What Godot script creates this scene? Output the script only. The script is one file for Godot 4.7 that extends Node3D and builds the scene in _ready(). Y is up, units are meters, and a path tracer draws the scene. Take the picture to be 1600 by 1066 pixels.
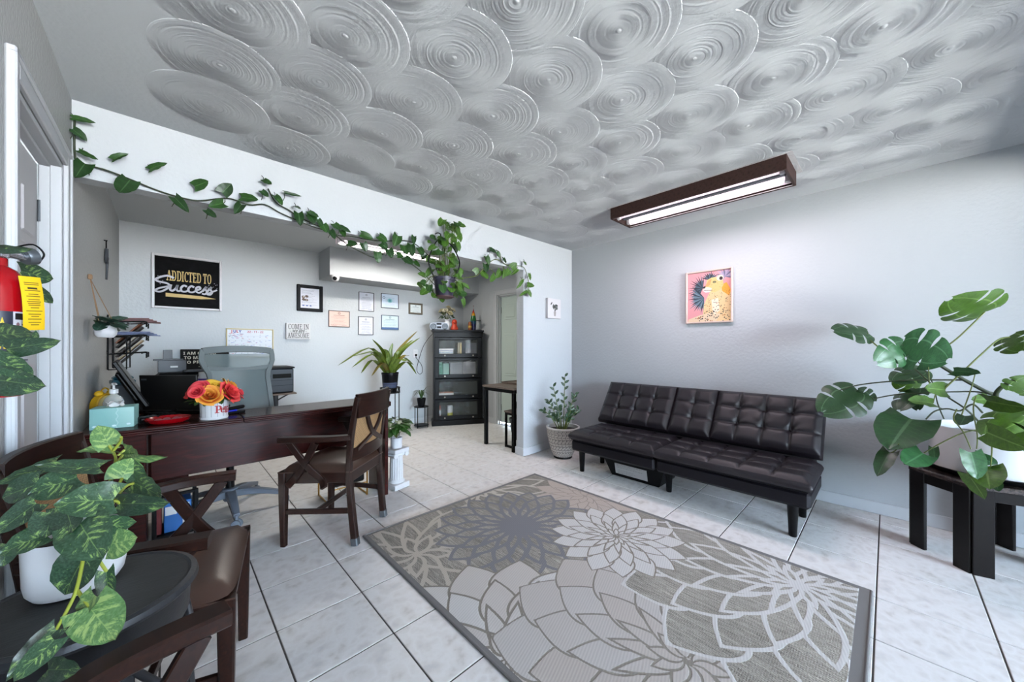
extends Node3D
# A small reception room: camera and light first, then the shell, then the things, small details last.

const T := 0.34            # floor tile pitch
const CEIL := 2.335
const XL := -0.33          # left wall face
const XR := 3.54           # right wall face
const ZB := -4.95          # back wall face
const ZF := 4.60           # rear wall face (behind the camera)
const ZH := -2.69          # partition face

var rng := RandomNumberGenerator.new()
var M := {}

# ---------------------------------------------------------------- helpers: shapes
func V(x, y, z) -> Vector3:
	return Vector3(x, y, z)

func begin() -> SurfaceTool:
	var s := SurfaceTool.new()
	s.begin(Mesh.PRIMITIVE_TRIANGLES)
	s.set_smooth_group(-1)
	return s

func tri(s: SurfaceTool, a: Vector3, b: Vector3, c: Vector3) -> void:   # counter-clockwise seen from outside
	for v in [a, c, b]:
		s.set_uv(Vector2(v.x, v.y))
		s.add_vertex(v)

func quad(s: SurfaceTool, a: Vector3, b: Vector3, c: Vector3, d: Vector3) -> void:
	var p := [a, c, b, a, d, c]
	var u := [Vector2(0, 1), Vector2(1, 0), Vector2(1, 1), Vector2(0, 1), Vector2(0, 0), Vector2(1, 0)]
	for i in 6:
		s.set_uv(u[i])
		s.add_vertex(p[i])

# rows of points; row index goes up, column index goes right as seen from outside
func grid(s: SurfaceTool, rows: Array, wrap := false, group := 1) -> void:
	s.set_smooth_group(group)
	var nr := rows.size() - 1
	for i in nr:
		var a: PackedVector3Array = rows[i]
		var b: PackedVector3Array = rows[i + 1]
		var n := a.size()
		var m := n if wrap else n - 1
		var va := 1.0 - float(i) / nr
		var vb := 1.0 - float(i + 1) / nr
		for j in m:
			var k := (j + 1) % n
			var u0 := float(j) / m
			var u1 := float(j + 1) / m
			s.set_uv(Vector2(u0, va)); s.add_vertex(a[j])
			s.set_uv(Vector2(u1, vb)); s.add_vertex(b[k])
			s.set_uv(Vector2(u1, va)); s.add_vertex(a[k])
			s.set_uv(Vector2(u0, va)); s.add_vertex(a[j])
			s.set_uv(Vector2(u0, vb)); s.add_vertex(b[j])
			s.set_uv(Vector2(u1, vb)); s.add_vertex(b[k])
	s.set_smooth_group(-1)

func lathe(s: SurfaceTool, prof: Array, segs := 24, xf := Transform3D(), twist := 0.0) -> void:
	var g := 1
	for i in prof.size() - 1:
		if i > 0:
			var d0: Vector2 = prof[i] - prof[i - 1]
			var d1: Vector2 = prof[i + 1] - prof[i]
			if absf(d0.angle_to(d1)) > 0.7:
				g += 1
		var rows := []
		for k in [i, i + 1]:
			var row := PackedVector3Array()
			for j in segs:
				var t := TAU * j / segs + twist
				row.append(xf * V(prof[k].x * sin(t), prof[k].y, prof[k].x * cos(t)))
			rows.append(row)
		grid(s, rows, true, g)

func frame_at(t: Vector3, hint: Vector3) -> Vector3:
	var n := hint - t * hint.dot(t)
	if n.length() < 0.001:
		n = Vector3.RIGHT - t * t.x
		if n.length() < 0.01:
			n = Vector3.FORWARD - t * t.dot(Vector3.FORWARD)
	return n.normalized()

func tube(s: SurfaceTool, pts: Array, r0: float, r1 := -1.0, sides := 8, caps := true, group := 1) -> void:
	if r1 < 0:
		r1 = r0
	var rows := []
	var hint := V(0.31, 0.2, 0.93)
	var n := pts.size()
	for i in n:
		var t: Vector3 = (pts[mini(i + 1, n - 1)] - pts[maxi(i - 1, 0)]).normalized()
		var nn := frame_at(t, hint)
		hint = nn
		var bb := t.cross(nn)
		var r := lerpf(r0, r1, float(i) / maxi(n - 1, 1))
		var row := PackedVector3Array()
		for j in sides:
			var a := TAU * j / sides
			row.append(pts[i] + (nn * cos(a) + bb * sin(a)) * r)
		rows.append(row)
	grid(s, rows, true, group)
	if caps:
		var first: PackedVector3Array = rows[0]
		var last: PackedVector3Array = rows[n - 1]
		for j in range(1, sides - 1):
			tri(s, first[0], first[j + 1], first[j])
			tri(s, last[0], last[j], last[j + 1])

func smooth_path(pts: Array, n := 5) -> Array:
	var out := []
	var c := pts.size()
	for i in c - 1:
		var p0: Vector3 = pts[maxi(i - 1, 0)]
		var p1: Vector3 = pts[i]
		var p2: Vector3 = pts[i + 1]
		var p3: Vector3 = pts[mini(i + 2, c - 1)]
		for k in n:
			out.append(p1.cubic_interpolate(p2, p0, p3, float(k) / n))
	out.append(pts[c - 1])
	return out

# a bar of rectangular section w (along xdir) by t, edges chamfered, along a path
func bar(s: SurfaceTool, pts: Array, w: float, t: float, xdir: Vector3, w1 := -1.0, t1 := -1.0, smooth := false) -> void:
	if w1 < 0: w1 = w
	if t1 < 0: t1 = t
	var n := pts.size()
	var rings := []
	for i in n:
		var d: Vector3 = (pts[mini(i + 1, n - 1)] - pts[maxi(i - 1, 0)]).normalized()
		var x := frame_at(d, xdir)
		var y := d.cross(x)
		var f := float(i) / maxi(n - 1, 1)
		var a := lerpf(w, w1, f) * 0.5
		var b := lerpf(t, t1, f) * 0.5
		var c := minf(minf(a, b) * 0.3, 0.005)
		var ring := PackedVector3Array()
		for q in [[a, -b + c], [a, b - c], [a - c, b], [-a + c, b], [-a, b - c], [-a, -b + c], [-a + c, -b], [a - c, -b]]:
			ring.append(pts[i] + x * q[0] + y * q[1])
		rings.append(ring)
	if smooth and n > 2:
		for k in 8:
			var rows := []
			for i in n:
				rows.append(PackedVector3Array([rings[i][k], rings[i][(k + 1) % 8]]))
			grid(s, rows, false, k + 1)
	else:
		for i in n - 1:
			for k in 8:
				quad(s, rings[i][k], rings[i][(k + 1) % 8], rings[i + 1][(k + 1) % 8], rings[i + 1][k])
	for k in range(1, 7):
		tri(s, rings[0][0], rings[0][k + 1], rings[0][k])
		tri(s, rings[n - 1][0], rings[n - 1][k], rings[n - 1][k + 1])

# chamfered box
func box(s: SurfaceTool, c: Vector3, size: Vector3, b := 0.003, xf := Transform3D()) -> void:
	var h := size * 0.5
	b = minf(b, minf(h.x, minf(h.y, h.z)) * 0.9)
	var k := V(h.x - b, h.y - b, h.z - b)
	var P := func(sx, sy, sz, ax):
		var p := V(sx * k.x, sy * k.y, sz * k.z)
		p[ax] = [sx, sy, sz][ax] * h[ax]
		return xf * (c + p)
	for ax in 3:
		var u := (ax + 1) % 3
		var v := (ax + 2) % 3
		for sg in [-1, 1]:
			var q := []
			for e in [[-1, -1], [1, -1], [1, 1], [-1, 1]]:
				var g := [0, 0, 0]
				g[ax] = sg; g[u] = e[0]; g[v] = e[1]
				q.append(P.call(g[0], g[1], g[2], ax))
			if sg > 0: quad(s, q[0], q[1], q[2], q[3])
			else: quad(s, q[0], q[3], q[2], q[1])
	if b <= 0.0:
		return
	for ax in 3:                      # edges along ax, between faces u and v
		var u := (ax + 1) % 3
		var v := (ax + 2) % 3
		for su in [-1, 1]:
			for sv in [-1, 1]:
				var g := [0, 0, 0]
				g[u] = su; g[v] = sv
				g[ax] = -1
				var a0: Vector3 = P.call(g[0], g[1], g[2], u)
				var b0: Vector3 = P.call(g[0], g[1], g[2], v)
				g[ax] = 1
				var a1: Vector3 = P.call(g[0], g[1], g[2], u)
				var b1: Vector3 = P.call(g[0], g[1], g[2], v)
				if su * sv > 0: quad(s, a0, b0, b1, a1)
				else: quad(s, b0, a0, a1, b1)
	for sx in [-1, 1]:
		for sy in [-1, 1]:
			for sz in [-1, 1]:
				var a: Vector3 = P.call(sx, sy, sz, 0)
				var bb: Vector3 = P.call(sx, sy, sz, 1)
				var cc: Vector3 = P.call(sx, sy, sz, 2)
				if sx * sy * sz > 0: tri(s, a, bb, cc)
				else: tri(s, a, cc, bb)

# extruded outline (counter-clockwise in xy), from z0 to z1
func prism(s: SurfaceTool, poly: PackedVector2Array, z0: float, z1: float, xf := Transform3D(), smooth := false) -> void:
	var idx := Geometry2D.triangulate_polygon(poly)
	for i in range(0, idx.size(), 3):
		var a := poly[idx[i]]
		var b := poly[idx[i + 1]]
		var c := poly[idx[i + 2]]
		if (b - a).cross(c - a) < 0:
			var m := b; b = c; c = m
		tri(s, xf * V(a.x, a.y, z1), xf * V(b.x, b.y, z1), xf * V(c.x, c.y, z1))
		tri(s, xf * V(a.x, a.y, z0), xf * V(c.x, c.y, z0), xf * V(b.x, b.y, z0))
	var n := poly.size()
	if smooth:
		var r0 := PackedVector3Array()
		var r1 := PackedVector3Array()
		for p in poly:
			r0.append(xf * V(p.x, p.y, z0)); r1.append(xf * V(p.x, p.y, z1))
		grid(s, [r0, r1], true, 1)
	else:
		for i in n:
			var a := poly[i]
			var b := poly[(i + 1) % n]
			quad(s, xf * V(a.x, a.y, z0), xf * V(b.x, b.y, z0), xf * V(b.x, b.y, z1), xf * V(a.x, a.y, z1))

func ball(s: SurfaceTool, c: Vector3, r: Vector3, segs := 14, rings := 8) -> void:
	var prof := []
	for i in rings + 1:
		var a := -PI / 2 + PI * i / rings
		prof.append(Vector2(maxf(cos(a), 0.0001), sin(a)))
	lathe(s, prof, segs, Transform3D(Basis.from_scale(r), c))

func circle(r: float, n: int, c := Vector2.ZERO) -> PackedVector2Array:
	var p := PackedVector2Array()
	for i in n:
		p.append(c + Vector2(cos(TAU * i / n), sin(TAU * i / n)) * r)
	return p

func rrect(w: float, h: float, r: float, n := 4) -> PackedVector2Array:
	var p := PackedVector2Array()
	var cs := [Vector2(w / 2 - r, -h / 2 + r), Vector2(w / 2 - r, h / 2 - r), Vector2(-w / 2 + r, h / 2 - r), Vector2(-w / 2 + r, -h / 2 + r)]
	for k in 4:
		for i in n + 1:
			var a := -PI / 2 + PI / 2 * k + PI / 2 * i / n
			p.append(cs[k] + Vector2(cos(a), sin(a)) * r)
	return p

func at(p: Vector3, yaw := 0.0) -> Transform3D:
	return Transform3D(Basis(Vector3.UP, yaw), p)

# ---------------------------------------------------------------- helpers: nodes
func done(s: SurfaceTool) -> ArrayMesh:
	s.generate_normals()
	return s.commit()

func put(called: String, m: Mesh, mat: Material, parent: Node = null, xf := Transform3D()) -> MeshInstance3D:
	var o := MeshInstance3D.new()
	o.name = called
	o.mesh = m
	o.material_override = mat
	o.transform = xf
	(parent if parent else self).add_child(o, true)
	return o

func obj(called: String, s: SurfaceTool, mat: Material, parent: Node = null, xf := Transform3D()) -> MeshInstance3D:
	return put(called, done(s), mat, parent, xf)

var names := {}
func numbered(called: String) -> String:
	names[called] = names.get(called, 0) + 1
	return called if names[called] == 1 else "%s_%03d" % [called, names[called] - 1]

func tag(o: Node, label: String, category: String, group := "") -> Node:
	o.set_meta("label", label)
	o.set_meta("category", category)
	if group != "":
		o.set_meta("group", group)
	return o

func thing(called: String, label: String, category: String, p := Vector3.ZERO, yaw := 0.0, group := "") -> Node3D:
	var o := Node3D.new()
	o.name = numbered(called)
	o.transform = at(p, yaw)
	add_child(o, true)
	tag(o, label, category, group)
	return o

func single(called: String, s: SurfaceTool, mat: Material, label: String, category: String, xf := Transform3D(), group := "") -> MeshInstance3D:
	var o := obj(numbered(called), s, mat, null, xf)
	tag(o, label, category, group)
	return o

func struct(called: String, s: SurfaceTool, mat: Material, parent: Node = null) -> MeshInstance3D:
	var o := obj(called, s, mat, parent)
	if parent == null:
		o.set_meta("kind", "structure")
	return o

func slab(a: Vector3, b: Vector3, bev := 0.0) -> SurfaceTool:
	var s := begin()
	box(s, (a + b) / 2, (b - a).abs(), bev)
	return s

func letters(parent: Node, called: String, text: String, height: float, mat: Material, xf: Transform3D, font := "Droid Sans", bold := false, shear := 0.0, squeeze := 1.0, width := 0.0) -> MeshInstance3D:
	var f := SystemFont.new()
	f.font_names = PackedStringArray([font])
	if bold:
		f.font_weight = 700
	var t := TextMesh.new()
	t.font = f
	t.text = text
	t.font_size = 32
	t.pixel_size = height / 32.0 * 1.35
	t.depth = 0.0015
	t.curve_step = 2.0
	var s := SurfaceTool.new()
	var w := t.get_aabb().size.x
	var k := width / w if width > 0.0 and w > 0.0 else squeeze
	s.begin(Mesh.PRIMITIVE_TRIANGLES)
	for i in t.get_surface_count():
		s.append_from(t, i, Transform3D(Basis(V(k, 0, 0), V(shear, 1, 0), V(0, 0, 1)), Vector3.ZERO))
	return put(called, s.commit(), mat, parent, xf)

# ---------------------------------------------------------------- helpers: materials and textures
func mat(c: Color, rough := 0.6, metal := 0.0) -> StandardMaterial3D:
	var m := StandardMaterial3D.new()
	m.albedo_color = c
	m.roughness = rough
	m.metallic = metal
	m.cull_mode = BaseMaterial3D.CULL_DISABLED
	return m

func noise(freq: float, sd: int, size := 256, oct := 4, type := FastNoiseLite.TYPE_SIMPLEX_SMOOTH) -> FastNoiseLite:
	var n := FastNoiseLite.new()
	n.seed = sd
	n.noise_type = type
	n.frequency = freq
	n.fractal_octaves = oct
	return n

func ntex(freq: float, sd: int, cols: Array, size := 256, oct := 4) -> NoiseTexture2D:
	var t := NoiseTexture2D.new()
	t.width = size
	t.height = size
	t.seamless = true
	t.noise = noise(freq, sd, size, oct)
	if cols.size():
		var g := Gradient.new()
		var offs := PackedFloat32Array()
		var cs := PackedColorArray()
		for i in cols.size():
			offs.append(float(i) / (cols.size() - 1))
			cs.append(cols[i])
		g.offsets = offs
		g.colors = cs
		t.color_ramp = g
	return t

func tri_tex(m: StandardMaterial3D, tex: Texture2D, scale: Vector3, world := false) -> StandardMaterial3D:
	m.albedo_texture = tex
	m.uv1_triplanar = true
	m.uv1_world_triplanar = world
	m.uv1_scale = scale
	return m

func bump(m: StandardMaterial3D, tex: Texture2D, cm: float) -> StandardMaterial3D:
	m.heightmap_enabled = true
	m.heightmap_texture = tex
	m.heightmap_scale = cm
	return m

func glow(c: Color, e: float) -> StandardMaterial3D:
	var m := mat(c, 0.5)
	m.emission_enabled = true
	m.emission = c
	m.emission_energy_multiplier = e
	return m

func pane(a: float, c := Color(0.9, 0.95, 0.95)) -> StandardMaterial3D:
	var m := mat(Color(c.r, c.g, c.b, a), 0.03)
	m.transparency = BaseMaterial3D.TRANSPARENCY_ALPHA
	return m

func img_tex(im: Image) -> ImageTexture:
	return ImageTexture.create_from_image(im)

func print_mat(im: Image, rough := 0.55) -> StandardMaterial3D:
	var m := mat(Color.WHITE, rough)
	m.albedo_texture = img_tex(im)
	return m

func fill_poly(im: Image, pts: Array, c: Color) -> void:
	var lo := 1e9
	var hi := -1e9
	for p in pts:
		lo = minf(lo, p.y); hi = maxf(hi, p.y)
	var n := pts.size()
	for y in range(maxi(int(lo), 0), mini(int(hi) + 1, im.get_height())):
		var xs := []
		for i in n:
			var a: Vector2 = pts[i]
			var b: Vector2 = pts[(i + 1) % n]
			if (a.y <= y + 0.5) != (b.y <= y + 0.5):
				xs.append(a.x + (y + 0.5 - a.y) / (b.y - a.y) * (b.x - a.x))
		xs.sort()
		for k in range(0, xs.size() - 1, 2):
			var x0 := maxi(int(round(xs[k])), 0)
			var x1 := mini(int(round(xs[k + 1])), im.get_width())
			if x1 > x0:
				im.fill_rect(Rect2i(x0, y, x1 - x0, 1), c)

func blob(im: Image, c: Vector2, rx: float, ry: float, col: Color, rot := 0.0, n := 12) -> void:
	var p := []
	for i in n:
		var a := TAU * i / n
		p.append(c + Vector2(cos(a) * rx, sin(a) * ry).rotated(rot))
	fill_poly(im, p, col)

func stroke(im: Image, a: Vector2, b: Vector2, w: float, col: Color) -> void:
	var d := (b - a).normalized().orthogonal() * w * 0.5
	fill_poly(im, [a + d, b + d, b - d, a - d], col)

# ---------------------------------------------------------------- materials
func make_materials() -> void:
	var wn := ntex(0.02, 3, [], 512, 3)
	M.wall = bump(mat(Color(0.765, 0.785, 0.80), 0.5), wn, 0.12)
	M.wall.uv1_triplanar = true; M.wall.uv1_world_triplanar = true; M.wall.uv1_scale = V(3.0, 3.0, 3.0)
	M.gloss_wall = bump(mat(Color(0.86, 0.87, 0.865), 0.22), wn, 0.10)
	M.gloss_wall.uv1_triplanar = true; M.gloss_wall.uv1_world_triplanar = true; M.gloss_wall.uv1_scale = V(6.0, 4.0, 6.0)
	M.plaster = bump(mat(Color(0.915, 0.94, 0.955), 0.62), ntex(0.03, 9, [], 512, 3), 0.10)
	M.plaster.uv1_triplanar = true; M.plaster.uv1_world_triplanar = true; M.plaster.uv1_scale = V(2.0, 2.0, 2.0)
	M.trim = mat(Color(0.82, 0.835, 0.85), 0.35)
	M.door_paint = mat(Color(0.80, 0.86, 0.83), 0.4)
	M.grout = mat(Color(0.25, 0.235, 0.225), 0.9)
	M.tiles = []
	for k in 4:
		var t := ntex(0.010 + 0.002 * k, 20 + k, [Color(0.83, 0.81, 0.785), Color(0.93, 0.915, 0.90), Color(0.96, 0.95, 0.94), Color(0.92, 0.905, 0.89), Color(0.86, 0.85, 0.845)], 512, 6)
		var m := tri_tex(mat(Color(1, 1, 1), 0.36), t, V(1.1, 1.1, 1.3), true)
		m.uv1_offset = V(0.17 * k, 0, 0.31 * k)
		m.metallic_specular = 0.4
		M.tiles.append(bump(m, t, 0.05))
	M.dark_wood = wood([Color(0.085, 0.05, 0.04), Color(0.15, 0.085, 0.065), Color(0.11, 0.065, 0.055), Color(0.19, 0.11, 0.085)], 0.28, 31)
	M.desk_wood = wood([Color(0.10, 0.035, 0.03), Color(0.20, 0.07, 0.06), Color(0.14, 0.05, 0.045), Color(0.27, 0.10, 0.085)], 0.25, 32)
	M.desk_top = wood([Color(0.16, 0.085, 0.075), Color(0.25, 0.14, 0.12), Color(0.20, 0.11, 0.10), Color(0.30, 0.18, 0.155)], 0.16, 33)
	M.lamp_wood = wood([Color(0.13, 0.085, 0.075), Color(0.22, 0.15, 0.13), Color(0.17, 0.11, 0.10)], 0.5, 34)
	M.table_wood = wood([Color(0.30, 0.25, 0.22), Color(0.44, 0.38, 0.34), Color(0.38, 0.33, 0.30)], 0.5, 35)
	M.black_wood = wood([Color(0.035, 0.03, 0.035), Color(0.07, 0.06, 0.06), Color(0.05, 0.045, 0.05)], 0.3, 36)
	M.case_wood = wood([Color(0.022, 0.02, 0.026), Color(0.04, 0.035, 0.042)], 0.3, 37)
	M.marble_wood = wood([Color(0.05, 0.04, 0.04), Color(0.12, 0.10, 0.10), Color(0.26, 0.22, 0.21), Color(0.07, 0.06, 0.06)], 0.22, 38)
	var ln := ntex(0.06, 41, [], 256, 4)
	M.leather = bump(mat(Color(0.095, 0.078, 0.098), 0.42), ln, 0.03)
	M.leather.uv1_triplanar = true; M.leather.uv1_scale = V(9, 9, 9)
	M.frame_leather = bump(mat(Color(0.055, 0.05, 0.07), 0.38), ln, 0.02)
	M.frame_leather.uv1_triplanar = true; M.frame_leather.uv1_scale = V(9, 9, 9)
	M.brown_leather = bump(mat(Color(0.23, 0.155, 0.125), 0.33), ln, 0.02)
	M.brown_leather.uv1_triplanar = true; M.brown_leather.uv1_scale = V(12, 12, 12)
	M.black_metal = mat(Color(0.045, 0.045, 0.05), 0.4, 0.3)
	M.iron = bump(mat(Color(0.16, 0.165, 0.18), 0.42, 0.35), ln, 0.03)
	M.iron.uv1_triplanar = true; M.iron.uv1_scale = V(8, 8, 8)
	M.stool_top = bump(tri_tex(mat(Color(1, 1, 1), 0.5), ntex(0.02, 44, [Color(0.10, 0.105, 0.11), Color(0.135, 0.14, 0.145), Color(0.16, 0.165, 0.17)], 256, 5), V(3, 3, 14)), ln, 0.02)
	M.black_plastic = mat(Color(0.035, 0.035, 0.04), 0.35)
	M.screen = mat(Color(0.012, 0.012, 0.015), 0.12)
	M.grey_plastic = mat(Color(0.42, 0.45, 0.50), 0.4)
	M.dark_grey = mat(Color(0.17, 0.185, 0.21), 0.45)
	M.steel = mat(Color(0.72, 0.73, 0.75), 0.25, 0.9)
	M.dull_steel = mat(Color(0.40, 0.42, 0.44), 0.4, 0.7)
	M.brass = mat(Color(0.72, 0.55, 0.28), 0.3, 0.9)
	M.white = mat(Color(0.86, 0.86, 0.87), 0.35)
	M.white_matte = mat(Color(0.84, 0.84, 0.845), 0.65)
	M.paper = mat(Color(0.92, 0.92, 0.92), 0.8)
	M.black = mat(Color(0.03, 0.03, 0.03), 0.6)
	M.ink = mat(Color(0.06, 0.06, 0.07), 0.7)
	M.red = mat(Color(0.58, 0.02, 0.06), 0.22)
	M.soil = mat(Color(0.09, 0.065, 0.05), 0.95)
	M.pot_black = mat(Color(0.04, 0.04, 0.055), 0.35)
	M.pot_purple = mat(Color(0.16, 0.15, 0.22), 0.4)
	M.pot_grey = mat(Color(0.22, 0.24, 0.25), 0.6)
	M.rope = mat(Color(0.55, 0.44, 0.33), 0.9)
	M.stem = leafy(Color(0.30, 0.34, 0.12), 0.6, 0.1)
	M.stem_pale = leafy(Color(0.55, 0.58, 0.20), 0.5, 0.2)
	M.stem_dark = leafy(Color(0.13, 0.17, 0.07), 0.6, 0.05)
	M.vine_leaf = [leaf_tex([Color(0.085, 0.215, 0.05), Color(0.14, 0.29, 0.065)], 51), leaf_tex([Color(0.065, 0.17, 0.05), Color(0.10, 0.235, 0.06)], 52)]
	M.pot_leaf = leaf_tex([Color(0.17, 0.30, 0.065), Color(0.26, 0.40, 0.10)], 53)
	M.monstera = [leaf_tex([Color(0.07, 0.17, 0.08), Color(0.12, 0.24, 0.10)], 54), leaf_tex([Color(0.17, 0.27, 0.06), Color(0.24, 0.36, 0.08)], 55), leaf_tex([Color(0.10, 0.25, 0.13), Color(0.16, 0.34, 0.17)], 56)]
	M.zz_leaf = leaf_tex([Color(0.04, 0.14, 0.05), Color(0.08, 0.22, 0.08)], 57)
	M.bush_leaf = leaf_tex([Color(0.12, 0.235, 0.08), Color(0.21, 0.345, 0.12)], 58)
	M.blade = leaf_tex([Color(0.20, 0.30, 0.05), Color(0.44, 0.50, 0.12)], 59)
	M.blade_dry = leaf_tex([Color(0.36, 0.26, 0.10), Color(0.42, 0.42, 0.12)], 60)
	M.silver_leaf = leaf_tex([Color(0.15, 0.26, 0.21), Color(0.24, 0.36, 0.30)], 61)
	M.variegated = [variegated(Color(0.075, 0.165, 0.10), Color(0.50, 0.60, 0.34), 71, 0.16), variegated(Color(0.10, 0.21, 0.12), Color(0.54, 0.63, 0.36), 72, 0.22), variegated(Color(0.28, 0.42, 0.22), Color(0.58, 0.66, 0.40), 73, 0.40)]
	M.rattan = rattan()
	M.mesh_grey = mat(Color(0.47, 0.52, 0.52, 0.66), 0.8)
	M.mesh_grey.transparency = BaseMaterial3D.TRANSPARENCY_ALPHA
	M.chair_grey = mat(Color(0.40, 0.43, 0.43), 0.55)
	M.glass = pane(0.10)
	M.tube_on = glow(Color(1.0, 0.93, 0.97), 14.0)
	M.tube_dim = glow(Color(1.0, 0.90, 0.95), 5.0)
	M.reflector = mat(Color(0.93, 0.90, 0.91), 0.25)
	for k in ["dark_wood", "desk_wood", "black_wood", "case_wood", "lamp_wood", "frame_leather"]: M[k].metallic_specular = 0.28
	for k in ["black_plastic", "screen", "black", "pot_black", "black_metal", "ink"]: M[k].metallic_specular = 0.25
	M.leather.metallic_specular = 0.40
	M.glass.metallic_specular = 0.20

func wood(cols: Array, rough: float, sd: int) -> StandardMaterial3D:
	var t := ntex(0.012, sd, cols, 256, 5)
	var m := tri_tex(mat(Color.WHITE, rough), t, V(0.9, 9, 9))
	return m

func leafy(c: Color, rough: float, back: float) -> StandardMaterial3D:
	var m := mat(c, rough)
	if back > 0:
		m.backlight_enabled = true
		m.backlight = Color(back, back, back)
	return m

func leaf_tex(cols: Array, sd: int) -> StandardMaterial3D:      # midrib, side veins and mottling
	rng.seed = sd
	var im := Image.create(64, 128, false, Image.FORMAT_RGB8)
	var n := noise(0.05, sd)
	for y in 128:
		for x in 64:
			var u := absf(x - 31.5) / 31.5
			var k := clampf(0.5 + n.get_noise_2d(x, y) * 0.7, 0, 1)
			var c: Color = cols[0].lerp(cols[1], k)
			var vein := absf(fposmod((y + u * 26.0) / 13.0, 1.0) - 0.5)
			if vein < 0.05: c = c.lerp(cols[1].lightened(0.12), 0.45)
			if u < 0.05: c = c.lerp(cols[1].lightened(0.25), 0.7)
			im.set_pixel(x, y, c)
	var m := print_mat(im, 0.38)
	m.backlight_enabled = true
	m.backlight = Color(0.14, 0.14, 0.14)
	return m

func variegated(dark: Color, pale: Color, sd: int, amount: float) -> StandardMaterial3D:
	var im := Image.create(96, 128, false, Image.FORMAT_RGB8)
	var n := noise(0.035, sd)
	var f := noise(0.11, sd + 5)
	for y in 128:
		for x in 96:
			var u := absf(x - 47.5) / 47.5
			var along := y + u * 40.0
			var k := n.get_noise_2d(u * 26.0 + (200.0 if x > 47 else 0.0), along * 1.0) * 0.9 + f.get_noise_2d(u * 14.0 + (90.0 if x > 47 else 0.0), along * 3.4) * 0.55
			var c := dark.lerp(dark.lightened(0.14), clampf(0.5 + f.get_noise_2d(x, y), 0, 1))
			c = c.lerp(pale, smoothstep(0.42 - amount, 0.62 - amount, k) * (1.0 - smoothstep(0.75, 1.0, u) * 0.8))
			if u < 0.03: c = c.lerp(pale, 0.6)
			im.set_pixel(x, y, c)
	var m := print_mat(im, 0.34)
	m.backlight_enabled = true
	m.backlight = Color(0.2, 0.2, 0.2)
	return m

func rattan() -> StandardMaterial3D:
	var im := Image.create(64, 64, false, Image.FORMAT_RGB8)
	rng.seed = 77
	for y in 64:
		for x in 64:
			var over := (x / 4 + y / 4) % 2 == 0
			var k := 0.86 + 0.14 * sin((x if over else y) * PI / 2.0) - (0.14 if (x % 4 == 0 or y % 4 == 0) else 0.0) + rng.randf_range(-0.07, 0.07)
			im.set_pixel(x, y, Color(0.66 * k, 0.51 * k, 0.34 * k))
	var m := mat(Color.WHITE, 0.8)
	m.albedo_texture = img_tex(im)
	m.uv1_triplanar = true
	m.uv1_scale = V(9, 9, 9)
	return bump(m, m.albedo_texture, 0.1)

# ---------------------------------------------------------------- leaves
var leaf_meshes := {}
func leaf_mesh(kind: String) -> ArrayMesh:      # unit length along +y, unit width along x, upper side +z
	if leaf_meshes.has(kind):
		return leaf_meshes[kind]
	var s := begin()
	var lobe := 0.0
	var fold := 0.10
	var droop := 0.12
	var nv := 9
	var nu := 6
	if kind.begins_with("heart"):
		lobe = 0.16
		if kind == "heart_b": fold = 0.2; droop = 0.22
		if kind == "heart_c": fold = 0.04; droop = -0.1
	elif kind == "oval":
		fold = 0.14; droop = 0.1
	elif kind == "blade":
		fold = 0.3; droop = 0.0; nv = 10; nu = 2
	var rows := []
	for i in nv + 1:
		var v := float(i) / nv
		var w := 0.5
		if kind.begins_with("heart"):
			w = 0.72 * pow(1.0 - v, 0.72) * (0.62 + 1.05 * v) * (1.0 - 0.25 * pow(v, 4))
		elif kind == "oval":
			w = 0.5 * pow(sin(PI * clampf(pow(v, 0.85), 0.0, 1.0)), 0.75)
		else:
			w = 0.5 * pow(1.0 - v, 0.5) * (0.55 + 1.2 * v * (1.0 - v) * 1.6)
		var row := PackedVector3Array()
		for j in nu + 1:
			var u := -1.0 + 2.0 * j / nu
			var x := u * w
			var y := v - lobe * pow(absf(u), 1.4) * pow(1.0 - v, 3)
			var z := fold * absf(x) * 1.2 - droop * v * v + 0.025 * sin(v * 17.0 + u * 3.0) * absf(u)
			row.append(V(x, y, z))
		rows.append(row)
	grid(s, rows, false, 1)
	leaf_meshes[kind] = done(s)
	return leaf_meshes[kind]

func split_leaf_mesh() -> ArrayMesh:            # a monstera leaf: fingers parted by deep slits
	if leaf_meshes.has("split"):
		return leaf_meshes["split"]
	var s := begin()
	var cut := [0.0, 0.30, 0.58, 1.0]
	for side in [-1.0, 1.0]:
		for f in 3:
			var rows := []
			for j in 8:
				var row := PackedVector3Array()
				for i in 7:
					var a := i / 6.0
					var gap := 0.26 * smoothstep(0.30, 0.62, a) * (1.0 - 0.35 * smoothstep(0.85, 1.0, a))
					var t := 0.5 + (j / 7.0 - 0.5) * (1.0 - (gap if f < 2 else gap * 0.45))
					var ph: float = lerpf(cut[f], cut[f + 1], t)
					var out := Vector2(0.54 * pow(maxf(sin(PI * pow(ph, 0.72)), 0.0), 0.62), -0.14 + 1.14 * ph)
					if ph < 0.02: out = Vector2(0.06, -0.10)
					var mid := Vector2(0.0, 0.86 * ph)
					var round_end := 1.0 - 0.10 * pow(absf(j / 7.0 - 0.5) * 2.0, 3.0)
					var p := mid.lerp(out, a * round_end)
					row.append(V(side * p.x, p.y, 0.16 * p.x - 0.62 * p.x * p.x - 0.24 * p.y * p.y + 0.015 * sin(ph * 20.0) * a))
				if side < 0: row.reverse()
				rows.append(row)
			grid(s, rows, false, 1)
	leaf_meshes["split"] = done(s)
	return leaf_meshes["split"]

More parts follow.
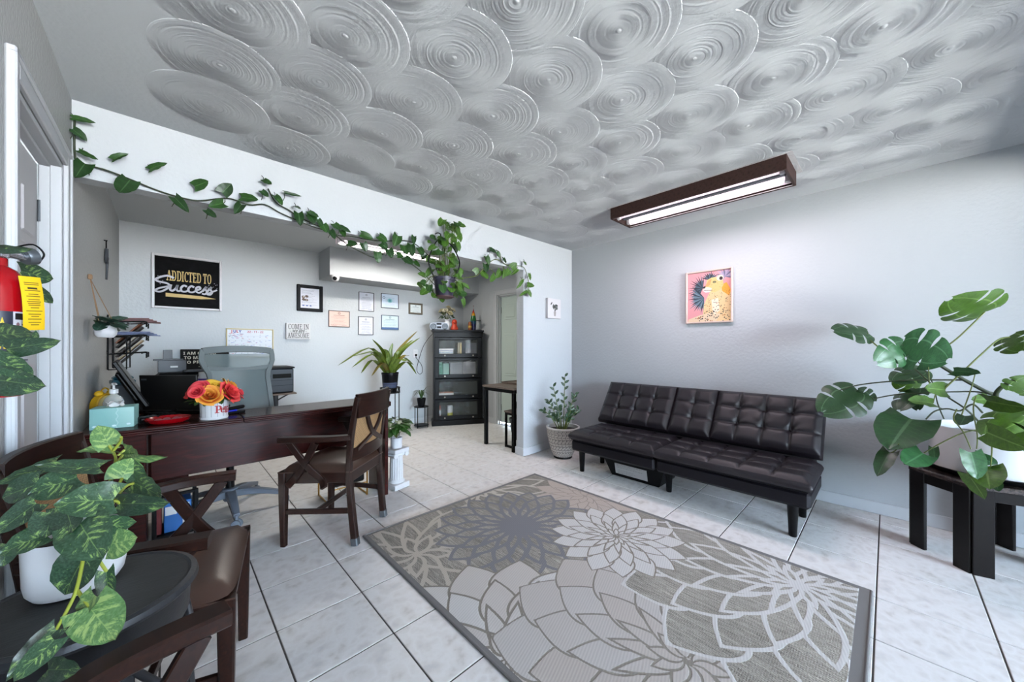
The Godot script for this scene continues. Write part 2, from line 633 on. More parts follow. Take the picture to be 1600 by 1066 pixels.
func leaf_xf(b: Vector3, t: Vector3, w: float, n: Vector3) -> Transform3D:
	var d := t - b
	var l := d.length()
	var y := d / l
	var z := (n - y * n.dot(y))
	z = z.normalized() if z.length() > 0.01 else frame_at(y, Vector3.UP)
	return Transform3D(Basis(y.cross(z) * w, y * l, z * l), b)

func leaf(parent: Node, kind: String, m: Material, b: Vector3, t: Vector3, w: float, n: Vector3) -> MeshInstance3D:
	return put("leaf", split_leaf_mesh() if kind == "split" else leaf_mesh(kind), m, parent, leaf_xf(b, t, w, n))

# strap leaf along an arched path
func strap(s: SurfaceTool, pts: Array, w: float, side: Vector3, fold := 0.25) -> void:
	var p := smooth_path(pts, 4)
	var rows := []
	var n := p.size()
	for i in n:
		var t: Vector3 = (p[mini(i + 1, n - 1)] - p[maxi(i - 1, 0)]).normalized()
		var x := frame_at(t, side)
		var z := x.cross(t)
		var v := float(i) / (n - 1)
		var h := w * 0.5 * pow(clampf(1.0 - pow(v, 2.5), 0.0, 1.0), 0.7) * (0.55 + 0.45 * minf(v * 4.0, 1.0))
		rows.append(PackedVector3Array([p[i] - x * h + z * h * fold, p[i], p[i] + x * h + z * h * fold]))
	grid(s, rows, false, 1)

# ---------------------------------------------------------------- scene
func _ready() -> void:
	# camera: level, 1.16 m up, short lens shifted a hair
	var cam := Camera3D.new()
	cam.name = "camera"
	cam.projection = Camera3D.PROJECTION_FRUSTUM
	cam.near = 0.05
	cam.far = 60.0
	cam.size = 2.0 * 0.05 * 533.0 / 561.31
	cam.frustum_offset = Vector2(-0.05 * 8.08 / 561.31, 0.05 * 8.58 / 561.31)
	cam.transform = Transform3D(Basis(Vector3.UP, -0.7702), V(0, 1.1633, 0))
	add_child(cam)
	cam.current = true
	# sky: an overcast bright day, seen by the room through the front window only
	var env := Environment.new()
	env.background_mode = Environment.BG_SKY
	var sky := Sky.new()
	var sm := ProceduralSkyMaterial.new()
	sm.sky_top_color = Color(0.80, 0.89, 1.0)
	sm.sky_horizon_color = Color(0.86, 0.94, 1.0)
	sm.ground_bottom_color = Color(0.97, 0.96, 0.94)
	sm.ground_horizon_color = Color(0.57, 0.60, 0.64)
	sm.sky_energy_multiplier = 10.0
	sm.ground_energy_multiplier = 13.0
	sm.ground_curve = 0.12
	sky.sky_material = sm
	env.sky = sky
	env.tonemap_mode = Environment.TONE_MAPPER_LINEAR
	env.tonemap_exposure = 0.195
	env.sdfgi_enabled = true
	env.ssao_enabled = true
	env.ssil_enabled = true
	var we := WorldEnvironment.new()
	we.name = "surroundings"
	we.environment = env
	add_child(we)
	make_materials()
	build_shell()
	build_ceiling_lights()
	build_futon()
	build_rug()
	build_desk()
	build_chairs()
	build_office_chair()
	build_hex_table()
	build_bookcase()
	build_back_room()
	build_wall_pictures()
	build_desk_things()
	build_corner_things()
	build_hanging_pothos()
	build_foreground()

func build_shell() -> void:
	# floor: grout bed with every tile on its own
	var fl := struct("floor", slab(V(XL - 0.12, -0.12, ZB - 0.12), V(XR + 0.12, -0.0035, ZF + 0.12)), M.grout)
	var full := begin()
	box(full, Vector3.ZERO, V(T - 0.006, 0.010, T - 0.006), 0.0015)
	var full_mesh := done(full)
	rng.seed = 5
	for u in range(-3, 10):
		for v in range(-19, 12):
			var x0: float = (u + 1.9309) * T
			var z0: float = -(v + 1 + 4.1078) * T
			var x1: float = minf(x0 + T, XR + 0.005)
			var z1: float = minf(z0 + T, ZF + 0.005)
			var xa: float = maxf(x0, XL - 0.105)
			var za: float = maxf(z0, ZB - 0.005)
			if x1 - xa < 0.02 or z1 - za < 0.02:
				continue
			if xa < XL and x1 < XL + 0.02:
				continue
			var m = M.tiles[rng.randi() % 4]
			var p := V((xa + x1) / 2, -0.005, (za + z1) / 2)
			if x1 - xa > T - 0.001 and z1 - za > T - 0.001:
				put("tile", full_mesh, m, fl, at(p))
			else:
				var s := begin()
				box(s, Vector3.ZERO, V(x1 - xa - 0.006, 0.010, z1 - za - 0.006), 0.0015)
				obj("tile", s, m, fl, at(p))
	# ceiling with its combed plaster swirls, each lapping over the next
	var ce := struct("ceiling", slab(V(XL - 0.12, CEIL, ZB - 0.12), V(XR + 0.12, CEIL + 0.12, ZF + 0.12)), M.plaster)
	var swirls := [swirl_mesh(1), swirl_mesh(2), swirl_mesh(3)]
	rng.seed = 8
	for i in range(-3, 9):
		for j in range(-9, 8):
			var x: float = 0.84 + 0.345 * i + rng.randf_range(-0.02, 0.02)
			var z: float = -0.88 + 0.35 * j + (0.175 if posmod(i, 2) == 1 else 0.0) + rng.randf_range(-0.02, 0.02)
			if x < XL + 0.16 or x > XR - 0.12 or z > ZF - 0.1 or z < ZH + 0.16:
				continue
			var r := rng.randf_range(0.215, 0.24)
			var tilt := Basis(V(1, 0, -1).normalized(), 0.0055)
			put("plaster_swirl", swirls[rng.randi() % 3], M.plaster, ce, Transform3D(tilt * Basis(Vector3.UP, rng.randf() * TAU) * Basis.from_scale(V(r, 1, r)), V(x, CEIL + 0.0005, z)))
	# walls
	var s := begin()
	box(s, V(XR + 0.06, CEIL / 2, (ZF - 3.27) / 2), V(0.12, CEIL, ZF + 3.27), 0)
	box(s, V(XR + 0.06, CEIL / 2, (-4.08 + ZB) / 2), V(0.12, CEIL, -4.08 - ZB + 0.001), 0)
	box(s, V(XR + 0.06, (1.93 + CEIL) / 2, -3.675), V(0.12, CEIL - 1.93, 0.81), 0)
	struct("wall_right", s, M.wall)
	s = begin()
	box(s, V(XL - 0.06, CEIL / 2, (ZF - 1.78) / 2), V(0.12, CEIL, ZF + 1.78), 0)
	box(s, V(XL - 0.06, (1.95 + CEIL) / 2, -2.135), V(0.12, CEIL - 1.95, 0.71), 0)
	box(s, V(XL - 0.06, CEIL / 2, (-2.49 + ZB) / 2), V(0.12, CEIL, -2.49 - ZB), 0)
	struct("wall_left", s, M.gloss_wall)
	struct("wall_back", slab(V(XL - 0.12, 0, ZB - 0.12), V(XR + 0.12, CEIL, ZB)), M.wall)
	s = begin()
	box(s, V((XL + XR) / 2, (1.975 + CEIL) / 2, ZH - 0.05), V(XR - XL, CEIL - 1.975, 0.10), 0)
	box(s, V((2.70 + XR) / 2, 1.975 / 2, ZH - 0.05), V(XR - 2.70, 1.975, 0.10), 0)
	struct("wall_partition", s, M.wall)
	s = begin()
	var wx0 := -0.20
	var wx1 := 2.75
	var wy0 := 0.30
	var wy1 := 2.25
	var RT := 0.30                      # thickness of the outer wall
	box(s, V((XL - 0.12 + wx0) / 2, CEIL / 2, ZF + RT / 2), V(wx0 - XL + 0.12, CEIL, RT), 0)
	box(s, V((XR + 0.12 + wx1) / 2, CEIL / 2, ZF + RT / 2), V(XR + 0.12 - wx1, CEIL, RT), 0)
	box(s, V((wx0 + wx1) / 2, wy0 / 2, ZF + RT / 2), V(wx1 - wx0, wy0, RT), 0)
	box(s, V((wx0 + wx1) / 2, (wy1 + CEIL) / 2, ZF + RT / 2), V(wx1 - wx0, CEIL - wy1, RT), 0)
	struct("wall_rear", s, M.wall)
	# a nib wall and a dropped beam stand between this room and the entrance behind the camera
	s = begin()
	box(s, V((3.36 + XR) / 2, CEIL / 2, 1.02), V(XR - 3.36, CEIL, 0.12), 0)
	box(s, V((0.7 + XR) / 2, CEIL - 0.12, 1.02), V(XR - 0.7, 0.24, 0.12), 0)
	struct("wall_nib", s, M.wall)
	s = begin()
	for x in [wx0 + 0.02, (wx0 + wx1) / 2, wx1 - 0.02]:
		box(s, V(x, (wy0 + wy1) / 2, ZF + 0.22), V(0.04, wy1 - wy0, 0.06), 0.004)
	for y in [wy0 + 0.02, wy1 - 0.02]:
		box(s, V((wx0 + wx1) / 2, y, ZF + 0.22), V(wx1 - wx0, 0.04, 0.06), 0.004)
	struct("window_1", s, M.trim)
	# soffit along the back wall
	s = slab(V(1.35, 1.995, ZB), V(XR, CEIL, -4.53))
	struct("soffit", s, M.wall)
	# baseboards
	var bb := func(called, a, b):
		struct(called, slab(a, b, 0.004), M.trim)
	bb.call("baseboard_right", V(XR - 0.014, 0, ZH), V(XR, 0.085, ZF))
	bb.call("baseboard_right_back", V(XR - 0.014, 0, ZB), V(XR, 0.085, -4.145))
	bb.call("baseboard_back", V(XL, 0, ZB), V(XR - 0.014, 0.085, ZB + 0.014))
	s = begin()
	box(s, V((2.69 + XR) / 2, 0.0425, ZH + 0.007), V(XR - 2.69, 0.085, 0.014), 0.004)
	box(s, V(2.693, 0.0425, ZH - 0.05), V(0.014, 0.085, 0.128), 0.004)
	box(s, V((2.69 + XR) / 2, 0.0425, ZH - 0.107), V(XR - 2.69, 0.085, 0.014), 0.004)
	struct("baseboard_partition", s, M.trim)
	bb.call("baseboard_left_back", V(XL, 0, ZB + 0.014), V(XL + 0.014, 0.085, -2.56))
	bb.call("baseboard_left", V(XL, 0, -1.71), V(XL + 0.014, 0.085, ZF))
	# left door: leaf set back in its jamb, casing round it
	door(V(XL, 0, 0), -1.78, -2.49, 1.95, 1.0, "door_1", "trim_1", M.white)
	door(V(XR, 0, 0), -3.27, -4.08, 1.93, -1.0, "door_2", "trim_2", M.door_paint)

func swirl_mesh(sd: int) -> ArrayMesh:
	rng.seed = sd * 13
	var s := begin()
	var prof := [Vector2(1.0, 0.002), Vector2(0.994, -0.0006), Vector2(0.978, -0.0020)]
	var r := 0.965
	while r > 0.03:
		var d := rng.randf_range(0.020, 0.036)
		var h := rng.randf_range(0.0012, 0.0034)
		prof.append(Vector2(r, -0.0008))
		prof.append(Vector2(r - d * 0.45, -0.0008 - h))
		r -= d
	prof.append(Vector2(0.012, -0.0030))
	prof.append(Vector2(0.0005, -0.0035))
	prof.reverse()
	# heights fall towards the middle so that the swirl dishes slightly
	lathe(s, prof, 48)
	s.generate_normals()
	return s.commit()

func door(p: Vector3, za: float, zb: float, h: float, inward: float, called: String, trim: String, paint: Material) -> void:
	# za nearer to the camera, zb farther; inward: +1 when the room lies at +x
	var x := p.x
	var zc := (za + zb) / 2
	var w := absf(zb - za)
	var s := begin()
	for z in [za + 0.032, zb - 0.032]:
		box(s, V(x + inward * 0.008, (h + 0.065) / 2, z), V(0.016, h + 0.065, 0.065), 0.004)
		box(s, V(x + inward * 0.011, (h + 0.065) / 2, z + (0.022 if z > zc else -0.022)), V(0.022, h + 0.065, 0.020), 0.004)
	box(s, V(x + inward * 0.008, h + 0.032, zc), V(0.016, 0.065, w), 0.004)
	box(s, V(x + inward * 0.011, h + 0.056, zc), V(0.022, 0.020, w + 0.13), 0.004)
	for z in [za - 0.008, zb + 0.008]:           # jamb lining and stop
		box(s, V(x - inward * 0.06, h / 2, z), V(0.12, h, 0.016), 0.002)
		box(s, V(x - inward * 0.045, h / 2, z + (-0.014 if z > zc else 0.014)), V(0.03, h, 0.012), 0.002)
	box(s, V(x - inward * 0.06, h - 0.008, zc), V(0.12, 0.016, w), 0.002)
	box(s, V(x - inward * 0.045, h - 0.022, zc), V(0.03, 0.012, w - 0.03), 0.002)
	struct(trim, s, M.trim)
	var lx := x - inward * 0.082
	s = begin()
	box(s, V(lx, h / 2, zc), V(0.036, h - 0.05, w - 0.04), 0.003)
	var d := struct(called, s, paint)
	# six raised panels, two by three
	for row in [[0.30, 0.58], [0.98, 0.62], [1.62, 0.24]]:
		for sd in [-1, 1]:
			var q := begin()
			var pc := V(lx + inward * 0.018, row[0] + 0.06, zc + sd * w * 0.225)
			box(q, pc, V(0.010, row[1], w * 0.33), 0.004)
			box(q, pc + V(inward * 0.005, 0, 0), V(0.012, row[1] - 0.07, w * 0.33 - 0.07), 0.006)
			obj("panel", q, paint, d)
	for y in [0.25, h - 0.22]:
		var q := begin()
		tube(q, [V(x - inward * 0.058, y - 0.045, zb + 0.024), V(x - inward * 0.058, y + 0.045, zb + 0.024)], 0.006)
		obj("hinge", q, M.dull_steel, d)

# ---------------------------------------------------------------- ceiling lights
func build_ceiling_lights() -> void:
	ceiling_light("long fluorescent ceiling light in a dark wooden frame above the black futon", V(2.85, CEIL, -1.03), 0.0, true, 8.5)
	ceiling_light("plain fluorescent strip on the ceiling of the office behind the vine", V(1.86, CEIL, -3.98), PI / 2, false, 20.0)

func ceiling_light(label: String, p: Vector3, yaw: float, framed: bool, e: float) -> void:
	var t := thing("ceiling_light", label, "ceiling light", p, yaw)
	var L := 1.21
	var W := 0.33 if framed else 0.26
	var H := 0.095 if framed else 0.06
	if framed:
		var s := begin()
		for sx in [-1, 1]:
			box(s, V(sx * (W / 2 - 0.008), -H / 2, 0), V(0.016, H, L), 0.002)
		obj("side_board", s, M.lamp_wood, t)
		for sz in [-1, 1]:
			s = begin()
			box(s, V(0, -H / 2, sz * (L / 2 - 0.008)), V(W - 0.032, H, 0.016), 0.002)
			obj("end_board", s, M.lamp_wood, t)
		s = begin()                            # old white paint edge left on the ceiling round the frame
		box(s, V(0.01, -0.0015, 0), V(W + 0.05, 0.003, L + 0.06), 0.001)
		obj("paint_edge", s, M.white_matte, t)
	var s2 := begin()
	box(s2, V(0, -0.014, 0), V(W - 0.04, 0.02, L - 0.04), 0.002)
	for sx in [-1, 1]:                          # sloping reflector wings and the ridge between the tubes
		bar(s2, [V(sx * (W * 0.40), -0.05, -L / 2 + 0.02), V(sx * (W * 0.40), -0.05, L / 2 - 0.02)], 0.004, 0.06, V(1, 0, 0))
	if framed:
		for sx in [-1, 1]:
			bar(s2, [V(sx * W * 0.455, -H + 0.004, -L / 2 + 0.016), V(sx * W * 0.455, -H + 0.004, L / 2 - 0.016)], 0.018, 0.003, V(1, 0, 0))
	obj("reflector", s2, M.reflector, t)
	s2 = begin()
	box(s2, V(0, -0.045, 0), V(0.05, 0.05, L - 0.05), 0.01)
	obj("ballast_cover", s2, M.dull_steel if framed else M.white, t)
	for sx in [-1, 1]:
		var q := begin()
		var x: float = sx * W * 0.25
		tube(q, [V(x, -0.062, -L / 2 + 0.05), V(x, -0.062, L / 2 - 0.05)], 0.019, 0.019, 12)
		obj("lamp_tube", q, M.tube_on if (sx > 0 or not framed) else M.tube_dim, t)
		for sz in [-1, 1]:
			q = begin()
			box(q, V(x, -0.058, sz * (L / 2 - 0.035)), V(0.03, 0.06, 0.03), 0.004)
			obj("lamp_holder", q, M.white, t)
	var a := AreaLight3D.new()
	a.name = "tube_light"
	a.area_size = Vector2(W - 0.08, L - 0.12)
	a.light_energy = e
	a.light_color = Color(1.0, 0.93, 0.965) if framed else Color(1.0, 0.98, 0.94)
	a.shadow_enabled = true
	a.transform = Transform3D(Basis(Vector3.RIGHT, -PI / 2), V(0, -H - 0.012, 0))
	t.add_child(a)

# ---------------------------------------------------------------- futon
func tuft(u: float, v: float, cols: int, rows: int, w: float, h: float, amp: float, buttons: Array) -> float:
	# height of a stitched, buttoned pad at u, v in 0..1
	var cu := fposmod(u * cols, 1.0)
	var cv := fposmod(v * rows, 1.0)
	var du := minf(cu, 1.0 - cu) * w / cols
	var dv := minf(cv, 1.0 - cv) * h / rows
	var pu := 1.0 - pow(absf(cu * 2.0 - 1.0), 5.0)
	var pv := 1.0 - pow(absf(cv * 2.0 - 1.0), 5.0)
	var hgt := amp * (0.72 + 0.28 * minf(pu, pv))
	hgt -= amp * 0.22 * exp(-pow(minf(du, dv) / 0.006, 2.0))
	var edge := minf(minf(u, 1.0 - u) * w, minf(v, 1.0 - v) * h)
	for b in buttons:
		var d := Vector2((u - b.x) * w, (v - b.y) * h)
		var r := d.length()
		hgt -= amp * 0.55 * exp(-r * r / 0.0006)
		hgt -= amp * 0.36 * exp(-r / 0.045) * (0.75 + 0.4 * sin(d.angle() * 5.0 + b.x * 40.0))
	return hgt * smoothstep(-0.02, 0.045, edge)

func pad(w: float, h: float, thick: float, cols: int, rows: int, amp: float, buttons: Array) -> ArrayMesh:
	# lies in xy, front at +z, corner at the origin
	var s := begin()
	var nx := int(w / 0.008)
	var ny := int(h / 0.008)
	var rr := []
	for j in ny + 1:
		var v := float(j) / ny
		var row := PackedVector3Array()
		for i in nx + 1:
			var u := float(i) / nx
			var inset := 0.0
			row.append(V(u * w, v * h, thick + tuft(u, v, cols, rows, w, h, amp, buttons)))
		rr.append(row)
	grid(s, rr, false, 1)
	# rounded sides
	var ring := PackedVector2Array()
	for i in nx + 1: ring.append(Vector2(float(i) / nx * w, 0))
	for j in range(1, ny + 1): ring.append(Vector2(w, float(j) / ny * h))
	for i in range(1, nx + 1): ring.append(Vector2(w - float(i) / nx * w, h))
	for j in range(1, ny): ring.append(Vector2(0, h - float(j) / ny * h))
	var sides := []
	for k in 7:
		var f := float(k) / 6
		var out := sin(f * PI) * 0.012 - (0.004 if k == 0 else 0.0)
		var row := PackedVector3Array()
		for p in ring:
			var n := Vector2(clampf((p.x - w / 2) / (w / 2), -1, 1), clampf((p.y - h / 2) / (h / 2), -1, 1))
			var o := Vector2(signf(n.x) if absf(n.x) > 0.999 else 0.0, signf(n.y) if absf(n.y) > 0.999 else 0.0)
			var zz := lerpf(0.0, thick + tuft(p.x / w, p.y / h, cols, rows, w, h, amp, buttons), f)
			row.append(V(p.x + o.x * out, p.y + o.y * out, zz))
		sides.append(row)
	grid(s, sides, true, 2)
	quad(s, V(0, 0, 0), V(0, h, 0), V(w, h, 0), V(w, 0, 0))
	return done(s)

func build_futon() -> void:
	# local: x to the right as one faces it, z towards the viewer; its front looks at -x of the room
	var t := thing("futon", "black tufted leather futon with a split back along the white right wall", "sofa", V(3.05, 0, -1.175), -PI / 2)
	var x0 := -0.865
	var seam := -0.065
	var x1 := 0.865
	var parts := [[x0, seam - 0.004], [seam + 0.004, x1]]
	for k in 2:
		var a: float = parts[k][0]
		var b: float = parts[k][1]
		var s := begin()
		box(s, V((a + b) / 2, 0.255, 0.13), V(b - a, 0.10, 0.50), 0.018)
		obj("seat_frame", s, M.frame_leather, t)
		var cols := 4 if k == 0 else 5
		var w := b - a
		var d := 0.50
		var btn := []
		for i in range(1, cols):
			btn.append(Vector2(float(i) / cols, 0.36))
			btn.append(Vector2(float(i) / cols, 0.70))
		var m := pad(w, d, 0.048, cols, 3, 0.034, btn)
		# lay it flat: pad y runs from the front edge to the back
		var c := put("seat_cushion", m, M.leather, t, Transform3D(Basis(V(1, 0, 0), V(0, 0, -1), V(0, 1, 0)), V(a, 0.315, 0.395)))
		var q := begin()
		var rim := PackedVector3Array()
		tube(q, [V(a + 0.01, 0.312, 0.388), V(b - 0.01, 0.312, 0.388)], 0.006, 0.006, 6)
		obj("welt", q, M.frame_leather, c, Transform3D(c.transform.affine_inverse()))
		for i in range(0, btn.size()):
			var u: Vector2 = btn[i]
			q = begin()
			ball(q, Vector3.ZERO, V(0.011, 0.011, 0.005), 8, 4)
			obj("button", q, M.frame_leather, c, Transform3D(Basis(), V(u.x * w, u.y * d, 0.048 + tuft(u.x, u.y, cols, 3, w, d, 0.034, btn) + 0.003)))
	# three backs, leaning away
	var lean := 0.60
	var backs := [[-0.862, -0.172, 4, 3], [-0.162, 0.172, 2, 3], [0.182, 0.862, 4, 3]]
	for bk in backs:
		var w: float = bk[1] - bk[0]
		var h := 0.43
		var cols: int = bk[2]
		var btn := []
		for i in range(1, cols):
			btn.append(Vector2(float(i) / cols, 0.36))
			btn.append(Vector2(float(i) / cols, 0.68))
		var m := pad(w, h, 0.085, cols, 3, 0.036, btn)
		var ax := Basis(Vector3.RIGHT, -lean)
		var c := put("back_cushion", m, M.leather, t, Transform3D(ax, V(bk[0], 0.385, -0.14)))
		for u in btn:
			var q := begin()
			ball(q, Vector3.ZERO, V(0.011, 0.011, 0.005), 8, 4)
			obj("button", q, M.frame_leather, c, Transform3D(Basis(), V(u.x * w, u.y * h, 0.085 + tuft(u.x, u.y, cols, 3, w, h, 0.036, btn) + 0.003)))
	var s := begin()
	box(s, V(0, 0.33, -0.17), V(1.66, 0.10, 0.12), 0.01)
	obj("hinge_rail", s, M.frame_leather, t)
	for p in [V(-0.81, 0, 0.28), V(0.77, 0, 0.30), V(-0.045, 0, 0.17), V(-0.81, 0, -0.06), V(0.77, 0, -0.06)]:
		s = begin()
		lathe(s, [Vector2(0.0001, 0), Vector2(0.019, 0), Vector2(0.021, 0.004), Vector2(0.030, 0.212), Vector2(0.0001, 0.212)], 18, at(p))
		obj("leg", s, M.black_plastic, t)
	# storage bin on the floor below it
	var bin := thing("storage_bin", "low black bin with a white paper label pushed under the futon", "bin", V(2.98, 0.0, -1.60), -PI / 2)
	s = begin()
	var p0 := [V(-0.15, 0.012, 0.09), V(0.30, 0.012, 0.09), V(0.30, 0.012, -0.2), V(-0.15, 0.012, -0.2)]
	var p1 := [V(-0.22, 0.185, 0.13), V(0.36, 0.185, 0.13), V(0.36, 0.185, -0.24), V(-0.22, 0.185, -0.24)]
	for k in 4:
		quad(s, p0[k], p0[(k + 1) % 4], p1[(k + 1) % 4], p1[k])
	quad(s, p0[0], p0[3], p0[2], p0[1])
	box(s, V(0.07, 0.19, -0.055), V(0.60, 0.014, 0.39), 0.004)
	box(s, V(0.07, 0.008, -0.055), V(0.44, 0.016, 0.28), 0.003)
	obj("body", s, M.black_plastic, bin)
	s = begin()
	quad(s, V(-0.10, 0.03, 0.0965), V(0.20, 0.03, 0.0965), V(0.20, 0.125, 0.1185), V(-0.10, 0.125, 0.1185))
	obj("label_sheet", s, print_mat(doc_image(160, 56, Color(0.80, 0.80, 0.80), Color(0.35, 0.35, 0.37), 5, false)), bin)

# ---------------------------------------------------------------- rug
func build_rug() -> void:
	var W := 1.53
	var D := 2.175
	var t := thing("rug", "grey and cream area rug with big raised dahlia flowers on the tile floor", "rug", V(0.853, 0, -2.228))
	var im := rug_image(W, D)
	var tex := img_tex(im)
	var m := mat(Color.WHITE, 0.95)
	m.albedo_texture = tex
	bump(m, tex, 0.5)
	var s := begin()
	# top surface with uv over the whole field, slightly wavy along the long sides
	var rows := []
	for i in 13:
		var z := D - D * i / 12.0
		var row := PackedVector3Array()
		for j in 9:
			var x := W * j / 8.0
			row.append(V(x, 0.009 + 0.0006 * sin(i * 2.1 + j), z))
		rows.append(row)
	grid(s, rows, false, 1)
	obj("pile", s, m, t)
	s = begin()
	box(s, V(W / 2, 0.0042, D / 2), V(W - 0.004, 0.0084, D - 0.004), 0.002)
	obj("backing", s, M.rug_edge, t)
	var e := begin()
	for q in [[V(0, 0.006, 0), V(W, 0.006, 0)], [V(0, 0.006, D), V(W, 0.006, D)], [V(0, 0.006, 0), V(0, 0.006, D)], [V(W, 0.006, 0), V(W, 0.006, D)]]:
		tube(e, q, 0.0058, 0.0058, 8)
	obj("bound_edge", e, M.rug_edge, t)

func rug_image(W: float, D: float) -> Image:
	M.rug_edge = mat(Color(0.42, 0.41, 0.41), 0.95)
	var k := 520.0                       # pixels per metre
	var w := int(W * k)
	var h := int(D * k)
	var data := PackedByteArray()
	data.resize(w * h * 3)
	rng.seed = 99
	var streak := PackedFloat32Array()
	streak.resize(w)
	# woven ground: threads run across, tone drifting from dark taupe to pale grey
	var drift := noise(0.004, 12)
	for y in h:
		for x in w:
			if x % 9 == 0 or rng.randf() < 0.05: streak[x] = rng.randf_range(-0.20, 0.13)
			var g := 0.60 + 0.08 * (float(y) / h) + drift.get_noise_2d(x, y) * 0.08 + streak[x] * (1.0 if y % 4 < 2 else 0.5) + (-0.13 if (x + (y / 4) * 2) % 5 == 0 else 0.0) + (-0.05 if y % 4 == 0 else 0.0)
			var o := (y * w + x) * 3
			data[o] = int(clampf(g, 0, 1) * 255)
			data[o + 1] = int(clampf(g * 0.965, 0, 1) * 255)
			data[o + 2] = int(clampf(g * 0.905, 0, 1) * 255)
	var ground := data.duplicate()
	var cream := Color(0.75, 0.72, 0.68)
	var white := Color(0.82, 0.81, 0.80)
	var slate := Color(0.47, 0.465, 0.485)
	var beige := Color(0.72, 0.67, 0.63)
	var pale := Color(0.76, 0.74, 0.725)
	# centre, radius, rings, petals, outline only?, colour, edge colour, edge width in m
	var F := [
		[Vector2(0.92, -0.10), 0.62, 3, 15, true, cream, cream, 0.026],
		[Vector2(1.453, 0.60), 0.42, 3, 13, false, beige, beige.darkened(0.22), 0.005],
		[Vector2(0.137, 0.409), 0.86, 4, 13, true, Color(0.72, 0.685, 0.64), Color(0.72, 0.685, 0.64), 0.024],
		[Vector2(0.767, 0.573), 0.54, 5, 20, true, slate, slate, 0.026],
				[Vector2(0.05, 1.256), 0.62, 4, 13, false, white, Color(0.50, 0.475, 0.44), 0.012],
		[Vector2(0.85, 2.25), 0.30, 3, 12, true, slate, slate, 0.022],
		[Vector2(0.512, 1.717), 0.74, 5, 14, false, pale, Color(0.52, 0.495, 0.46), 0.010],
		[Vector2(1.332, 1.927), 0.86, 5, 16, true, white, white, 0.022],
		[Vector2(1.098, 1.079), 0.40, 4, 16, false, white, Color(0.52, 0.49, 0.45), 0.008]]
	for f in F:
		rng.seed = int(f[1] * 1000)
		var rings: int = f[2]
		for ri in range(rings - 1, -1, -1):
			var n: int = f[3] if ri > 0 else maxi(8, f[3] - 4)
			var r1: float = f[1] * (ri + 1.0) / rings
			var r0: float = f[1] * maxf(0.0, (ri - 1.05) / rings)
			if ri == 0: r0 = 0.015
			for p in n:
				var a := TAU * (p + (0.5 if ri % 2 == 1 else 0.0)) / n + rng.randf_range(-0.04, 0.04)
				var wide := TAU * (r0 + r1) * 0.5 / n * 1.30
				var col: Color = f[5]
				if not f[4] and f[1] > 0.5: col = col.lerp(beige, rng.randf() * 0.5)
				petal(data, ground, w, h, k, f[0], a, r0, r1, wide, f[4], col, f[6], f[7])
	# plain border band
	var bw := int(0.022 * k)
	for y in h:
		for x in w:
			if x < bw or x >= w - bw or y < bw or y >= h - bw * 2:
				var g := 0.44 + 0.04 * sin(x * 1.9 + y * 2.3)
				var o := (y * w + x) * 3
				data[o] = int(g * 255); data[o + 1] = int(g * 250); data[o + 2] = int(g * 248)
	return Image.create_from_data(w, h, false, Image.FORMAT_RGB8, data)

func petal(data: PackedByteArray, ground: PackedByteArray, w: int, h: int, k: float, c: Vector2, a: float, r0: float, r1: float, wide: float, hollow: bool, col: Color, edge: Color, ew: float) -> void:
	var d := Vector2(cos(a), sin(a))
	var p0 := c + d * r0
	var p1 := c + d * r1
	var reach := wide * 0.6
	var x0 := maxi(int((minf(p0.x, p1.x) - reach) * k), 0)
	var x1 := mini(int((maxf(p0.x, p1.x) + reach) * k), w - 1)
	var y0 := maxi(int((minf(p0.y, p1.y) - reach) * k), 0)
	var y1 := mini(int((maxf(p0.y, p1.y) + reach) * k), h - 1)
	var l := r1 - r0
	for y in range(y0, y1 + 1):
		for x in range(x0, x1 + 1):
			var q := Vector2(x / k, y / k) - p0
			var t := q.dot(d) / l
			if t < 0.0 or t > 1.0:
				continue
			var hw := wide * 0.5 * pow(t, 0.62) * pow(1.0 - t, 1.05) * 3.0
			var sd := absf(q.cross(d))
			var gap := hw - sd
			if gap < 0.0:
				continue
			gap = minf(gap, (1.0 - t) * l * 0.8)
			var o := (y * w + x) * 3
			var cc: Color
			if gap < ew: cc = edge
			elif hollow: 
				cc = Color(ground[o] / 255.0, ground[o + 1] / 255.0, ground[o + 2] / 255.0)
			else: cc = col
			var nz := 1.0 + 0.035 * sin(x * 12.9 + y * 7.3)
			data[o] = int(clampf(cc.r * nz, 0, 1) * 255)
			data[o + 1] = int(clampf(cc.g * nz, 0, 1) * 255)
			data[o + 2] = int(clampf(cc.b * nz, 0, 1) * 255)

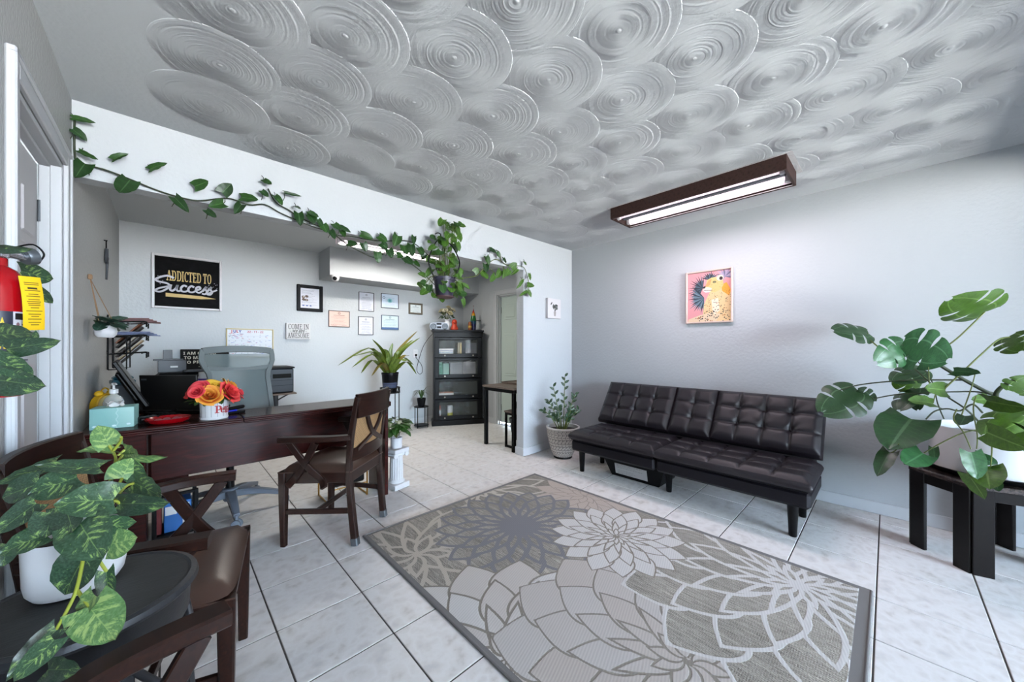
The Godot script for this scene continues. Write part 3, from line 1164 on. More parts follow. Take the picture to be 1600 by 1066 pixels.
# ---------------------------------------------------------------- desk
func build_desk() -> void:
	var t := thing("desk", "long reddish brown office desk with a hanging front panel and a glossy top", "desk")
	# top in two boards that meet in a seam
	for q in [[V(-0.318, 0.699, -3.06), V(0.322, 0.735, -2.70)], [V(0.326, 0.699, -3.06), V(1.245, 0.735, -2.70)], [V(-0.318, 0.699, -4.10), V(0.16, 0.735, -3.063)]]:
		var s := begin()
		box(s, (q[0] + q[1]) / 2, (q[1] - q[0]).abs(), 0.004)
		obj("desktop", s, M.desk_top, t)
	for q in [[-0.318, 0.322], [0.326, 1.245]]:    # fluted front edge
		var s := begin()
		for k in 3:
			tube(s, [V(q[0] + 0.002, 0.706 + 0.011 * k, -2.698), V(q[1] - 0.002, 0.706 + 0.011 * k, -2.698)], 0.006, 0.006, 8)
		obj("edge_moulding", s, M.desk_wood, t)
	var s := begin()
	box(s, V(0.575, 0.560, -2.825), V(1.29, 0.278, 0.018), 0.002)
	obj("modesty_panel", s, M.desk_wood, t)
	s = begin()
	box(s, V(-0.20, 0.35, -2.765), V(0.228, 0.698, 0.018), 0.002)
	obj("pedestal_front", s, M.desk_wood, t)
	s = begin()
	box(s, V(-0.096, 0.35, -2.90), V(0.020, 0.698, 0.25), 0.002)
	obj("side_panel", s, M.desk_wood, t)
	s = begin()
	box(s, V(1.225, 0.35, -2.89), V(0.026, 0.698, 0.32), 0.002)
	obj("side_panel", s, M.desk_wood, t)
	s = begin()
	box(s, V(1.12, 0.60, -2.80), V(0.18, 0.05, 0.04), 0.004)
	var arc := PackedVector2Array([Vector2(0, 0), Vector2(0, -0.16)])
	for i in 6:
		var a := PI / 2 * i / 5.0
		arc.append(Vector2(-0.14 + 0.14 * cos(a) - 0.0, -0.16 + 0.16 * sin(a) * 0.9))
	obj("corner_bracket", s, M.black_wood, t)
	s = begin()
	box(s, V(-0.29, 0.35, -3.60), V(0.02, 0.698, 0.96), 0.002)
	box(s, V(-0.09, 0.35, -4.085), V(0.42, 0.698, 0.02), 0.002)
	obj("return_panel", s, M.desk_wood, t)
	# under the desk
	var f := thing("floor_rack", "small black floor rack holding a blue box under the desk", "rack", V(0.03, 0, -3.03))
	s = begin()
	for x in [-0.09, 0.09]:
		for z in [-0.10, 0.10]:
			box(s, V(x, 0.15, z), V(0.02, 0.30, 0.02), 0.002)
	for y in [0.055, 0.29]:
		for z in [-0.10, 0.10]:
			box(s, V(0, y, z), V(0.18, 0.018, 0.018), 0.002)
	box(s, V(0, 0.06, 0), V(0.18, 0.01, 0.2), 0.002)
	obj("frame", s, M.black_metal, f)
	s = begin()
	box(s, Vector3.ZERO, V(0.12, 0.17, 0.14), 0.003)
	var b := single("carton", s, mat(Color(0.10, 0.38, 0.66), 0.5), "bright blue printed carton standing in the black rack under the desk", "box", at(V(0.04, 0.152, -3.02)))
	s = begin()
	box(s, V(0.035, 0.0, 0.0707), V(0.03, 0.14, 0.001), 0.0)
	box(s, V(-0.03, 0.04, 0.0707), V(0.05, 0.05, 0.001), 0.0)
	obj("print", s, M.paper, b)
	s = begin()
	box(s, Vector3.ZERO, V(0.03, 0.19, 0.14), 0.003)
	single("binder", s, mat(Color(0.36, 0.04, 0.06), 0.6), "dark red binder beside the blue carton in the black rack under the desk", "binder", at(V(-0.045, 0.162, -3.02)))
	# brass sled stand with a dark crate behind the front panel
	var g := thing("file_stand", "brass wire file stand with a black bin on the floor under the desk's open end", "file stand", V(0.98, 0, -2.97))
	s = begin()
	for x in [-0.14, 0.14]:
		tube(s, smooth_path([V(x, 0.30, -0.12), V(x, 0.02, -0.12), V(x, 0.008, -0.10), V(x, 0.008, 0.10), V(x, 0.02, 0.12), V(x, 0.30, 0.12)], 3), 0.006, 0.006, 6)
	for z in [-0.12, 0.12]:
		tube(s, [V(-0.14, 0.29, z), V(0.14, 0.29, z)], 0.005, 0.005, 6)
		tube(s, [V(-0.14, 0.10, z), V(0.14, 0.10, z)], 0.005, 0.005, 6)
	obj("frame", s, M.brass, g)
	s = begin()
	box(s, V(0, 0.205, 0), V(0.25, 0.19, 0.22), 0.01)
	obj("bin", s, M.black_plastic, g)

# ---------------------------------------------------------------- wooden armchairs
func make_chair(label: String) -> Node3D:
	# local: x to the sitter's right, z towards the back
	var t := thing("dining_armchair", label, "chair", Vector3.ZERO, 0, "wooden armchairs with crossed supports")
	var wf := 0.231
	var wb := 0.179
	var zf := -0.187
	var zb := 0.187
	var w = M.dark_wood
	for sx in [-1, 1]:
		var s := begin()
		bar(s, [V(sx * (wf - 0.003), 0, zf), V(sx * wf, 0.20, zf), V(sx * wf, 0.43, zf)], 0.030, 0.030, V(1, 0, 0), 0.044, 0.044)
		obj("front_leg", s, w, t)
		s = begin()
		var post := smooth_path([V(sx * wb, 0.035, zb + 0.031), V(sx * (wb + 0.003), 0.25, zb + 0.010), V(sx * (wb + 0.006), 0.44, zb), V(sx * (wb + 0.014), 0.65, zb + 0.018), V(sx * (wb + 0.022), 0.868, zb + 0.062)], 4)
		bar(s, post, 0.034, 0.040, V(1, 0, 0), 0.030, 0.028, true)
		var leg := obj("back_post", s, w, t)
		s = begin()
		bar(s, [V(sx * wb, 0.0, zb + 0.036), V(sx * wb, 0.042, zb + 0.0305)], 0.038, 0.042, V(1, 0, 0))
		obj("foot_cap", s, M.dull_steel, leg)
	# aprons and stretchers
	var s := begin()
	bar(s, [V(-wf, 0.398, zf), V(wf, 0.398, zf)], 0.064, 0.024, V(0, 1, 0))
	bar(s, [V(-wb, 0.398, zb), V(wb, 0.398, zb)], 0.064, 0.024, V(0, 1, 0))
	for sx in [-1, 1]:
		bar(s, [V(sx * wf, 0.398, zf), V(sx * wb, 0.398, zb)], 0.064, 0.024, V(0, 1, 0))
	obj("seat_rail", s, w, t)
	for sx in [-1, 1]:
		s = begin()
		bar(s, [V(sx * wf, 0.20, zf), V(sx * wb, 0.20, zb + 0.012)], 0.030, 0.018, V(0, 1, 0))
		obj("stretcher", s, w, t)
	s = begin()
	bar(s, [V(-(wf + wb) / 2, 0.20, 0.0), V((wf + wb) / 2, 0.20, 0.0)], 0.028, 0.018, V(0, 1, 0))
	obj("stretcher", s, w, t)
	# padded seat, wider in front, domed
	s = begin()
	var rows := []
	for i in 13:
		var v := -1.0 + i / 6.0
		var row := PackedVector3Array()
		for j in 15:
			var u := -1.0 + j / 7.0
			var e := maxf(absf(u), absf(v))
			var half := lerpf(wf + 0.022, wb + 0.020, (v + 1) / 2) 
			var rnd := pow(absf(u), 6) * pow(absf(v), 6) * 0.02
			var y := 0.466 + 0.022 * (1 - u * u) * (1 - v * v) - 0.030 * pow(e, 10)
			row.append(V(u * (half - rnd), y, v * (0.208 - rnd)))
		rows.append(row)
	rows.reverse()
	grid(s, rows, false, 1)
	var under := []
	for q in [0.436, 0.430]:
		var row := PackedVector3Array()
		for e in [[-1, -1], [1, -1], [1, 1], [-1, 1]]:
			row.append(V(e[0] * lerpf(wf + 0.022, wb + 0.020, (e[1] + 1) / 2.0), q, e[1] * 0.208))
		under.append(row)
	quad(s, under[1][0], under[1][1], under[1][2], under[1][3])
	for k in 4:
		quad(s, under[1][k], under[0][k], under[0][(k + 1) % 4], under[1][(k + 1) % 4])
	obj("seat_pad", s, M.brown_leather, t)
	# arms: slim bars that swing outwards, on crossed supports
	for sx in [-1, 1]:
		s = begin()
		var path := smooth_path([V(sx * (wb + 0.016), 0.634, zb + 0.012), V(sx * 0.245, 0.636, 0.10), V(sx * 0.283, 0.640, -0.02), V(sx * 0.293, 0.636, -0.158)], 4)
		bar(s, path, 0.048, 0.030, V(1, 0, 0), 0.056, 0.032, true)
		var arm := obj("armrest", s, w, t)
		for k in 2:
			s = begin()
			var zt: float = [-0.115, 0.045][k]
			var zl: float = [0.055, -0.105][k]
			var top := V(sx * 0.283, 0.622, zt)
			var low := V(sx * 0.246, 0.375, zl)
			bar(s, smooth_path([top, top.lerp(low, 0.55) + V(sx * 0.002, 0, 0), low + V(sx * 0.002, 0.03, 0), low + V(sx * 0.022, -0.012, signf(zl - zt) * 0.03)], 4), 0.018, 0.038, V(1, 0, 0), 0.018, 0.038, true)
			obj("cross_support", s, w, arm)
	# curved crest rail, lower rail, rattan panel and crossed slats behind it
	var curve := func(y, dz, half, bow):
		var p := []
		for i in 9:
			var u := -1.0 + i / 4.0
			p.append(V(u * half, y, dz + bow * (1 - u * u)))
		return p
	s = begin()
	bar(s, curve.call(0.815, zb + 0.055, 0.198, 0.030), 0.140, 0.024, V(0, 1, 0), 0.140, 0.024, true)
	obj("crest_rail", s, w, t)
	s = begin()
	bar(s, curve.call(0.525, zb + 0.010, 0.186, 0.026), 0.075, 0.022, V(0, 1, 0), 0.075, 0.022, true)
	obj("lower_rail", s, w, t)
	s = begin()
	var r0: Array = curve.call(0.55, zb + 0.006, 0.172, 0.026)
	var r1: Array = curve.call(0.76, zb + 0.032, 0.184, 0.028)
	grid(s, [PackedVector3Array(r0), PackedVector3Array(r1)], false, 1)
	var bk := []
	for rr in [r0, r1]:
		var row := PackedVector3Array()
		for p in rr: row.append(p + V(0, 0, 0.006))
		row.reverse()
		bk.append(row)
	grid(s, bk, false, 2)
	obj("rattan_panel", s, M.rattan, t)
	for k in 2:
		s = begin()
		var sg := -1.0 if k == 0 else 1.0
		bar(s, smooth_path([V(-sg * 0.150, 0.55, zb + 0.030), V(sg * 0.02, 0.635, zb + 0.054), V(sg * 0.100, 0.75, zb + 0.066)], 4), 0.030, 0.014, V(1, 0, 0), 0.030, 0.014, true)
		obj("cross_slat", s, w, t)
	return t

func build_chairs() -> void:
	var a := make_chair("dark wooden armchair with crossed slats facing the reddish brown desk")
	a.transform = at(V(0.777, 0, -2.458), 0.712)
	var b := a.duplicate()
	b.name = numbered("dining_armchair")
	add_child(b, true)
	b.transform = at(V(-0.015, 0, -1.607), -1.773)
	tag(b, "dark wooden armchair with a rattan back behind the potted variegated pothos", "chair")
	var c := a.duplicate()
	c.name = numbered("dining_armchair")
	add_child(c, true)
	c.transform = at(V(-0.035, 0, -0.60), -1.44)
	tag(c, "dark wooden armchair of which one armrest shows before the round black stool", "chair")

# ---------------------------------------------------------------- office chair
func build_office_chair() -> void:
	var t := thing("office_chair", "grey swivel office chair with a tall mesh back behind the desk", "office chair", V(0.31, 0, -3.22), 0.06)
	var s := begin()
	lathe(s, [Vector2(0.0001, 0.085), Vector2(0.035, 0.085), Vector2(0.050, 0.12), Vector2(0.045, 0.165), Vector2(0.030, 0.175), Vector2(0.0001, 0.175)], 20)
	for k in 5:
		var a := deg_to_rad(72.0 * k + 18.0 + 3.0)
		var d := V(cos(a), 0, sin(a))
		bar(s, smooth_path([d * 0.025 + V(0, 0.135, 0), d * 0.16 + V(0, 0.125, 0), d * 0.32 + V(0, 0.082, 0)], 3), 0.060, 0.050, d.cross(Vector3.UP), 0.032, 0.028, true)
	obj("star_base", s, M.grey_plastic, t)
	for k in 5:
		var a := deg_to_rad(72.0 * k + 21.0)
		var p := V(cos(a), 0, sin(a)) * 0.325
		s = begin()
		var turn := Basis(Vector3.UP, 0.9 + 1.7 * k)
		for sd in [-1, 1]:
			lathe(s, [Vector2(0.0001, -0.008), Vector2(0.026, -0.008), Vector2(0.029, -0.004), Vector2(0.029, 0.004), Vector2(0.026, 0.008), Vector2(0.0001, 0.008)], 18, Transform3D(turn * Basis(Vector3.RIGHT, PI / 2), p + V(0, 0.029, 0) + turn * V(0, 0, sd * 0.013)))
		tube(s, [p + V(0, 0.03, 0), p + V(0, 0.085, 0)], 0.012, 0.010, 8)
		obj("caster", s, M.grey_plastic, t)
	s = begin()
	tube(s, [V(0, 0.16, 0), V(0, 0.40, 0)], 0.027, 0.020, 14)
	obj("gas_column", s, M.black_plastic, t)
	s = begin()
	box(s, V(0.03, 0.41, 0), V(0.22, 0.05, 0.26), 0.012)
	tube(s, [V(0.10, 0.425, 0.08), V(0.29, 0.425, 0.10)], 0.009, 0.009, 8)
	ball(s, V(0.30, 0.425, 0.10), V(0.022, 0.02, 0.02), 10, 6)
	obj("tilt_mechanism", s, M.black_plastic, t)
	s = begin()
	box(s, V(0.07, 0.465, 0.01), V(0.48, 0.06, 0.46), 0.028)
	obj("seat", s, M.dark_grey, t)
	for sx in [-1, 1]:
		s = begin()
		tube(s, smooth_path([V(0.07 + sx * 0.22, 0.43, 0.0), V(0.07 + sx * 0.28, 0.45, 0.0), V(0.07 + sx * 0.285, 0.62, 0.0)], 4), 0.018, 0.016, 8)
		box(s, V(0.07 + sx * 0.285, 0.645, 0.01), V(0.075, 0.028, 0.25), 0.012)
		obj("armrest", s, M.dark_grey, t)
	# back: outline as a function of height, bowed in plan
	var c0 := V(0.105, 0, -0.215)
	var wid := func(y: float) -> float:
		if y > 1.06: return 0.222 - 0.010 * smoothstep(1.08, 1.16, y)
		return lerpf(0.178, 0.222, smoothstep(0.93, 1.06, y)) if y > 0.93 else lerpf(0.205, 0.178, smoothstep(0.55, 0.93, y))
	var pt := func(u: float, y: float) -> Vector3:
		return c0 + V(u * wid.call(y), y, -0.035 * (1.0 - u * u) - 0.10 * smoothstep(0.75, 1.17, y) - 0.02)
	s = begin()
	for sx in [-1.0, 1.0]:
		var p := []
		for i in 15: p.append(pt.call(sx, 0.52 + 0.62 * i / 14.0))
		bar(s, p, 0.030, 0.022, V(1, 0, 0), 0.034, 0.024, true)
	var tp := []
	var mid := []
	var low := []
	for i in 13:
		var u := -1.0 + i / 6.0
		tp.append(pt.call(u, 1.125) + V(0, 0.018 * (1 - u * u) + 0.002, 0))
		mid.append(pt.call(u, 0.985) + V(0, 0.02 * u * u, 0))
		low.append(pt.call(u, 0.545))
	bar(s, tp, 0.050, 0.030, V(0, 1, 0), 0.050, 0.030, true)
	bar(s, mid, 0.030, 0.014, V(0, 1, 0), 0.030, 0.014, true)
	bar(s, low, 0.040, 0.022, V(0, 1, 0), 0.040, 0.022, true)
	obj("back_frame", s, M.chair_grey, t)
	s = begin()
	var rows := []
	for j in 13:
		var y := 0.53 + 0.575 * j / 12.0
		var row := PackedVector3Array()
		for i in 13: row.append(pt.call(-1.0 + i / 6.0, y) + V(0, 0, 0.004))
		rows.append(row)
	grid(s, rows, false, 1)
	obj("back_mesh", s, M.mesh_grey, t)
	s = begin()
	tube(s, smooth_path([V(0.10, 0.42, -0.10), V(0.105, 0.43, -0.24), V(0.105, 0.58, -0.29), V(0.105, 0.80, -0.305)], 5), 0.028, 0.018, 10)
	obj("back_upright", s, M.chair_grey, t)
	s = begin()
	bar(s, [V(0.02, 0.76, -0.30), V(0.19, 0.76, -0.30)], 0.10, 0.012, V(0, 1, 0))
	obj("lumbar_pad", s, M.chair_grey, t)

# ---------------------------------------------------------------- hexagonal table, pot and monstera
func build_hex_table() -> void:
	var c := V(3.225, 0, 0.375)
	var t := thing("hexagonal_table", "black hexagonal side table with worn edges under the big monstera pot", "table", c)
	var ang := atan2(-0.285, -0.075)     # first corner seen from the centre, in x and z
	var corner := func(k: int, r: float, y: float) -> Vector3:
		var a := ang + TAU * k / 6.0
		return V(cos(a) * r, y, sin(a) * r)
	var R := 0.298
	var s := begin()
	for k in 6:
		var a: Vector3 = corner.call(k, R, 0)
		var b: Vector3 = corner.call(k + 1, R, 0)
		tri(s, V(0, 0.462, 0), b * 0.975 + V(0, 0.462, 0), a * 0.975 + V(0, 0.462, 0))
		quad(s, a + V(0, 0.455, 0), a * 0.975 + V(0, 0.462, 0), b * 0.975 + V(0, 0.462, 0), b + V(0, 0.455, 0))
		quad(s, a + V(0, 0.438, 0), a + V(0, 0.455, 0), b + V(0, 0.455, 0), b + V(0, 0.438, 0))
		tri(s, V(0, 0.438, 0), a + V(0, 0.438, 0), b + V(0, 0.438, 0))
	obj("table_top", s, M.marble_wood, t)
	s = begin()
	for k in 6:
		var a: Vector3 = corner.call(k, R - 0.016, 0.410)
		var b: Vector3 = corner.call(k + 1, R - 0.016, 0.410)
		bar(s, [a, b], 0.055, 0.018, V(0, 1, 0))
	obj("apron", s, M.black_wood, t)
	for k in 6:
		if k == 1 or k == 4: continue
		s = begin()
		var p: Vector3 = corner.call(k, R - 0.012, 0)
		for e in [-1, 1]:
			var q: Vector3 = corner.call(k + e, R - 0.012, 0)
			var d := (q - p).normalized()
			var m := p + d * 0.038
			bar(s, [m, m + V(0, 0.44, 0)], 0.074, 0.020, d)
		obj("leg", s, M.black_wood, t)
	var sa := begin()
	lathe(sa, [Vector2(0.0001, 0), Vector2(0.21, 0), Vector2(0.232, 0.008), Vector2(0.248, 0.030), Vector2(0.242, 0.032), Vector2(0.228, 0.014), Vector2(0.20, 0.007), Vector2(0.0001, 0.007)], 40)
	single("plant_saucer", sa, M.black_plastic, "shallow black plastic saucer under the white monstera pot", "saucer", at(c + V(0.02, 0.4625, 0.02)))
	var pl := thing("monstera_plant", "large monstera with split leaves in a wide white pot on the hexagonal table", "plant", c + V(0.02, 0.470, 0.02))
	s = begin()
	lathe(s, [Vector2(0.0001, 0), Vector2(0.210, 0), Vector2(0.216, 0.006), Vector2(0.228, 0.238), Vector2(0.226, 0.246), Vector2(0.216, 0.246), Vector2(0.212, 0.20), Vector2(0.0001, 0.19)], 48)
	obj("pot", s, M.white, pl)
	s = begin()
	lathe(s, [Vector2(0.0001, 0.200), Vector2(0.12, 0.205), Vector2(0.214, 0.196)], 30)
	obj("soil", s, M.soil, pl)
	s = begin()
	lathe(s, [Vector2(0.212, 0.001), Vector2(0.224, 0.003), Vector2(0.225, 0.014), Vector2(0.214, 0.014)], 48)
	obj("base_ring", s, mat(Color(0.55, 0.42, 0.20), 0.6), pl)
	var inv := pl.transform.affine_inverse()
	var stems := [
		[V(3.126,1.085,0.176),V(3.162,0.991,0.281),V(3.183,0.919,0.371),V(3.215,0.898,0.402),V(3.150,0.830,0.408),V(3.212,0.729,0.427)],
		[V(3.018,1.019,0.489),V(3.114,0.984,0.444),V(3.150,0.932,0.408),V(3.173,0.878,0.403),V(3.200,0.729,0.415)],
		[V(3.210,1.351,0.370),V(3.162,1.222,0.281),V(3.145,1.151,0.222),V(3.123,1.081,0.174)],
		[V(3.258,1.214,0.458),V(3.216,1.200,0.417),V(3.170,1.127,0.359),V(3.115,1.011,0.277),V(3.098,0.927,0.219)],
		[V(3.367,1.252,-0.092),V(3.353,1.221,-0.091),V(3.272,1.145,-0.031),V(3.197,1.032,0.036)],
		[V(3.084,0.883,-0.213),V(3.097,0.921,-0.130),V(3.141,0.946,-0.018),V(3.132,0.967,0.113),V(3.183,0.977,0.301)],
		[V(3.172,0.837,-0.058),V(3.197,0.868,0.036),V(3.173,0.892,0.152),V(3.213,0.912,0.331),V(3.208,0.901,0.395)],
		[V(3.207,1.028,0.115),V(3.123,0.950,0.174),V(3.111,0.884,0.231),V(3.108,0.821,0.298),V(3.138,0.739,0.355)],
		[V(2.996,0.763,0.148),V(3.060,0.802,0.182),V(3.080,0.820,0.229),V(3.083,0.814,0.274),V(3.085,0.854,0.317),V(3.138,0.808,0.355)],
		[V(3.079,1.173,0.061),V(3.132,1.094,0.113),V(3.126,0.965,0.176),V(3.073,0.848,0.194),V(3.067,0.763,0.217)],
		[V(3.110,1.089,0.161),V(3.070,0.953,0.164),V(3.042,0.902,0.164)],
		[V(2.792,0.615,0.131),V(2.788,0.687,0.197),V(2.805,0.745,0.269),V(2.868,0.760,0.344)],
		[V(2.698,0.661,0.040),V(2.790,0.611,0.032),V(2.809,0.582,0.008)],
		[V(2.773,0.669,0.280),V(2.794,0.745,0.258),V(2.823,0.800,0.231),V(2.913,0.839,0.248)],
		[V(2.777,0.672,0.297),V(2.795,0.737,0.301),V(2.862,0.851,0.296),V(2.984,0.905,0.317)],
		[V(2.792,0.596,0.340),V(2.764,0.689,0.340),V(2.792,0.774,0.340)],
		[V(3.037,0.915,0.187),V(2.994,0.855,0.173)],
		[V(3.095,1.025,0.327),V(3.080,0.946,0.313),V(3.009,0.796,0.272)]]
	for i in stems.size():
		s = begin()
		var thick := 0.011 if i < 2 else (0.0045 if i < 9 else 0.003)
		tube(s, smooth_path(stems[i], 5), thick * (0.75 if i < 2 else 0.8), thick, 8)
		obj("stem", s, M.stem_dark if i < 2 or i in [5, 6, 7, 8, 9] else M.stem, pl, inv)
	var lv := [
		[V(3.232,1.356,0.376),V(3.014,1.381,0.248),0.246,V(-0.358,-0.818,0.451),0],
		[V(3.275,1.217,0.460),V(3.223,1.135,0.479),0.166,V(-0.658,0.256,-0.708),0],
		[V(3.381,1.252,-0.092),V(3.202,1.307,-0.237),0.189,V(-0.341,0.661,0.668),0],
		[V(3.081,1.173,0.063),V(3.038,1.072,0.230),0.253,V(-0.913,-0.199,-0.356),0],
		[V(3.119,1.166,0.072),V(2.927,1.078,-0.017),0.174,V(-0.517,0.336,0.787),0],
		[V(3.234,1.024,0.142),V(3.108,0.978,0.019),0.150,V(-0.513,0.831,0.217),0],
		[V(3.310,0.934,0.145),V(3.138,0.940,0.049),0.152,V(-0.419,-0.563,0.713),0],
		[V(3.166,0.875,-0.133),V(2.942,0.769,-0.281),0.243,V(-0.595,0.693,0.406),0],
		[V(3.160,0.875,-0.139),V(3.178,0.801,-0.052),0.112,V(-0.958,-0.284,-0.048),0],
		[V(3.281,0.903,0.118),V(3.119,0.809,0.030),0.142,V(-0.381,0.891,-0.245),0],
		[V(3.276,0.887,0.113),V(3.207,0.786,0.115),0.089,V(-0.700,0.463,-0.544),0],
		[V(3.103,0.920,0.224),V(2.961,0.940,0.155),0.087,V(-0.411,0.154,0.899),1],
		[V(2.978,0.853,0.172),V(2.819,0.888,0.088),0.075,V(-0.249,0.635,0.731),1],
		[V(3.058,1.030,0.250),V(3.082,1.030,0.342),0.096,V(-0.523,-0.842,0.134),1],
		[V(3.101,0.884,0.361),V(2.982,0.892,0.315),0.061,V(-0.328,0.303,0.895),1],
		[V(2.861,0.900,0.337),V(2.734,0.883,0.423),0.086,V(-0.471,-0.420,-0.776),1],
		[V(2.957,0.944,0.430),V(2.931,1.017,0.475),0.111,V(-0.942,-0.336,0.005),0],
		[V(2.894,0.769,0.090),V(2.660,0.654,0.003),0.231,V(-0.455,0.889,0.046),1],
		[V(2.809,0.589,0.008),V(2.714,0.478,-0.042),0.081,V(-0.712,0.683,-0.164),1],
		[V(2.788,0.612,0.127),V(2.636,0.562,0.050),0.112,V(-0.455,0.806,0.379),1],
		[V(2.757,0.656,0.278),V(2.721,0.540,0.299),0.084,V(-0.919,0.324,0.226),1],
		[V(2.810,0.589,0.329),V(2.720,0.511,0.326),0.122,V(-0.620,0.728,-0.293),1],
		[V(2.778,0.548,0.270),V(2.777,0.444,0.325),0.068,V(-0.913,-0.184,-0.363),1],
		[V(2.798,0.638,0.290),V(2.818,0.599,0.365),0.071,V(-0.897,-0.442,0.012),1],
		[V(2.650,0.775,0.314),V(2.567,0.735,0.401),0.101,V(-0.730,0.043,-0.682),1],
		[V(3.057,0.599,0.179),V(3.032,0.527,0.182),0.043,V(-0.919,0.315,-0.237),1],
		[V(2.843,0.519,0.361),V(2.818,0.478,0.365),0.043,V(-0.827,0.458,-0.324),1],
		[V(2.901,0.865,0.446),V(2.644,0.810,0.308),0.154,V(-0.247,0.966,0.072),0],
		[V(2.944,0.806,0.278),V(2.846,0.758,0.253),0.069,V(-0.400,0.902,-0.165),1],
		[V(2.820,0.830,0.437),V(2.718,0.712,0.407),0.118,V(-0.709,0.667,-0.227),0]]
	for i in lv.size():
		var q: Array = lv[i]
		var kind: String = "split" if q[4] == 0 else ["heart", "heart_c", "heart"][i % 3]
		var m = M.monstera[0]
		if i in [11, 12, 15, 16, 21, 22, 24, 6, 0, 1, 14, 27, 29]: m = M.monstera[1]
		if i in [20, 17, 18, 19, 23, 3, 4]: m = M.monstera[2]
		if i in [17, 18]: m = M.monstera[0]
		var n: Vector3 = q[3]
		leaf(pl, kind, m, inv * q[0], inv * q[1], q[2] * (1.0 if kind == "split" else 0.95), n)
	var g := thing("plant_tag", "white plant care tag with a leaf picture tucked into the monstera pot", "tag", V(3.02, 0.715, 0.155), -0.95)
	s = begin()
	var poly := PackedVector2Array([Vector2(-0.03, -0.055), Vector2(0.03, -0.055), Vector2(0.03, 0.035), Vector2(0.022, 0.05), Vector2(0, 0.056), Vector2(-0.022, 0.05), Vector2(-0.03, 0.035)])
	prism(s, poly, 0, 0.0012, Transform3D(Basis(Vector3.RIGHT, 0.5) * Basis(Vector3.BACK, -0.25), Vector3.ZERO))
	obj("card", s, M.paper, g)
	var im := Image.create(60, 60, false, Image.FORMAT_RGB8)
	im.fill(Color(0.92, 0.92, 0.92))
	rng.seed = 4
	for i in 26: blob(im, Vector2(rng.randf() * 60, 6 + rng.randf() * 34), 8, 3, [Color(0.2, 0.45, 0.22), Color(0.35, 0.6, 0.35), Color(0.1, 0.3, 0.15)][i % 3], rng.randf() * 3)
	im.fill_rect(Rect2i(0, 44, 60, 16), Color(0.25, 0.3, 0.28))
	im.fill_rect(Rect2i(8, 50, 44, 4), Color(0.8, 0.8, 0.8))
	s = begin()
	quad(s, V(-0.028, -0.04, 0.0016), V(0.028, -0.04, 0.0016), V(0.028, 0.03, 0.0016), V(-0.028, 0.03, 0.0016))
	obj("picture", s, print_mat(im), g, Transform3D(Basis(Vector3.RIGHT, 0.5) * Basis(Vector3.BACK, -0.25), Vector3.ZERO))

# ---------------------------------------------------------------- pictures and print
func doc_image(w: int, h: int, bg: Color, ink: Color, sd: int, crest := true) -> Image:
	var im := Image.create(w, h, false, Image.FORMAT_RGB8)
	im.fill(bg)
	rng.seed = sd * 31
	var y := int(h * 0.10)
	if crest:
		blob(im, Vector2(w * 0.5, h * 0.13), w * 0.07, w * 0.07, ink.lerp(bg, 0.4), 0, 14)
		blob(im, Vector2(w * 0.5, h * 0.13), w * 0.045, w * 0.045, bg.darkened(0.1), 0, 14)
		y = int(h * 0.27)
		im.fill_rect(Rect2i(int(w * 0.22), y, int(w * 0.56), 3), ink.lerp(bg, 0.2))
		y += 9
	while y < h * 0.90:
		var l := rng.randf_range(0.45, 0.84)
		var x := int(w * (0.5 - l / 2)) if crest else int(w * 0.07)
		var dash := x
		while dash < x + int(w * l):
			var n := rng.randi_range(4, 12)
			im.fill_rect(Rect2i(dash, y, mini(n, x + int(w * l) - dash), 2), ink.lerp(bg, rng.randf_range(0.35, 0.6)))
			dash += n + 3
		y += rng.randi_range(6, 9) + (8 if rng.randf() < 0.18 else 0)
	if crest:
		for k in 2: im.fill_rect(Rect2i(int(w * (0.12 + 0.5 * k)), int(h * 0.93), int(w * 0.26), 2), ink.lerp(bg, 0.4))
	return im

# frame, sheet and glass facing +z, centre at the origin
func framed(t: Node3D, w: float, h: float, fw: float, fd: float, fm: Material, sheet: Material, with_glass := true, mat_w := 0.0) -> MeshInstance3D:
	var s := begin()
	for k in 2:
		var sg := -1.0 if k == 0 else 1.0
		box(s, V(sg * (w - fw) / 2, 0, fd / 2), V(fw, h, fd), minf(fw, fd) * 0.25)
		box(s, V(0, sg * (h - fw) / 2, fd / 2), V(w - fw * 1.9, fw, fd), minf(fw, fd) * 0.25)
	obj("frame", s, fm, t)
	if mat_w > 0.0:
		s = begin()
		box(s, V(0, 0, fd * 0.30), V(w - fw * 1.9, h - fw * 1.9, 0.002), 0)
		obj("mount", s, M.paper, t)
	s = begin()
	var iw := w - fw * 1.9 - mat_w * 2
	var ih := h - fw * 1.9 - mat_w * 2
	var z := fd * 0.45
	box(s, V(0, 0, z - 0.002), V(iw, ih, 0.003), 0)
	obj("backing", s, M.paper, t)
	s = begin()
	quad(s, V(-iw / 2, -ih / 2, z), V(iw / 2, -ih / 2, z), V(iw / 2, ih / 2, z), V(-iw / 2, ih / 2, z))
	var sh := obj("sheet", s, sheet, t)
	if with_glass:
		s = begin()
		quad(s, V(-w / 2 + fw * 0.9, -h / 2 + fw * 0.9, fd * 0.7), V(w / 2 - fw * 0.9, -h / 2 + fw * 0.9, fd * 0.7), V(w / 2 - fw * 0.9, h / 2 - fw * 0.9, fd * 0.7), V(-w / 2 + fw * 0.9, h / 2 - fw * 0.9, fd * 0.7))
		obj("glass_pane", s, M.glass, t)
	return sh

func on_back(x0: float, x1: float, y0: float, y1: float) -> Vector3:
	return V((x0 + x1) / 2, (y0 + y1) / 2, ZB + 0.001)

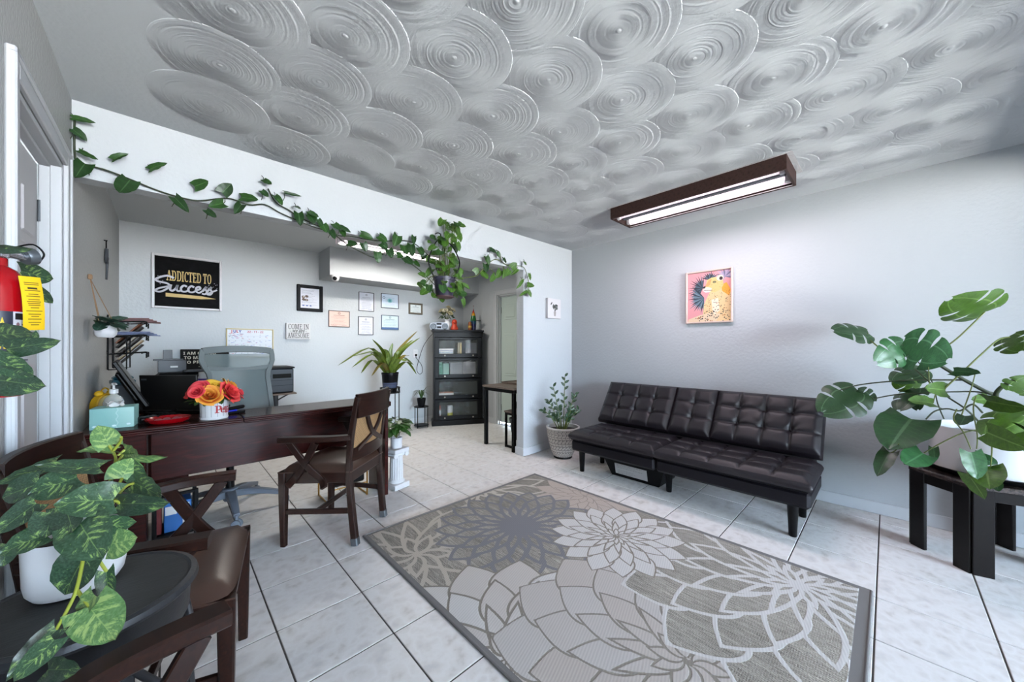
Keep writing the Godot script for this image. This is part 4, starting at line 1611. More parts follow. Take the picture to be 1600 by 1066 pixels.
func build_wall_pictures() -> void:
	# the big black motto
	var t := thing("framed_motto", "black poster reading ADDICTED TO SUCCESS in a thin white frame", "picture", on_back(-0.12, 0.407, 1.537, 2.07))
	var im := Image.create(256, 256, false, Image.FORMAT_RGB8)
	var n := noise(0.02, 5)
	for y in 256:
		for x in 256:
			var k := 0.02 + maxf(0.0, n.get_noise_2d(x, y * 1.6)) * 0.05
			im.set_pixel(x, y, Color(k, k, k * 1.15))
	var poster := print_mat(im, 0.5)
	poster.metallic_specular = 0.15
	framed(t, 0.527, 0.533, 0.022, 0.030, M.white, poster, false)
	var gold := mat(Color(0.80, 0.68, 0.40), 0.45)
	var silver := mat(Color(0.76, 0.76, 0.80), 0.5)
	letters(t, "gold_lettering", "ADDICTED TO", 0.100, gold, at(V(0.01, 0.058, 0.0145)), "Droid Serif", true, 0.0, 1.0, 0.335)
	# flowing script: each stroke a flat ribbon
	var script := [[Vector2(1.25, 1.9), Vector2(0.75, 2.15), Vector2(0.05, 1.65), Vector2(0.10, 1.30), Vector2(0.85, 1.05), Vector2(0.80, 0.45), Vector2(0.30, -0.10), Vector2(-0.05, 0.0), Vector2(0.2, 0.35), Vector2(0.9, 0.75)],
		[Vector2(1.05, 1.0), Vector2(0.98, 0.35), Vector2(1.15, 0.15), Vector2(1.42, 0.55), Vector2(1.52, 1.0), Vector2(1.46, 0.35), Vector2(1.6, 0.15), Vector2(1.78, 0.35)],
		[Vector2(2.2, 0.85), Vector2(2.0, 1.0), Vector2(1.78, 0.65), Vector2(1.82, 0.2), Vector2(2.1, 0.15), Vector2(2.32, 0.4)],
		[Vector2(2.75, 0.85), Vector2(2.55, 1.0), Vector2(2.33, 0.65), Vector2(2.37, 0.2), Vector2(2.65, 0.15), Vector2(2.88, 0.4)],
		[Vector2(2.9, 0.45), Vector2(3.2, 0.7), Vector2(3.15, 1.0), Vector2(2.92, 0.8), Vector2(2.92, 0.3), Vector2(3.15, 0.15), Vector2(3.45, 0.5)],
		[Vector2(3.4, 0.4), Vector2(3.7, 1.1), Vector2(3.62, 0.75), Vector2(3.75, 0.35), Vector2(3.6, 0.02), Vector2(3.35, 0.05)],
		[Vector2(3.75, 0.4), Vector2(4.1, 1.1), Vector2(4.02, 0.75), Vector2(4.15, 0.35), Vector2(4.0, 0.0), Vector2(3.75, 0.05), Vector2(4.1, 0.35), Vector2(4.55, 0.75)]]
	var s := begin()
	for st in script:
		var p := []
		for q in st: p.append(V(-0.232 + q.x * 0.100, -0.098 + q.y * 0.072, 0.0155))
		bar(s, smooth_path(p, 5), 0.019, 0.002, V(0.9, -0.35, 0), 0.015, 0.002)
	obj("script_lettering", s, silver, t)
	s = begin()
	prism(s, PackedVector2Array([Vector2(-0.165, -0.148), Vector2(0.10, -0.152), Vector2(0.215, -0.140), Vector2(0.10, -0.122), Vector2(-0.165, -0.112)]), 0.0138, 0.0150)
	obj("gold_stroke", s, gold, t)
	s = begin()
	rng.seed = 6
	for i in 22:
		var sx := -1.0 if i < 10 else 1.0
		box(s, V(sx * rng.randf_range(0.15, 0.225), rng.randf_range(-0.03, 0.05) - (0.02 if sx > 0 else 0.0), 0.0145), V(0.005, 0.005, 0.001), 0, Transform3D())
	obj("gold_flecks", s, silver, t)
	# month planner
	t = thing("whiteboard_planner", "whiteboard month planner headed JULY in red and blue behind the office chair", "whiteboard", on_back(0.441, 0.869, 1.04, 1.36))
	im = Image.create(320, 240, false, Image.FORMAT_RGB8)
	im.fill(Color(0.88, 0.90, 0.93))
	rng.seed = 12
	for r in 5:
		for c in 7: im.fill_rect(Rect2i(10 + c * 43, 62 + r * 36, 5, 5), Color(0.45, 0.5, 0.6))
	for i in 60:
		var c: Color = [Color(0.2, 0.35, 0.75), Color(0.85, 0.3, 0.35), Color(0.4, 0.4, 0.5), Color(0.75, 0.45, 0.7)][rng.randi() % 4]
		var a := Vector2(rng.randf_range(10, 290), rng.randf_range(44, 220))
		if rng.randf() < 0.35: a = Vector2(rng.randf_range(8, 90), rng.randf_range(36, 66))
		stroke(im, a, a + Vector2(rng.randf_range(6, 24), rng.randf_range(-9, 4)), 2.0, c)
	for i in 7: im.fill_rect(Rect2i(0, 56 + i * 36, 320, 1), Color(0.75, 0.78, 0.83))
	framed(t, 0.428, 0.32, 0.011, 0.016, mat(Color(0.80, 0.74, 0.55), 0.4), print_mat(im, 0.5), false)
	var blue := mat(Color(0.05, 0.20, 0.60), 0.5)
	var redm := mat(Color(0.78, 0.12, 0.16), 0.5)
	var month := "JULY"
	for i in 4:
		letters(t, "month_letter", month[i], 0.030, [redm, blue, redm, blue][i], at(V(-0.165 + 0.024 * i, 0.128, 0.0078)), "Droid Sans", true)
	letters(t, "day_letters", "22 - 11 - 22", 0.022, mat(Color(0.75, 0.25, 0.4), 0.5), at(V(0.045, 0.126, 0.0078)), "Droid Sans", true)
	# come in sign
	t = thing("canvas_sign", "white canvas reading COME IN we are AWESOME in thin black lettering", "sign", on_back(0.99, 1.246, 1.25, 1.442))
	s = begin()
	box(s, V(0, 0, 0.018), V(0.256, 0.192, 0.036), 0.004)
	obj("canvas", s, M.white_matte, t)
	letters(t, "lettering", "COME IN", 0.060, M.ink, at(V(0, 0.052, 0.0368)), "Droid Serif", false, 0.0, 1, 0.215)
	letters(t, "lettering", "- we are -", 0.036, M.ink, at(V(0, 0.003, 0.0368)), "Droid Serif", true, 0.25, 1, 0.17)
	letters(t, "lettering", "AWESOME", 0.060, M.ink, at(V(0, -0.052, 0.0368)), "Droid Serif", false, 0.0, 1, 0.225)
	# letter board
	t = thing("letter_board", "small black board reading I AM GOING TO MAKE YOU SO PROUD under the big motto", "sign", on_back(0.083, 0.463, 0.93, 1.135) + V(0, 0, 0.018), 0.06)
	s = begin()
	box(s, V(0, 0, 0.01), V(0.38, 0.205, 0.036), 0.003)
	obj("board", s, M.black, t)
	var cream := mat(Color(0.85, 0.84, 0.78), 0.6)
	for i in 3:
		letters(t, "lettering", ["I AM GOING", "TO MAKE YOU", "SO PROUD."][i], 0.030, cream, at(V([-0.045, -0.025, -0.052][i], 0.062 - 0.045 * i, 0.0288)), "Droid Sans", true, 0.0, 1, [0.25, 0.28, 0.23][i])
	letters(t, "lettering", "- note to self", 0.022, cream, at(V(0.03, -0.072, 0.0288)), "Droid Serif", true, 0.2, 1, 0.17)
	# certificates
	t = thing("framed_certificate", "certificate in a wide black frame, the largest of the framed papers", "certificate", on_back(1.103, 1.39, 1.593, 1.916))
	im = doc_image(140, 170, Color(0.88, 0.89, 0.93), Color(0.25, 0.27, 0.35), 7, false)
	for q in [Vector2(22, 78), Vector2(46, 70), Vector2(24, 98), Vector2(44, 100)]: blob(im, q, 13, 10, Color(0.35, 0.28, 0.25), 0.3)
	for q in [Vector2(24, 76), Vector2(44, 100)]: blob(im, q, 6, 5, Color(0.75, 0.7, 0.66), 0.3)
	for k in 3: blob(im, Vector2(22 + 26 * k, 148), 8, 5, Color(0.25, 0.35, 0.65))
	framed(t, 0.287, 0.323, 0.040, 0.022, M.pot_black, print_mat(im), false)
	var grey_frame := mat(Color(0.28, 0.29, 0.32), 0.4)
	var list := [
		[1.457, 1.714, 1.416, 1.625, Color(0.90, 0.78, 0.73), Color(0.50, 0.33, 0.30), "pale pink certificate in a thin dark frame, lowest left of the certificates", mat(Color(0.33, 0.26, 0.24), 0.4)],
		[1.83, 2.037, 1.644, 1.902, Color(0.85, 0.86, 0.90), Color(0.38, 0.40, 0.46), "upright white certificate with a grey crest in the upper row", grey_frame],
		[2.136, 2.395, 1.708, 1.914, Color(0.83, 0.88, 0.94), Color(0.25, 0.48, 0.62), "wide bluish certificate with a teal seal in the upper row", grey_frame],
		[1.825, 2.028, 1.321, 1.57, Color(0.84, 0.85, 0.89), Color(0.40, 0.42, 0.48), "upright white certificate with a grey crest in the lower row", grey_frame],
		[2.141, 2.395, 1.402, 1.608, Color(0.80, 0.87, 0.88), Color(0.30, 0.42, 0.50), "wide pale blue certificate with a dark blue band, in the lower row", mat(Color(0.22, 0.30, 0.42), 0.4)]]
	for i in list.size():
		var q: Array = list[i]
		t = thing("framed_certificate", q[6], "certificate", on_back(q[0], q[1], q[2], q[3]))
		var w: float = q[1] - q[0]
		var h: float = q[3] - q[2]
		im = doc_image(int(w * 640), int(h * 640), q[4], q[5], 20 + i)
		if i == 2:
			im.fill(q[4])
			blob(im, Vector2(82, 62), 24, 22, Color(0.55, 0.78, 0.80)); blob(im, Vector2(82, 62), 11, 11, Color(0.2, 0.5, 0.55))
			blob(im, Vector2(24, 36), 14, 11, Color(0.3, 0.4, 0.5)); blob(im, Vector2(24, 36), 10, 7, q[4])
			for k in 4: im.fill_rect(Rect2i(40, 34 + 12 * k, 86, 2), Color(0.5, 0.68, 0.74))
			for k in 3: im.fill_rect(Rect2i(36, 92 + 8 * k, 92, 1), Color(0.6, 0.66, 0.74))
		if i == 4: im.fill_rect(Rect2i(0, int(h * 640) - 18, 200, 18), Color(0.30, 0.42, 0.60))
		framed(t, w, h, 0.007, 0.014, q[7], print_mat(im), false)
	t = thing("framed_certificate", "smallest certificate, in a moulded silver frame beside the hanging pot", "certificate", on_back(2.552, 2.78, 1.646, 1.815))
	framed(t, 0.228, 0.169, 0.026, 0.02, mat(Color(0.50, 0.47, 0.42), 0.35, 0.6), print_mat(doc_image(120, 86, Color(0.85, 0.88, 0.88), Color(0.4, 0.45, 0.5), 33)), false)
	# leopard on the right wall: faces -x
	t = thing("leopard_print", "framed print of a spotted leopard among palm fronds on pink", "picture", V(XR - 0.001, 1.618, -1.134), -PI / 2)
	framed(t, 0.394, 0.482, 0.014, 0.028, mat(Color(0.84, 0.76, 0.72), 0.5), print_mat(leopard_image(), 0.5), false)
	# potted plant canvas on the partition
	t = thing("small_canvas", "small square canvas with a black and white potted plant near the room corner", "picture", V(3.169, 1.597, ZH + 0.001))
	s = begin()
	box(s, V(0, 0, 0.018), V(0.232, 0.226, 0.036), 0.003)
	obj("canvas", s, mat(Color(0.84, 0.83, 0.84), 0.7), t)
	im = Image.create(96, 96, false, Image.FORMAT_RGB8)
	im.fill(Color(0.84, 0.83, 0.84))
	rng.seed = 15
	for i in 16:
		var a := -PI / 2 + rng.randf_range(-1.5, 1.5)
		var p := Vector2(50, 46) + Vector2(cos(a), sin(a)) * rng.randf_range(4, 22)
		blob(im, p, 10, 4, [Color(0.12, 0.13, 0.13), Color(0.25, 0.27, 0.27), Color(0.4, 0.42, 0.42)][i % 3], a + 1.2)
		stroke(im, Vector2(50, 66), p, 1.2, Color(0.3, 0.3, 0.3))
	blob(im, Vector2(25, 24), 9, 3.5, Color(0.15, 0.15, 0.15), -0.9)
	fill_poly(im, [Vector2(41, 64), Vector2(60, 64), Vector2(56, 86), Vector2(45, 86)], Color(0.60, 0.58, 0.57))
	s = begin()
	quad(s, V(-0.112, -0.109, 0.0364), V(0.112, -0.109, 0.0364), V(0.112, 0.109, 0.0364), V(-0.112, 0.109, 0.0364))
	obj("print", s, print_mat(im, 0.7), t)

func leopard_image() -> Image:
	var W := 300
	var H := 368
	var im := Image.create(W, H, false, Image.FORMAT_RGB8)
	im.fill(Color(0.87, 0.60, 0.62))
	rng.seed = 21
	var frond := func(c: Vector2, a0: float, a1: float, n: int, l: float, w: float, cols: Array):
		for i in n:
			var a := lerpf(a0, a1, float(i) / (n - 1))
			var d := Vector2(cos(a), sin(a))
			var o := d.orthogonal()
			var e := c + d * l * rng.randf_range(0.85, 1.1) + o * l * 0.12
			fill_poly(im, [c + o * 1.5, c + d * l * 0.5 + o * (w + l * 0.05), e, c + d * l * 0.5 - o * (w - l * 0.05), c - o * 1.5], cols[i % cols.size()])
	var dark := [Color(0.13, 0.16, 0.20), Color(0.30, 0.37, 0.42), Color(0.20, 0.25, 0.30)]
	frond.call(Vector2(110, 118), PI * 0.70, PI * 1.55, 15, 100.0, 5.0, dark)
	frond.call(Vector2(118, 190), PI * 0.55, PI * 1.30, 17, 118.0, 6.5, [Color(0.34, 0.43, 0.49), Color(0.16, 0.20, 0.25), Color(0.45, 0.53, 0.58)])
	frond.call(Vector2(160, 62), PI * 1.15, PI * 1.85, 9, 62.0, 6.0, dark)
	frond.call(Vector2(262, 52), PI * 0.75, PI * 2.1, 14, 78.0, 6.0, [Color(0.62, 0.58, 0.70), Color(0.42, 0.42, 0.52), Color(0.70, 0.64, 0.74)])
	var fur := Color(0.89, 0.77, 0.58)
	var light := Color(0.93, 0.88, 0.80)
	fill_poly(im, [Vector2(120, 368), Vector2(112, 300), Vector2(118, 240), Vector2(140, 190), Vector2(160, 150), Vector2(240, 120), Vector2(300, 150), Vector2(300, 368)], fur)
	fill_poly(im, [Vector2(0, 368), Vector2(10, 345), Vector2(90, 318), Vector2(180, 300), Vector2(230, 318), Vector2(200, 368)], Color(0.88, 0.80, 0.68))
	fill_poly(im, [Vector2(170, 210), Vector2(215, 200), Vector2(225, 290), Vector2(190, 320), Vector2(176, 280)], light)
	fill_poly(im, [Vector2(238, 108), Vector2(270, 92), Vector2(300, 150), Vector2(286, 190), Vector2(240, 150)], Color(0.92, 0.62, 0.22))
	# head in profile, looking left
	fill_poly(im, [Vector2(140, 62), Vector2(170, 48), Vector2(215, 46), Vector2(245, 62), Vector2(250, 110), Vector2(232, 140), Vector2(190, 158), Vector2(150, 150), Vector2(118, 138), Vector2(112, 118), Vector2(132, 98)], Color(0.90, 0.76, 0.50))
	fill_poly(im, [Vector2(112, 118), Vector2(140, 112), Vector2(172, 124), Vector2(168, 148), Vector2(138, 150), Vector2(116, 138)], light)
	fill_poly(im, [Vector2(150, 66), Vector2(172, 56), Vector2(160, 100), Vector2(140, 112), Vector2(126, 106)], Color(0.90, 0.62, 0.40))
	blob(im, Vector2(228, 56), 24, 22, Color(0.90, 0.84, 0.76)); blob(im, Vector2(234, 60), 12, 13, Color(0.15, 0.10, 0.12))
	blob(im, Vector2(190, 82), 12, 8, Color(0.10, 0.08, 0.09)); blob(im, Vector2(189, 83), 8, 5, Color(0.72, 0.75, 0.55)); blob(im, Vector2(188, 83), 3, 4, Color(0.05, 0.05, 0.05))
	fill_poly(im, [Vector2(108, 112), Vector2(130, 102), Vector2(128, 118), Vector2(116, 124)], Color(0.12, 0.12, 0.16))
	stroke(im, Vector2(118, 136), Vector2(176, 140), 4.0, Color(0.16, 0.10, 0.10))
	fill_poly(im, [Vector2(108, 136), Vector2(150, 142), Vector2(160, 152), Vector2(130, 154)], Color(0.88, 0.86, 0.88))
	for i in 330:
		var p := Vector2(rng.randf() * W, rng.randf_range(52, 366))
		var inside := Geometry2D.is_point_in_polygon(p, PackedVector2Array([Vector2(118, 360), Vector2(114, 300), Vector2(122, 240), Vector2(150, 160), Vector2(180, 60), Vector2(240, 66), Vector2(250, 120), Vector2(298, 150), Vector2(298, 364)]))
		if not inside and not (p.y > 320 + (100 - p.x) * 0.2 and p.x > 40): continue
		if p.distance_to(Vector2(190, 82)) < 18: continue
		var sz := clampf((p.y - 40) / 60.0, 1.6, 5.2)
		blob(im, p, sz * rng.randf_range(0.7, 1.3), sz * 0.7, Color(0.10, 0.08, 0.09) if rng.randf() < 0.75 else Color(0.62, 0.34, 0.14), rng.randf() * 3, 7)
	return im

# ---------------------------------------------------------------- bookcase and what is in and on it
func build_bookcase() -> void:
	var o := V(3.137, 0, -4.530)
	var yaw := -0.488
	var t := thing("bookcase", "tall black barrister bookcase with four glass doors set across the corner", "bookcase", o, yaw)
	var D := 0.21
	var s := begin()
	for sx in [-1, 1]: box(s, V(sx * 0.348, 0.72, 0), V(0.024, 1.29, D), 0.002)
	box(s, V(0, 0.72, -D / 2 + 0.006), V(0.68, 1.28, 0.010), 0.001)
	obj("body", s, M.case_wood, t)
	s = begin()
	box(s, V(0, 0.0375, 0.006), V(0.768, 0.075, D + 0.022), 0.004)
	box(s, V(0, 0.080, 0.003), V(0.745, 0.012, D + 0.010), 0.003)
	obj("plinth", s, M.case_wood, t)
	s = begin()
	box(s, V(0, 1.335, 0), V(0.72, 0.066, D + 0.006), 0.002)
	box(s, V(0, 1.376, 0.004), V(0.738, 0.018, D + 0.018), 0.004)
	box(s, V(0, 1.397, 0.008), V(0.768, 0.026, D + 0.030), 0.005)
	obj("cornice", s, M.case_wood, t)
	var ys := [0.085, 0.390, 0.695, 1.000]
	for k in 4:
		var y: float = ys[k]
		s = begin()
		box(s, V(0, y + 0.008, 0), V(0.672, 0.016, D - 0.02), 0.001)
		obj("shelf", s, M.case_wood, t)
		s = begin()
		var z := D / 2 + 0.006
		for sx in [-1, 1]: box(s, V(sx * 0.312, y + 0.150, z), V(0.060, 0.290, 0.020), 0.003)
		box(s, V(0, y + 0.032, z), V(0.566, 0.054, 0.020), 0.003)
		box(s, V(0, y + 0.278, z), V(0.566, 0.034, 0.020), 0.003)
		var d := obj("door", s, M.case_wood, t)
		s = begin()
		quad(s, V(-0.285, y + 0.055, z), V(0.285, y + 0.055, z), V(0.285, y + 0.265, z), V(-0.285, y + 0.265, z))
		obj("glass_pane", s, M.glass, d)
		for sx in [-0.20, 0.215]:
			s = begin()
			lathe(s, [Vector2(0.005, 0), Vector2(0.005, 0.008), Vector2(0.011, 0.012), Vector2(0.012, 0.018), Vector2(0.008, 0.023), Vector2(0.0001, 0.024)], 12, Transform3D(Basis(Vector3.RIGHT, PI / 2), V(sx, y + 0.030, z + 0.010)))
			obj("knob", s, mat(Color(0.80, 0.78, 0.74), 0.25, 0.5), d)
	var xf := at(o, yaw)
	var book := func(x, y, z, sx, sy, sz, c, label, called, cat, grp):
		var q := begin()
		box(q, V(0, sy / 2, 0), V(sx, sy, sz), 0.003)
		var b := obj(numbered(called), q, mat(c, 0.55), null, xf * at(V(x, y, z)))
		tag(b, label, cat, grp)
		q = begin()
		if sy < sx: box(q, V(0.003, sy / 2, 0.001), V(sx - 0.001, sy * 0.62, sz - 0.001), 0)
		else: box(q, V(0, sy / 2 + 0.002, -0.001), V(sx * 0.7, sy - 0.001, sz - 0.004), 0)
		obj("pages", q, M.paper, b)
		return b
	# top shelf
	var y := 1.0162
	var hs := [[0.026, Color(0.25, 0.62, 0.55), "teal book at the bottom of the flat pile behind the top glass door"], [0.030, Color(0.78, 0.88, 0.92), "pale blue book second from the bottom of the flat pile behind the top glass door"], [0.030, Color(0.08, 0.32, 0.62), "blue book second from the top of the flat pile behind the top glass door"], [0.030, Color(0.82, 0.84, 0.88), "white book on top of the flat pile behind the top glass door"]]
	for q in hs:
		book.call(-0.175, y + 0.0002, 0.0, 0.205, q[0] - 0.0006, 0.15, q[1], q[2], "book", "book", "books lying flat behind the top glass door")
		y += q[0]
	book.call(0.010, 1.0162, 0.0, 0.022, 0.205, 0.15, Color(0.72, 0.70, 0.62), "thin beige book standing upright behind the top glass door", "book", "book", "books standing behind the top glass door")
	book.call(0.040, 1.0162, 0.0, 0.026, 0.205, 0.15, Color(0.86, 0.80, 0.62), "cream book standing upright behind the top glass door", "book", "book", "books standing behind the top glass door")
	book.call(0.095, 1.0162, -0.02, 0.070, 0.19, 0.12, Color(0.05, 0.10, 0.20), "wide dark blue book standing behind the top glass door", "book", "book", "books standing behind the top glass door")
	book.call(0.215, 1.0162, -0.02, 0.155, 0.20, 0.02, Color(0.46, 0.46, 0.52), "grey folder standing face out behind the top glass door", "folder", "folder", "")
	# second shelf
	y = 0.7112
	book.call(-0.255, y, 0.0, 0.055, 0.22, 0.15, Color(0.22, 0.50, 0.40), "green binder behind the second glass door", "binder", "binder", "")
	book.call(-0.175, y, 0.01, 0.09, 0.20, 0.05, Color(0.62, 0.80, 0.74), "mint box with a white label behind the second glass door", "box", "box", "")
	for k in 2:
		var fr := thing("paper_sheaf", ["white paper sheaf in the middle behind the second glass door", "white paper sheaf nearest the door side behind the second glass door"][k], "papers", (xf * V(-0.018 + 0.195 * k, y, 0.0)), yaw)
		s = begin()
		box(s, V(0, 0.107, 0), V(0.185, 0.214, 0.05), 0.002)
		obj("stack", s, M.paper, fr)
		s = begin()
		quad(s, V(-0.088, 0.006, 0.0256), V(0.088, 0.006, 0.0256), V(0.088, 0.208, 0.0256), V(-0.088, 0.208, 0.0256))
		obj("front_sheet", s, print_mat(doc_image(100, 120, Color(0.66, 0.66, 0.69), Color(0.40, 0.40, 0.45), 40 + k, false)), fr)
	# third shelf
	y = 0.4062
	book.call(-0.170, y, 0.0, 0.225, 0.028, 0.15, Color(0.82, 0.82, 0.84), "flat white box under the tan one behind the third glass door", "box", "box", "")
	book.call(-0.175, y + 0.0284, 0.0, 0.215, 0.050, 0.14, Color(0.68, 0.44, 0.32), "flat tan box behind the third glass door", "box", "box", "")
	book.call(0.06, y, 0.0, 0.10, 0.018, 0.12, Color(0.20, 0.32, 0.58), "flat blue box behind the third glass door", "box", "box", "")
	book.call(0.20, y, 0.0, 0.16, 0.012, 0.14, Color(0.80, 0.83, 0.88), "thin white notebook behind the third glass door", "notebook", "notebook", "")
	# bottom shelf
	y = 0.1012
	s = begin()
	lathe(s, [Vector2(0.0001, 0), Vector2(0.014, 0), Vector2(0.016, 0.006), Vector2(0.016, 0.15), Vector2(0.008, 0.165), Vector2(0.008, 0.19), Vector2(0.0001, 0.192)], 14)
	var tb := single("spray_tube", s, mat(Color(0.72, 0.30, 0.22), 0.4), "slim red tube behind the lowest glass door", "bottle", xf * at(V(-0.262, y, 0.02)))
	s = begin()
	lathe(s, [Vector2(0.0163, 0.05), Vector2(0.0163, 0.12)], 14)
	obj("band", s, M.paper, tb)
	var wp := thing("wipes_canister", "yellow and white wipes canister behind the lowest glass door", "canister", xf * V(-0.115, y, 0.02), yaw)
	s = begin()
	lathe(s, [Vector2(0.0001, 0), Vector2(0.038, 0), Vector2(0.040, 0.004), Vector2(0.040, 0.138), Vector2(0.0001, 0.138)], 24)
	obj("body", s, mat(Color(0.80, 0.78, 0.12), 0.4), wp)
	s = begin()
	lathe(s, [Vector2(0.0405, 0.075), Vector2(0.0405, 0.137)], 24)
	obj("label_band", s, M.paper, wp)
	s = begin()
	lathe(s, [Vector2(0.042, 0.138), Vector2(0.043, 0.142), Vector2(0.043, 0.165), Vector2(0.036, 0.178), Vector2(0.0001, 0.18)], 24)
	obj("lid", s, M.white, wp)
	# on top
	y = 1.4102
	var r := thing("radio", "small silver radio with two round speakers on the bookcase", "radio", xf * V(-0.278, y, 0.02), yaw)
	s = begin()
	prism(s, PackedVector2Array([Vector2(-0.125, 0.006), Vector2(0.125, 0.006), Vector2(0.138, 0.05), Vector2(0.118, 0.098), Vector2(0.05, 0.108), Vector2(-0.05, 0.108), Vector2(-0.118, 0.098), Vector2(-0.138, 0.05)]), -0.06, 0.05)
	obj("body", s, mat(Color(0.62, 0.64, 0.68), 0.35, 0.3), r)
	for sx in [-1, 1]:
		s = begin()
		lathe(s, [Vector2(0.044, 0), Vector2(0.044, 0.010), Vector2(0.038, 0.012), Vector2(0.034, 0.004), Vector2(0.012, 0.002), Vector2(0.0001, 0.007)], 22, Transform3D(Basis(Vector3.RIGHT, PI / 2), V(sx * 0.082, 0.05, 0.05)))
		obj("speaker", s, M.dull_steel, r)
	s = begin()
	box(s, V(0, 0.085, 0.051), V(0.07, 0.025, 0.006), 0.002)
	box(s, V(0, 0.035, 0.051), V(0.06, 0.03, 0.006), 0.002)
	obj("control_panel", s, M.black_plastic, r)
	s = begin()
	for sx in [-1, 1]: box(s, V(sx * 0.09, 0.003, 0), V(0.03, 0.006, 0.08), 0.001)
	obj("foot", s, M.black_plastic, r)
	# vase of white flowers
	var v := thing("flower_vase", "white vase with a bouquet of cream roses on the bookcase", "vase", xf * V(-0.152, y, -0.03), yaw)
	s = begin()
	lathe(s, [Vector2(0.0001, 0), Vector2(0.042, 0), Vector2(0.052, 0.05), Vector2(0.045, 0.11), Vector2(0.030, 0.135), Vector2(0.042, 0.16), Vector2(0.036, 0.158), Vector2(0.026, 0.135), Vector2(0.0001, 0.12)], 20)
	for k in 10: 
		var a := TAU * k / 10
		tube(s, [V(sin(a) * 0.045, 0.01, cos(a) * 0.045), V(sin(a + 0.3) * 0.053, 0.06, cos(a + 0.3) * 0.053), V(sin(a + 0.5) * 0.040, 0.12, cos(a + 0.5) * 0.040)], 0.006, 0.005, 6)
	obj("vase_body", s, M.white, v)
	rng.seed = 60
	for k in 11:
		var a := TAU * k / 8.0 + 0.4
		var ring := 0.085 if k < 8 else 0.035
		var p := V(sin(a) * ring * 1.15, 0.265 + (0.075 if k >= 8 else 0.02) + rng.randf_range(-0.03, 0.03), cos(a) * ring)
		rose(v, "rose", p, 0.040, (p - V(0, 0.17, 0)).normalized(), [Color(0.86, 0.82, 0.66), Color(0.88, 0.86, 0.76)][k % 2])
		s = begin()
		tube(s, [V(0, 0.14, 0), p], 0.0025, 0.0025, 5)
		obj("stem", s, M.stem, v)
	for k in 44:
		var a := rng.randf() * TAU
		var d := V(sin(a), rng.randf_range(-0.5, 0.55), cos(a)).normalized()
		var b := V(0, 0.225, 0) + d * rng.randf_range(0.05, 0.09)
		leaf(v, "oval", M.bush_leaf if k % 3 else M.silver_leaf, b, b + d * rng.randf_range(0.04, 0.075), rng.randf_range(0.016, 0.028), V(0, 1, 0.3))
	# orange bust
	v = thing("figurine", "orange figurine of a seated shape on the bookcase next to the vase", "figurine", xf * V(-0.050, y, 0.03), yaw)
	s = begin()
	lathe(s, [Vector2(0.0001, 0), Vector2(0.055, 0), Vector2(0.056, 0.02), Vector2(0.046, 0.05), Vector2(0.036, 0.075), Vector2(0.036, 0.09), Vector2(0.040, 0.11), Vector2(0.036, 0.140), Vector2(0.020, 0.158), Vector2(0.0001, 0.162)], 18)
	for sx in [-1, 1]: ball(s, V(sx * 0.034, 0.018, 0.036), V(0.02, 0.018, 0.02), 10, 6)
	obj("body", s, mat(Color(0.72, 0.20, 0.07), 0.35), v)
	s = begin()
	for sx in [-1, 1]: ball(s, V(sx * 0.014, 0.118, 0.035), V(0.006, 0.006, 0.004), 8, 5)
	box(s, V(0, 0.098, 0.036), V(0.026, 0.005, 0.006), 0.001)
	obj("face", s, M.black, v)
	s = begin()
	lathe(s, [Vector2(0.0001, 0), Vector2(0.026, 0), Vector2(0.028, 0.01), Vector2(0.027, 0.05), Vector2(0.027, 0.10), Vector2(0.020, 0.128), Vector2(0.0001, 0.134)], 16)
	v = single("bottle", s, mat(Color(0.55, 0.30, 0.13), 0.4), "small brown bottle with a yellow band on the bookcase", "bottle", xf * at(V(0.185, y, 0.02)))
	s = begin()
	lathe(s, [Vector2(0.0285, 0.04), Vector2(0.0285, 0.068)], 16)
	obj("band", s, mat(Color(0.85, 0.72, 0.30), 0.5), v)
	# rainbow cone
	v = thing("cone_lamp", "tall tapering lamp striped red, yellow, green and blue on the bookcase", "lamp", xf * V(0.245, y, -0.02), yaw)
	var bands := [[0.0, 0.10, Color(0.03, 0.06, 0.30)], [0.10, 0.145, Color(0.02, 0.22, 0.32)], [0.145, 0.225, Color(0.03, 0.34, 0.08)], [0.225, 0.265, Color(0.78, 0.55, 0.05)], [0.265, 0.29, Color(0.72, 0.22, 0.03)], [0.29, 0.385, Color(0.48, 0.02, 0.05)]]
	for q in bands:
		s = begin()
		var f := func(h): return 0.038 + 0.006 * sin(h * 12.0) - (0.036 * smoothstep(0.15, 0.39, h))
		var pr := []
		if q[0] == 0.0: pr.append(Vector2(0.0001, 0))
		for i in 7: pr.append(Vector2(f.call(lerpf(q[0], q[1], i / 6.0)), lerpf(q[0], q[1], i / 6.0)))
		if q[1] > 0.38: pr.append(Vector2(0.0001, 0.386))
		lathe(s, pr, 20)
		obj("colour_band", s, mat(q[2], 0.2), v)
	v = thing("candle_jar", "clear glass jar with a flat black lid beside the rainbow cone lamp", "jar", xf * V(0.315, y, 0.02), yaw)
	s = begin()
	lathe(s, [Vector2(0.0001, 0.010), Vector2(0.028, 0.012), Vector2(0.030, 0.02), Vector2(0.030, 0.13), Vector2(0.028, 0.145)], 20)
	obj("glass_body", s, M.glass, v)
	s = begin()
	lathe(s, [Vector2(0.0001, 0), Vector2(0.034, 0), Vector2(0.034, 0.010), Vector2(0.0001, 0.0105)], 20)
	obj("foot", s, mat(Color(0.10, 0.12, 0.25), 0.4), v)
	s = begin()
	lathe(s, [Vector2(0.0001, 0.145), Vector2(0.037, 0.145), Vector2(0.037, 0.155), Vector2(0.0001, 0.156)], 20)
	obj("lid", s, M.black_plastic, v)

